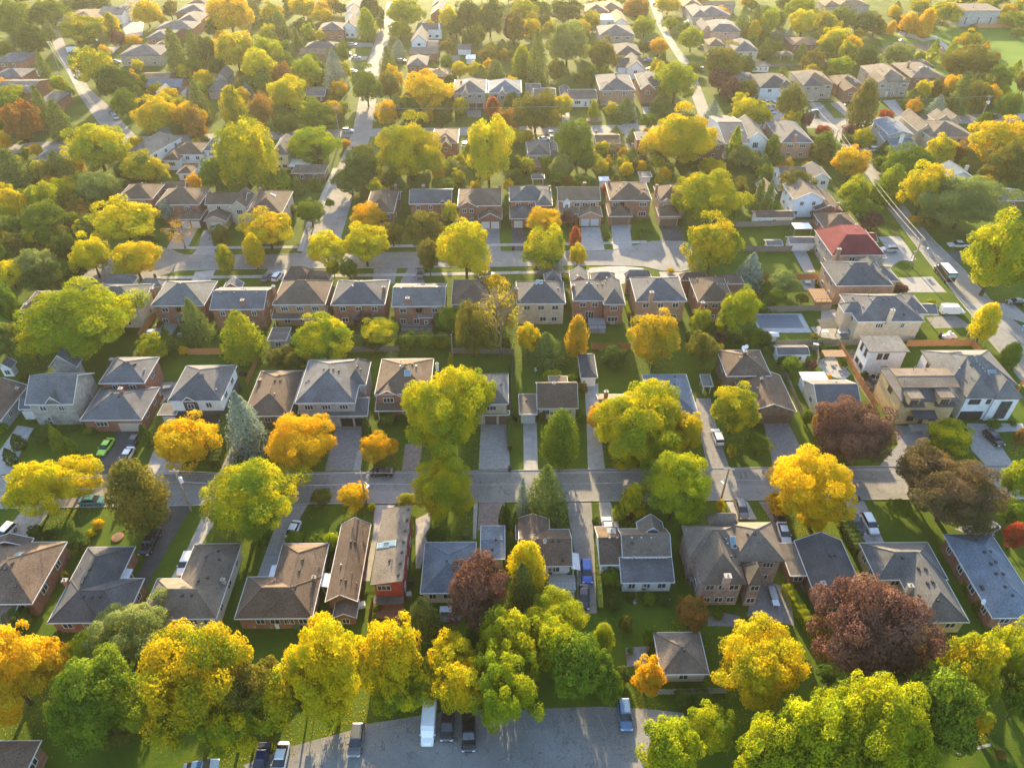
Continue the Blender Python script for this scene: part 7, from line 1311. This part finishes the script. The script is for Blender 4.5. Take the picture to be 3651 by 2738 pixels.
# playground
PINK = mat('pink_plastic', (.55, .14, .34), (.62, .2, .4), 1, .5)
def play(t, x, y, label, s):
    g = P(t, x, y); r = thing('play_structure', label, 'playground', g)
    for sx in (-1, 1):
        for sy in (-1, 1): k = MB(); k.tube((0, 0, 0), (0, 0, 2.6 * s), .07, .07, 6); obj('post', k.mesh('post', METAL), r, (sx * .8, sy * .8, 0))
    obj('platform', boxmesh('platform', (0, 0, 1.3 * s), (1.8, 1.8, .12), METAL), r)
    k = MB(); k.add([(-1.1, -1.1, 2.6 * s), (1.1, -1.1, 2.6 * s), (1.1, 1.1, 2.6 * s), (-1.1, 1.1, 2.6 * s), (0, 0, 3.8 * s)], [(0, 1, 4), (1, 2, 4), (2, 3, 4), (3, 0, 4), (3, 2, 1, 0)]); obj('roof', k.mesh('roof', PINK), r)
    k = MB(); k.add([(-1, -.4, 1.3 * s), (-1, .4, 1.3 * s), (-4, .4, .2), (-4, -.4, .2), (-1, -.4, 1.15 * s), (-1, .4, 1.15 * s), (-4, .4, .05), (-4, -.4, .05)], [(0, 1, 2, 3), (4, 7, 6, 5), (0, 3, 7, 4), (1, 5, 6, 2), (2, 6, 7, 3), (0, 4, 5, 1)]); obj('slide', k.mesh('slide', PINK), r)
play('D3', 1180, 385, 'pink-roofed play tower with red slide on the left of the sand oval', 1.0); play('D3', 1508, 455, 'pink-roofed play tower on the right of the sand oval', .9)
g = P('D3', 1345, 385); r = thing('swing_set', 'grey swing set in the middle of the sand oval', 'swing'); r.location = g
k = MB(); k.tube((-4, 0, 2.4), (4, 0, 2.4), .06, .06, 6); obj('top_bar', k.mesh('top_bar', METAL), r)
for x in (-4, 4):
    for y in (-1, 1): k = MB(); k.tube((0, 0, 2.4), (0, y, 0), .05, .05, 5); obj('leg', k.mesh('leg', METAL), r, (x, 0, 0))
for x in (-2.6, -.9, .9, 2.6): obj('swing_seat', boxmesh('swing_seat', (0, 0, .5), (.5, .2, .06), BLACKP), r, (x, 0, 0))
# real-estate style sign and basketball hoop
g = P('C3', 1268, 768); r = thing('basketball_hoop', 'portable basketball hoop on the mansion driveway beside the utility pole', 'basketball hoop', g, R(20)); k = MB(); k.tube((0, 0, 0), (0, 0, 3.0), .07, .06, 6); obj('pole', k.mesh('pole', BLACKP), r); obj('base', boxmesh('base', (0, 0, .12), (1.1, .8, .24), WMETAL), r); obj('backboard', gridframe(1.3, .85, 1, 1, .1, .06, 'backboard', BLACKP), r, (0, -.3, 2.7)); obj('backboard_panel', panemesh(1.2, .75, -.03, WMETAL, 'backboard_panel'), r, (0, -.3, 2.75))
k = MB(); k.tube((0, -.75, 2.95), (0, -.75, 3.0), .24, .24, 12, False); obj('rim', k.mesh('rim', ORF), r)
g = P('C3', 2195, 1350); r = thing('lawn_sign', 'blue and white board sign on a post at the right edge', 'sign', g, R(-10)); obj('post', boxmesh('post', (0, 0, .9), (.1, .1, 1.8), TRIM), r); obj('board', boxmesh('board', (0, -.08, 1.35), (1.2, .06, .8), mat('sign_blue', (.05, .22, .32), (.08, .28, .38), 2, .5)), r); obj('stripe', boxmesh('stripe', (0, -.12, 1.55), (1.1, .03, .25), TRIM), r)
g = P('A1', 390, 1345); r = thing('street_sign', 'small white sign on a short post on the grass above the parking lot', 'sign', g); obj('post', boxmesh('post', (0, 0, .9), (.08, .08, 1.8), METAL), r); obj('plate', boxmesh('plate', (0, -.06, 1.7), (.8, .04, .5), WMETAL), r)
# clutter behind the houses
CL = [('A1', 50, 760, (1.6, .7, .6), 'W'), ('A1', 130, 765, (.8, .8, 1.1), 'M'), ('A1', 165, 768, (.7, .7, 1.2), 'W'), ('A1', 290, 770, (1.0, .8, .9), 'G'), ('A1', 322, 772, (.9, .7, .8), 'B'), ('A1', 690, 640, (1.2, .8, .7), 'W'), ('A1', 1005, 490, (.9, .9, .9), 'B'), ('A1', 990, 580, (.8, .8, .9), 'M'),
      ('A2', 1180, 490, (1.0, 1.0, 1.0), 'M'), ('A2', 1170, 410, (.7, .7, .8), 'M'), ('A2', 680, 610, (1.0, .8, 1.0), 'B'), ('A3', 1205, 810, (1.0, 1.0, .9), 'M'), ('B0', 1240, 490, (1.6, 1.0, .6), 'M'), ('B0', 1190, 560, (.9, .9, .8), 'B'), ('B0', 1640, 745, (.9, .8, .6), 'W'), ('B0', 1800, 390, (1.4, .8, .8), 'B'), ('C0', 1300, 1330, (1.2, .8, .7), 'B'), ('C0', 1500, 1400, (.9, .9, .9), 'M'), ('C1', 1400, 1325, (1.4, .9, .8), 'W'), ('C1', 1460, 1320, (.8, .8, .9), 'B'), ('C2', 705, 1270, (1.6, 1.0, 1.1), 'B'), ('B2', 700, 570, (1.0, 1.0, .8), 'W'), ('B3', 420, 200, (1.2, .8, 1.6), 'M'), ('C0', 1250, 1370, (1.4, 1.0, .8), 'W')]
CD = {'W': ('white storage box', WMETAL), 'M': ('grey metal unit', METAL), 'G': ('green box', carpaint((.05, .16, .08))), 'B': ('dark covered box', BLACKP)}
for t, x, y, d, c in CL:
    g = P(t, x, y); best = min(HOUSES, key=lambda q: (q.c - g).length); nmx = CD[c][0]; lab = '%s on the ground %s the %s' % (nmx, ('left of' if g.x < best.c.x - 3 else ('right of' if g.x > best.c.x + 3 else 'behind')), best.tag)
    while lab in TAKEN: lab = lab + ', another one' if 'another' not in lab else lab + ' beside it'
    TAKEN.add(lab); k = MB(); k.box((0, 0, d[2] / 2), d); r = thing('storage_box', lab, 'box', g, rng.uniform(-.3, .3)); obj('body', k.mesh('body', CD[c][1]), r); k = MB(); k.box((0, 0, d[2] + .03), (d[0] + .08, d[1] + .08, .07)); obj('lid', k.mesh('lid', CD[c][1]), r)
# ================================================================== haze
hz = bpy.data.meshes.new('haze'); k = MB(); k.box((0, 470, 54.5), (1400, 1360, 111)); hzo = obj('haze', k.mesh('haze')); hzo['kind'] = 'stuff'
hm = bpy.data.materials.new('haze_air'); hm.use_nodes = True; t_ = hm.node_tree; t_.nodes.clear(); oo = t_.nodes.new('ShaderNodeOutputMaterial'); pv = t_.nodes.new('ShaderNodeVolumePrincipled')
pv.inputs['Color'].default_value = (.98, .93, .82, 1); pv.inputs['Density'].default_value = HAZE_D = .00008; pv.inputs['Anisotropy'].default_value = .45
t_.links.new(pv.outputs[0], oo.inputs['Volume']); hzo.data.materials.append(hm)

# ================================================================== the dense tree cover of the upper part
ROADL = [[(650, 552), (690, 530), (780, 284), (806, 148), (840, 47), (850, 0)], [(-300, 358), (110, 318), (440, 299), (770, 287), (1370, 279), (1815, 265), (2300, 252)], [(1412, 0), (1430, 60), (1480, 138), (1500, 190), (1520, 240), (1532, 283)],
         [(104, 40), (140, 125), (158, 155), (183, 200), (218, 245), (268, 298)], [(1758, 222), (1830, 305), (1888, 378), (1940, 450), (2060, 610), (2212, 790)]]
SEG = []
for ln in ROADL:
    w_ = [P('F', *q) for q in ln]; SEG += list(zip(w_, w_[1:]))
def segd(p, a, b):
    d = b - a; t = max(0, min(1, (p - a).dot(d) / d.length_squared)); return (p - a - d * t).length
PARKB = [P('D3', 1000, 250), P('D3', 2500, 250), P('D3', 2500, 700), P('D3', 1000, 560)]
OCC = [(q[4], q[7]) for q in TREES]; CARP = [o.matrix_basis.translation.copy() for o in COL.objects if o.get('group') == 'parked vehicles']
fr_ = random.Random(5); nf = 0
def inpoly(x, y, pl):
    c = False; n = len(pl)
    for i in range(n):
        x1, y1 = pl[i]; x2, y2 = pl[(i + 1) % n]
        if (y1 > y) != (y2 > y) and x < (x2 - x1) * (y - y1) / (y2 - y1) + x1: c = not c
    return c
PKF = [(1880, 85), (2260, 60), (2260, 200), (2060, 190), (1880, 160)]
for k in range(9000):
    fx, fy = fr_.uniform(-10, 2222), fr_.uniform(-4, 300) if k % 3 else fr_.uniform(290, 425)
    if k % 3 and nf >= 270: continue
    if inpoly(fx, fy, PKF): continue
    far = 1 - fy / 320; rad = fr_.uniform(2.6, 5.2) if k % 3 else fr_.uniform(1.7, 3.2)
    g = P('F', fx, fy)
    if any(segd(g, a, b) < 5.2 + rad * .8 for a, b in SEG): continue
    if any((g - q).length < (.60 * (rad + r)) for q, r in OCC): continue
    if any((g - c).length < 3 + rad for c in CARP): continue
    bad = False
    for hs in HOUSES:
        for b in hs.blocks:
            q = g - b.c
            if abs(q.x) < b.W / 2 + rad * .8 and -b.D / 2 - rad * 1.9 < q.y < b.D / 2 + rad * .8: bad = True
    if bad: continue
    nf += 0; dep = proj(g)[2]; pxr = rad * FPX / dep / 1.6505; hgt = rad * fr_.uniform(1.5, 2.3)
    kind = fr_.choice('NDEEENVXXKKLYYGHHE' + ('RO' if fr_.random() < .3 else '')); form = 'r' if kind not in 'E' else fr_.choice('sp')
    if kind in 'NDLV' and fr_.random() < .4: form = 'o'
    sx_ = 3651 / 2212; cy_ = fy - hgt * .62 * FPX / dep / 1.6505 * .85
    tree('F', kind, form, fx - pxr, cy_ - pxr * 1.15, fx + pxr, (cy_ + pxr * 1.0) if form not in 'sp' else fy + pxr * .3); OCC.append((g, rad)); nf += 1
    if nf >= 330: break


# foundation planting along the nearer houses
fs = random.Random(21)
for hs in list(HOUSES):
    if hs.c.y > 215 or hs.name != 'house': continue
    b = hs.blocks[0]
    for k in range(fs.choice((1, 1, 2, 2))):
        side = fs.choice('LRN'); rad = fs.uniform(.5, 1.0); u = fs.uniform(-.42, .42)
        q = {'L': (-b.W / 2 - rad * .6, u * b.D), 'R': (b.W / 2 + rad * .6, u * b.D), 'N': (fs.choice((-.44, .44)) * b.W, -b.D / 2 - rad * .4)}[side]
        ca, sa = math.cos(hs.yaw), math.sin(hs.yaw); g = hs.c + Vector((q[0] * ca - q[1] * sa, q[0] * sa + q[1] * ca, 0))
        if any((g - c).length < 3.2 for c in CARP) or any((g - p).length < .6 * r for p, r in OCC): continue
        px, py, dep = proj((g.x, g.y, rad * .8)); px /= 1.6505; py /= 1.6505; pr = rad * FPX / dep / 1.6505
        tree('F', fs.choice('NDVVRXNML') if True else 'N', 'r', px - pr, py - pr, px + pr, py + pr); OCC.append((g, rad))

# ================================================================== fallen leaves under the yellow trees
lp_ = []; rs_ = np.random.default_rng(3)
for (root, kind, form, shrub, g, px, py, a, h) in TREES:
    if kind in 'YGOKHXR' and not shrub and g.y < 260:
        n = int(75 * a); an = rs_.uniform(0, 6.283, n); rr = a * 1.3 * np.sqrt(rs_.uniform(0, 1, n)) * rs_.uniform(.5, 1.2, n)
        lp_.append(np.stack([g.x + np.cos(an) * rr, g.y - a * .3 + np.sin(an) * rr, np.full(n, .05)], 1))
lp_ = np.concatenate(lp_); nl = len(lp_)
lm_ = leaves_mesh('fallen_leaves', lp_, np.stack([rs_.normal(0, .25, nl), rs_.normal(0, .25, nl), np.ones(nl)], 1), .14, rs_.uniform(0, 1, nl), rs_); lm_.materials.clear(); lm_.materials.append(leafmat('G'))
o = obj('fallen_leaves', lm_); o['kind'] = 'stuff'; o['label'] = 'yellow fallen leaves scattered on lawns and road edges'
# ================================================================== labels of trees and shrubs
def relation(px, py, hs, rad):
    dx, dy = px - hs.px, py - hs.py
    if abs(dx) > abs(dy): return 'right of' if dx > 0 else 'left of'
    return 'below' if dy > 0 else 'above'
comp = {}
for (root, kind, form, shrub, g, px, py, a, h) in TREES:
    best = min(HOUSES, key=lambda q: (q.c - g).length - .25 * q.blocks[0].W)
    size = 'small' if a < 2.8 else ('large' if a > 5.2 else '')
    what = ('%s shrub' % CN[kind]) if shrub else '%s %s %s' % (size, CN[kind], FN[form][0])
    lab = '%s %s the %s' % (what.strip(), relation(px, py, best, a), best.tag); root['group'] = 'garden shrubs' if shrub else 'trees of the neighbourhood'
    comp.setdefault(lab, []).append((px, py, root))
ordn = ['first', 'second', 'third', 'fourth', 'fifth', 'sixth', 'seventh', 'eighth', 'ninth', 'tenth', 'eleventh', 'twelfth']
for lab, ls in comp.items():
    ls.sort(key=lambda q: q[0]); n = len(ls)
    for i, (px, py, root) in enumerate(ls):
        if n == 1: s = lab
        elif n == 2: s = lab + (', the left one' if i == 0 else ', the right one')
        else: s = lab + ', %s from the left' % ordn[min(i, 11)]
        w_ = s.split()
        if len(w_) > 16: w_ = s.replace('broad-leaved ', '').split()
        if len(w_) > 16: pass
        root['label'] = ' '.join(w_[:16])
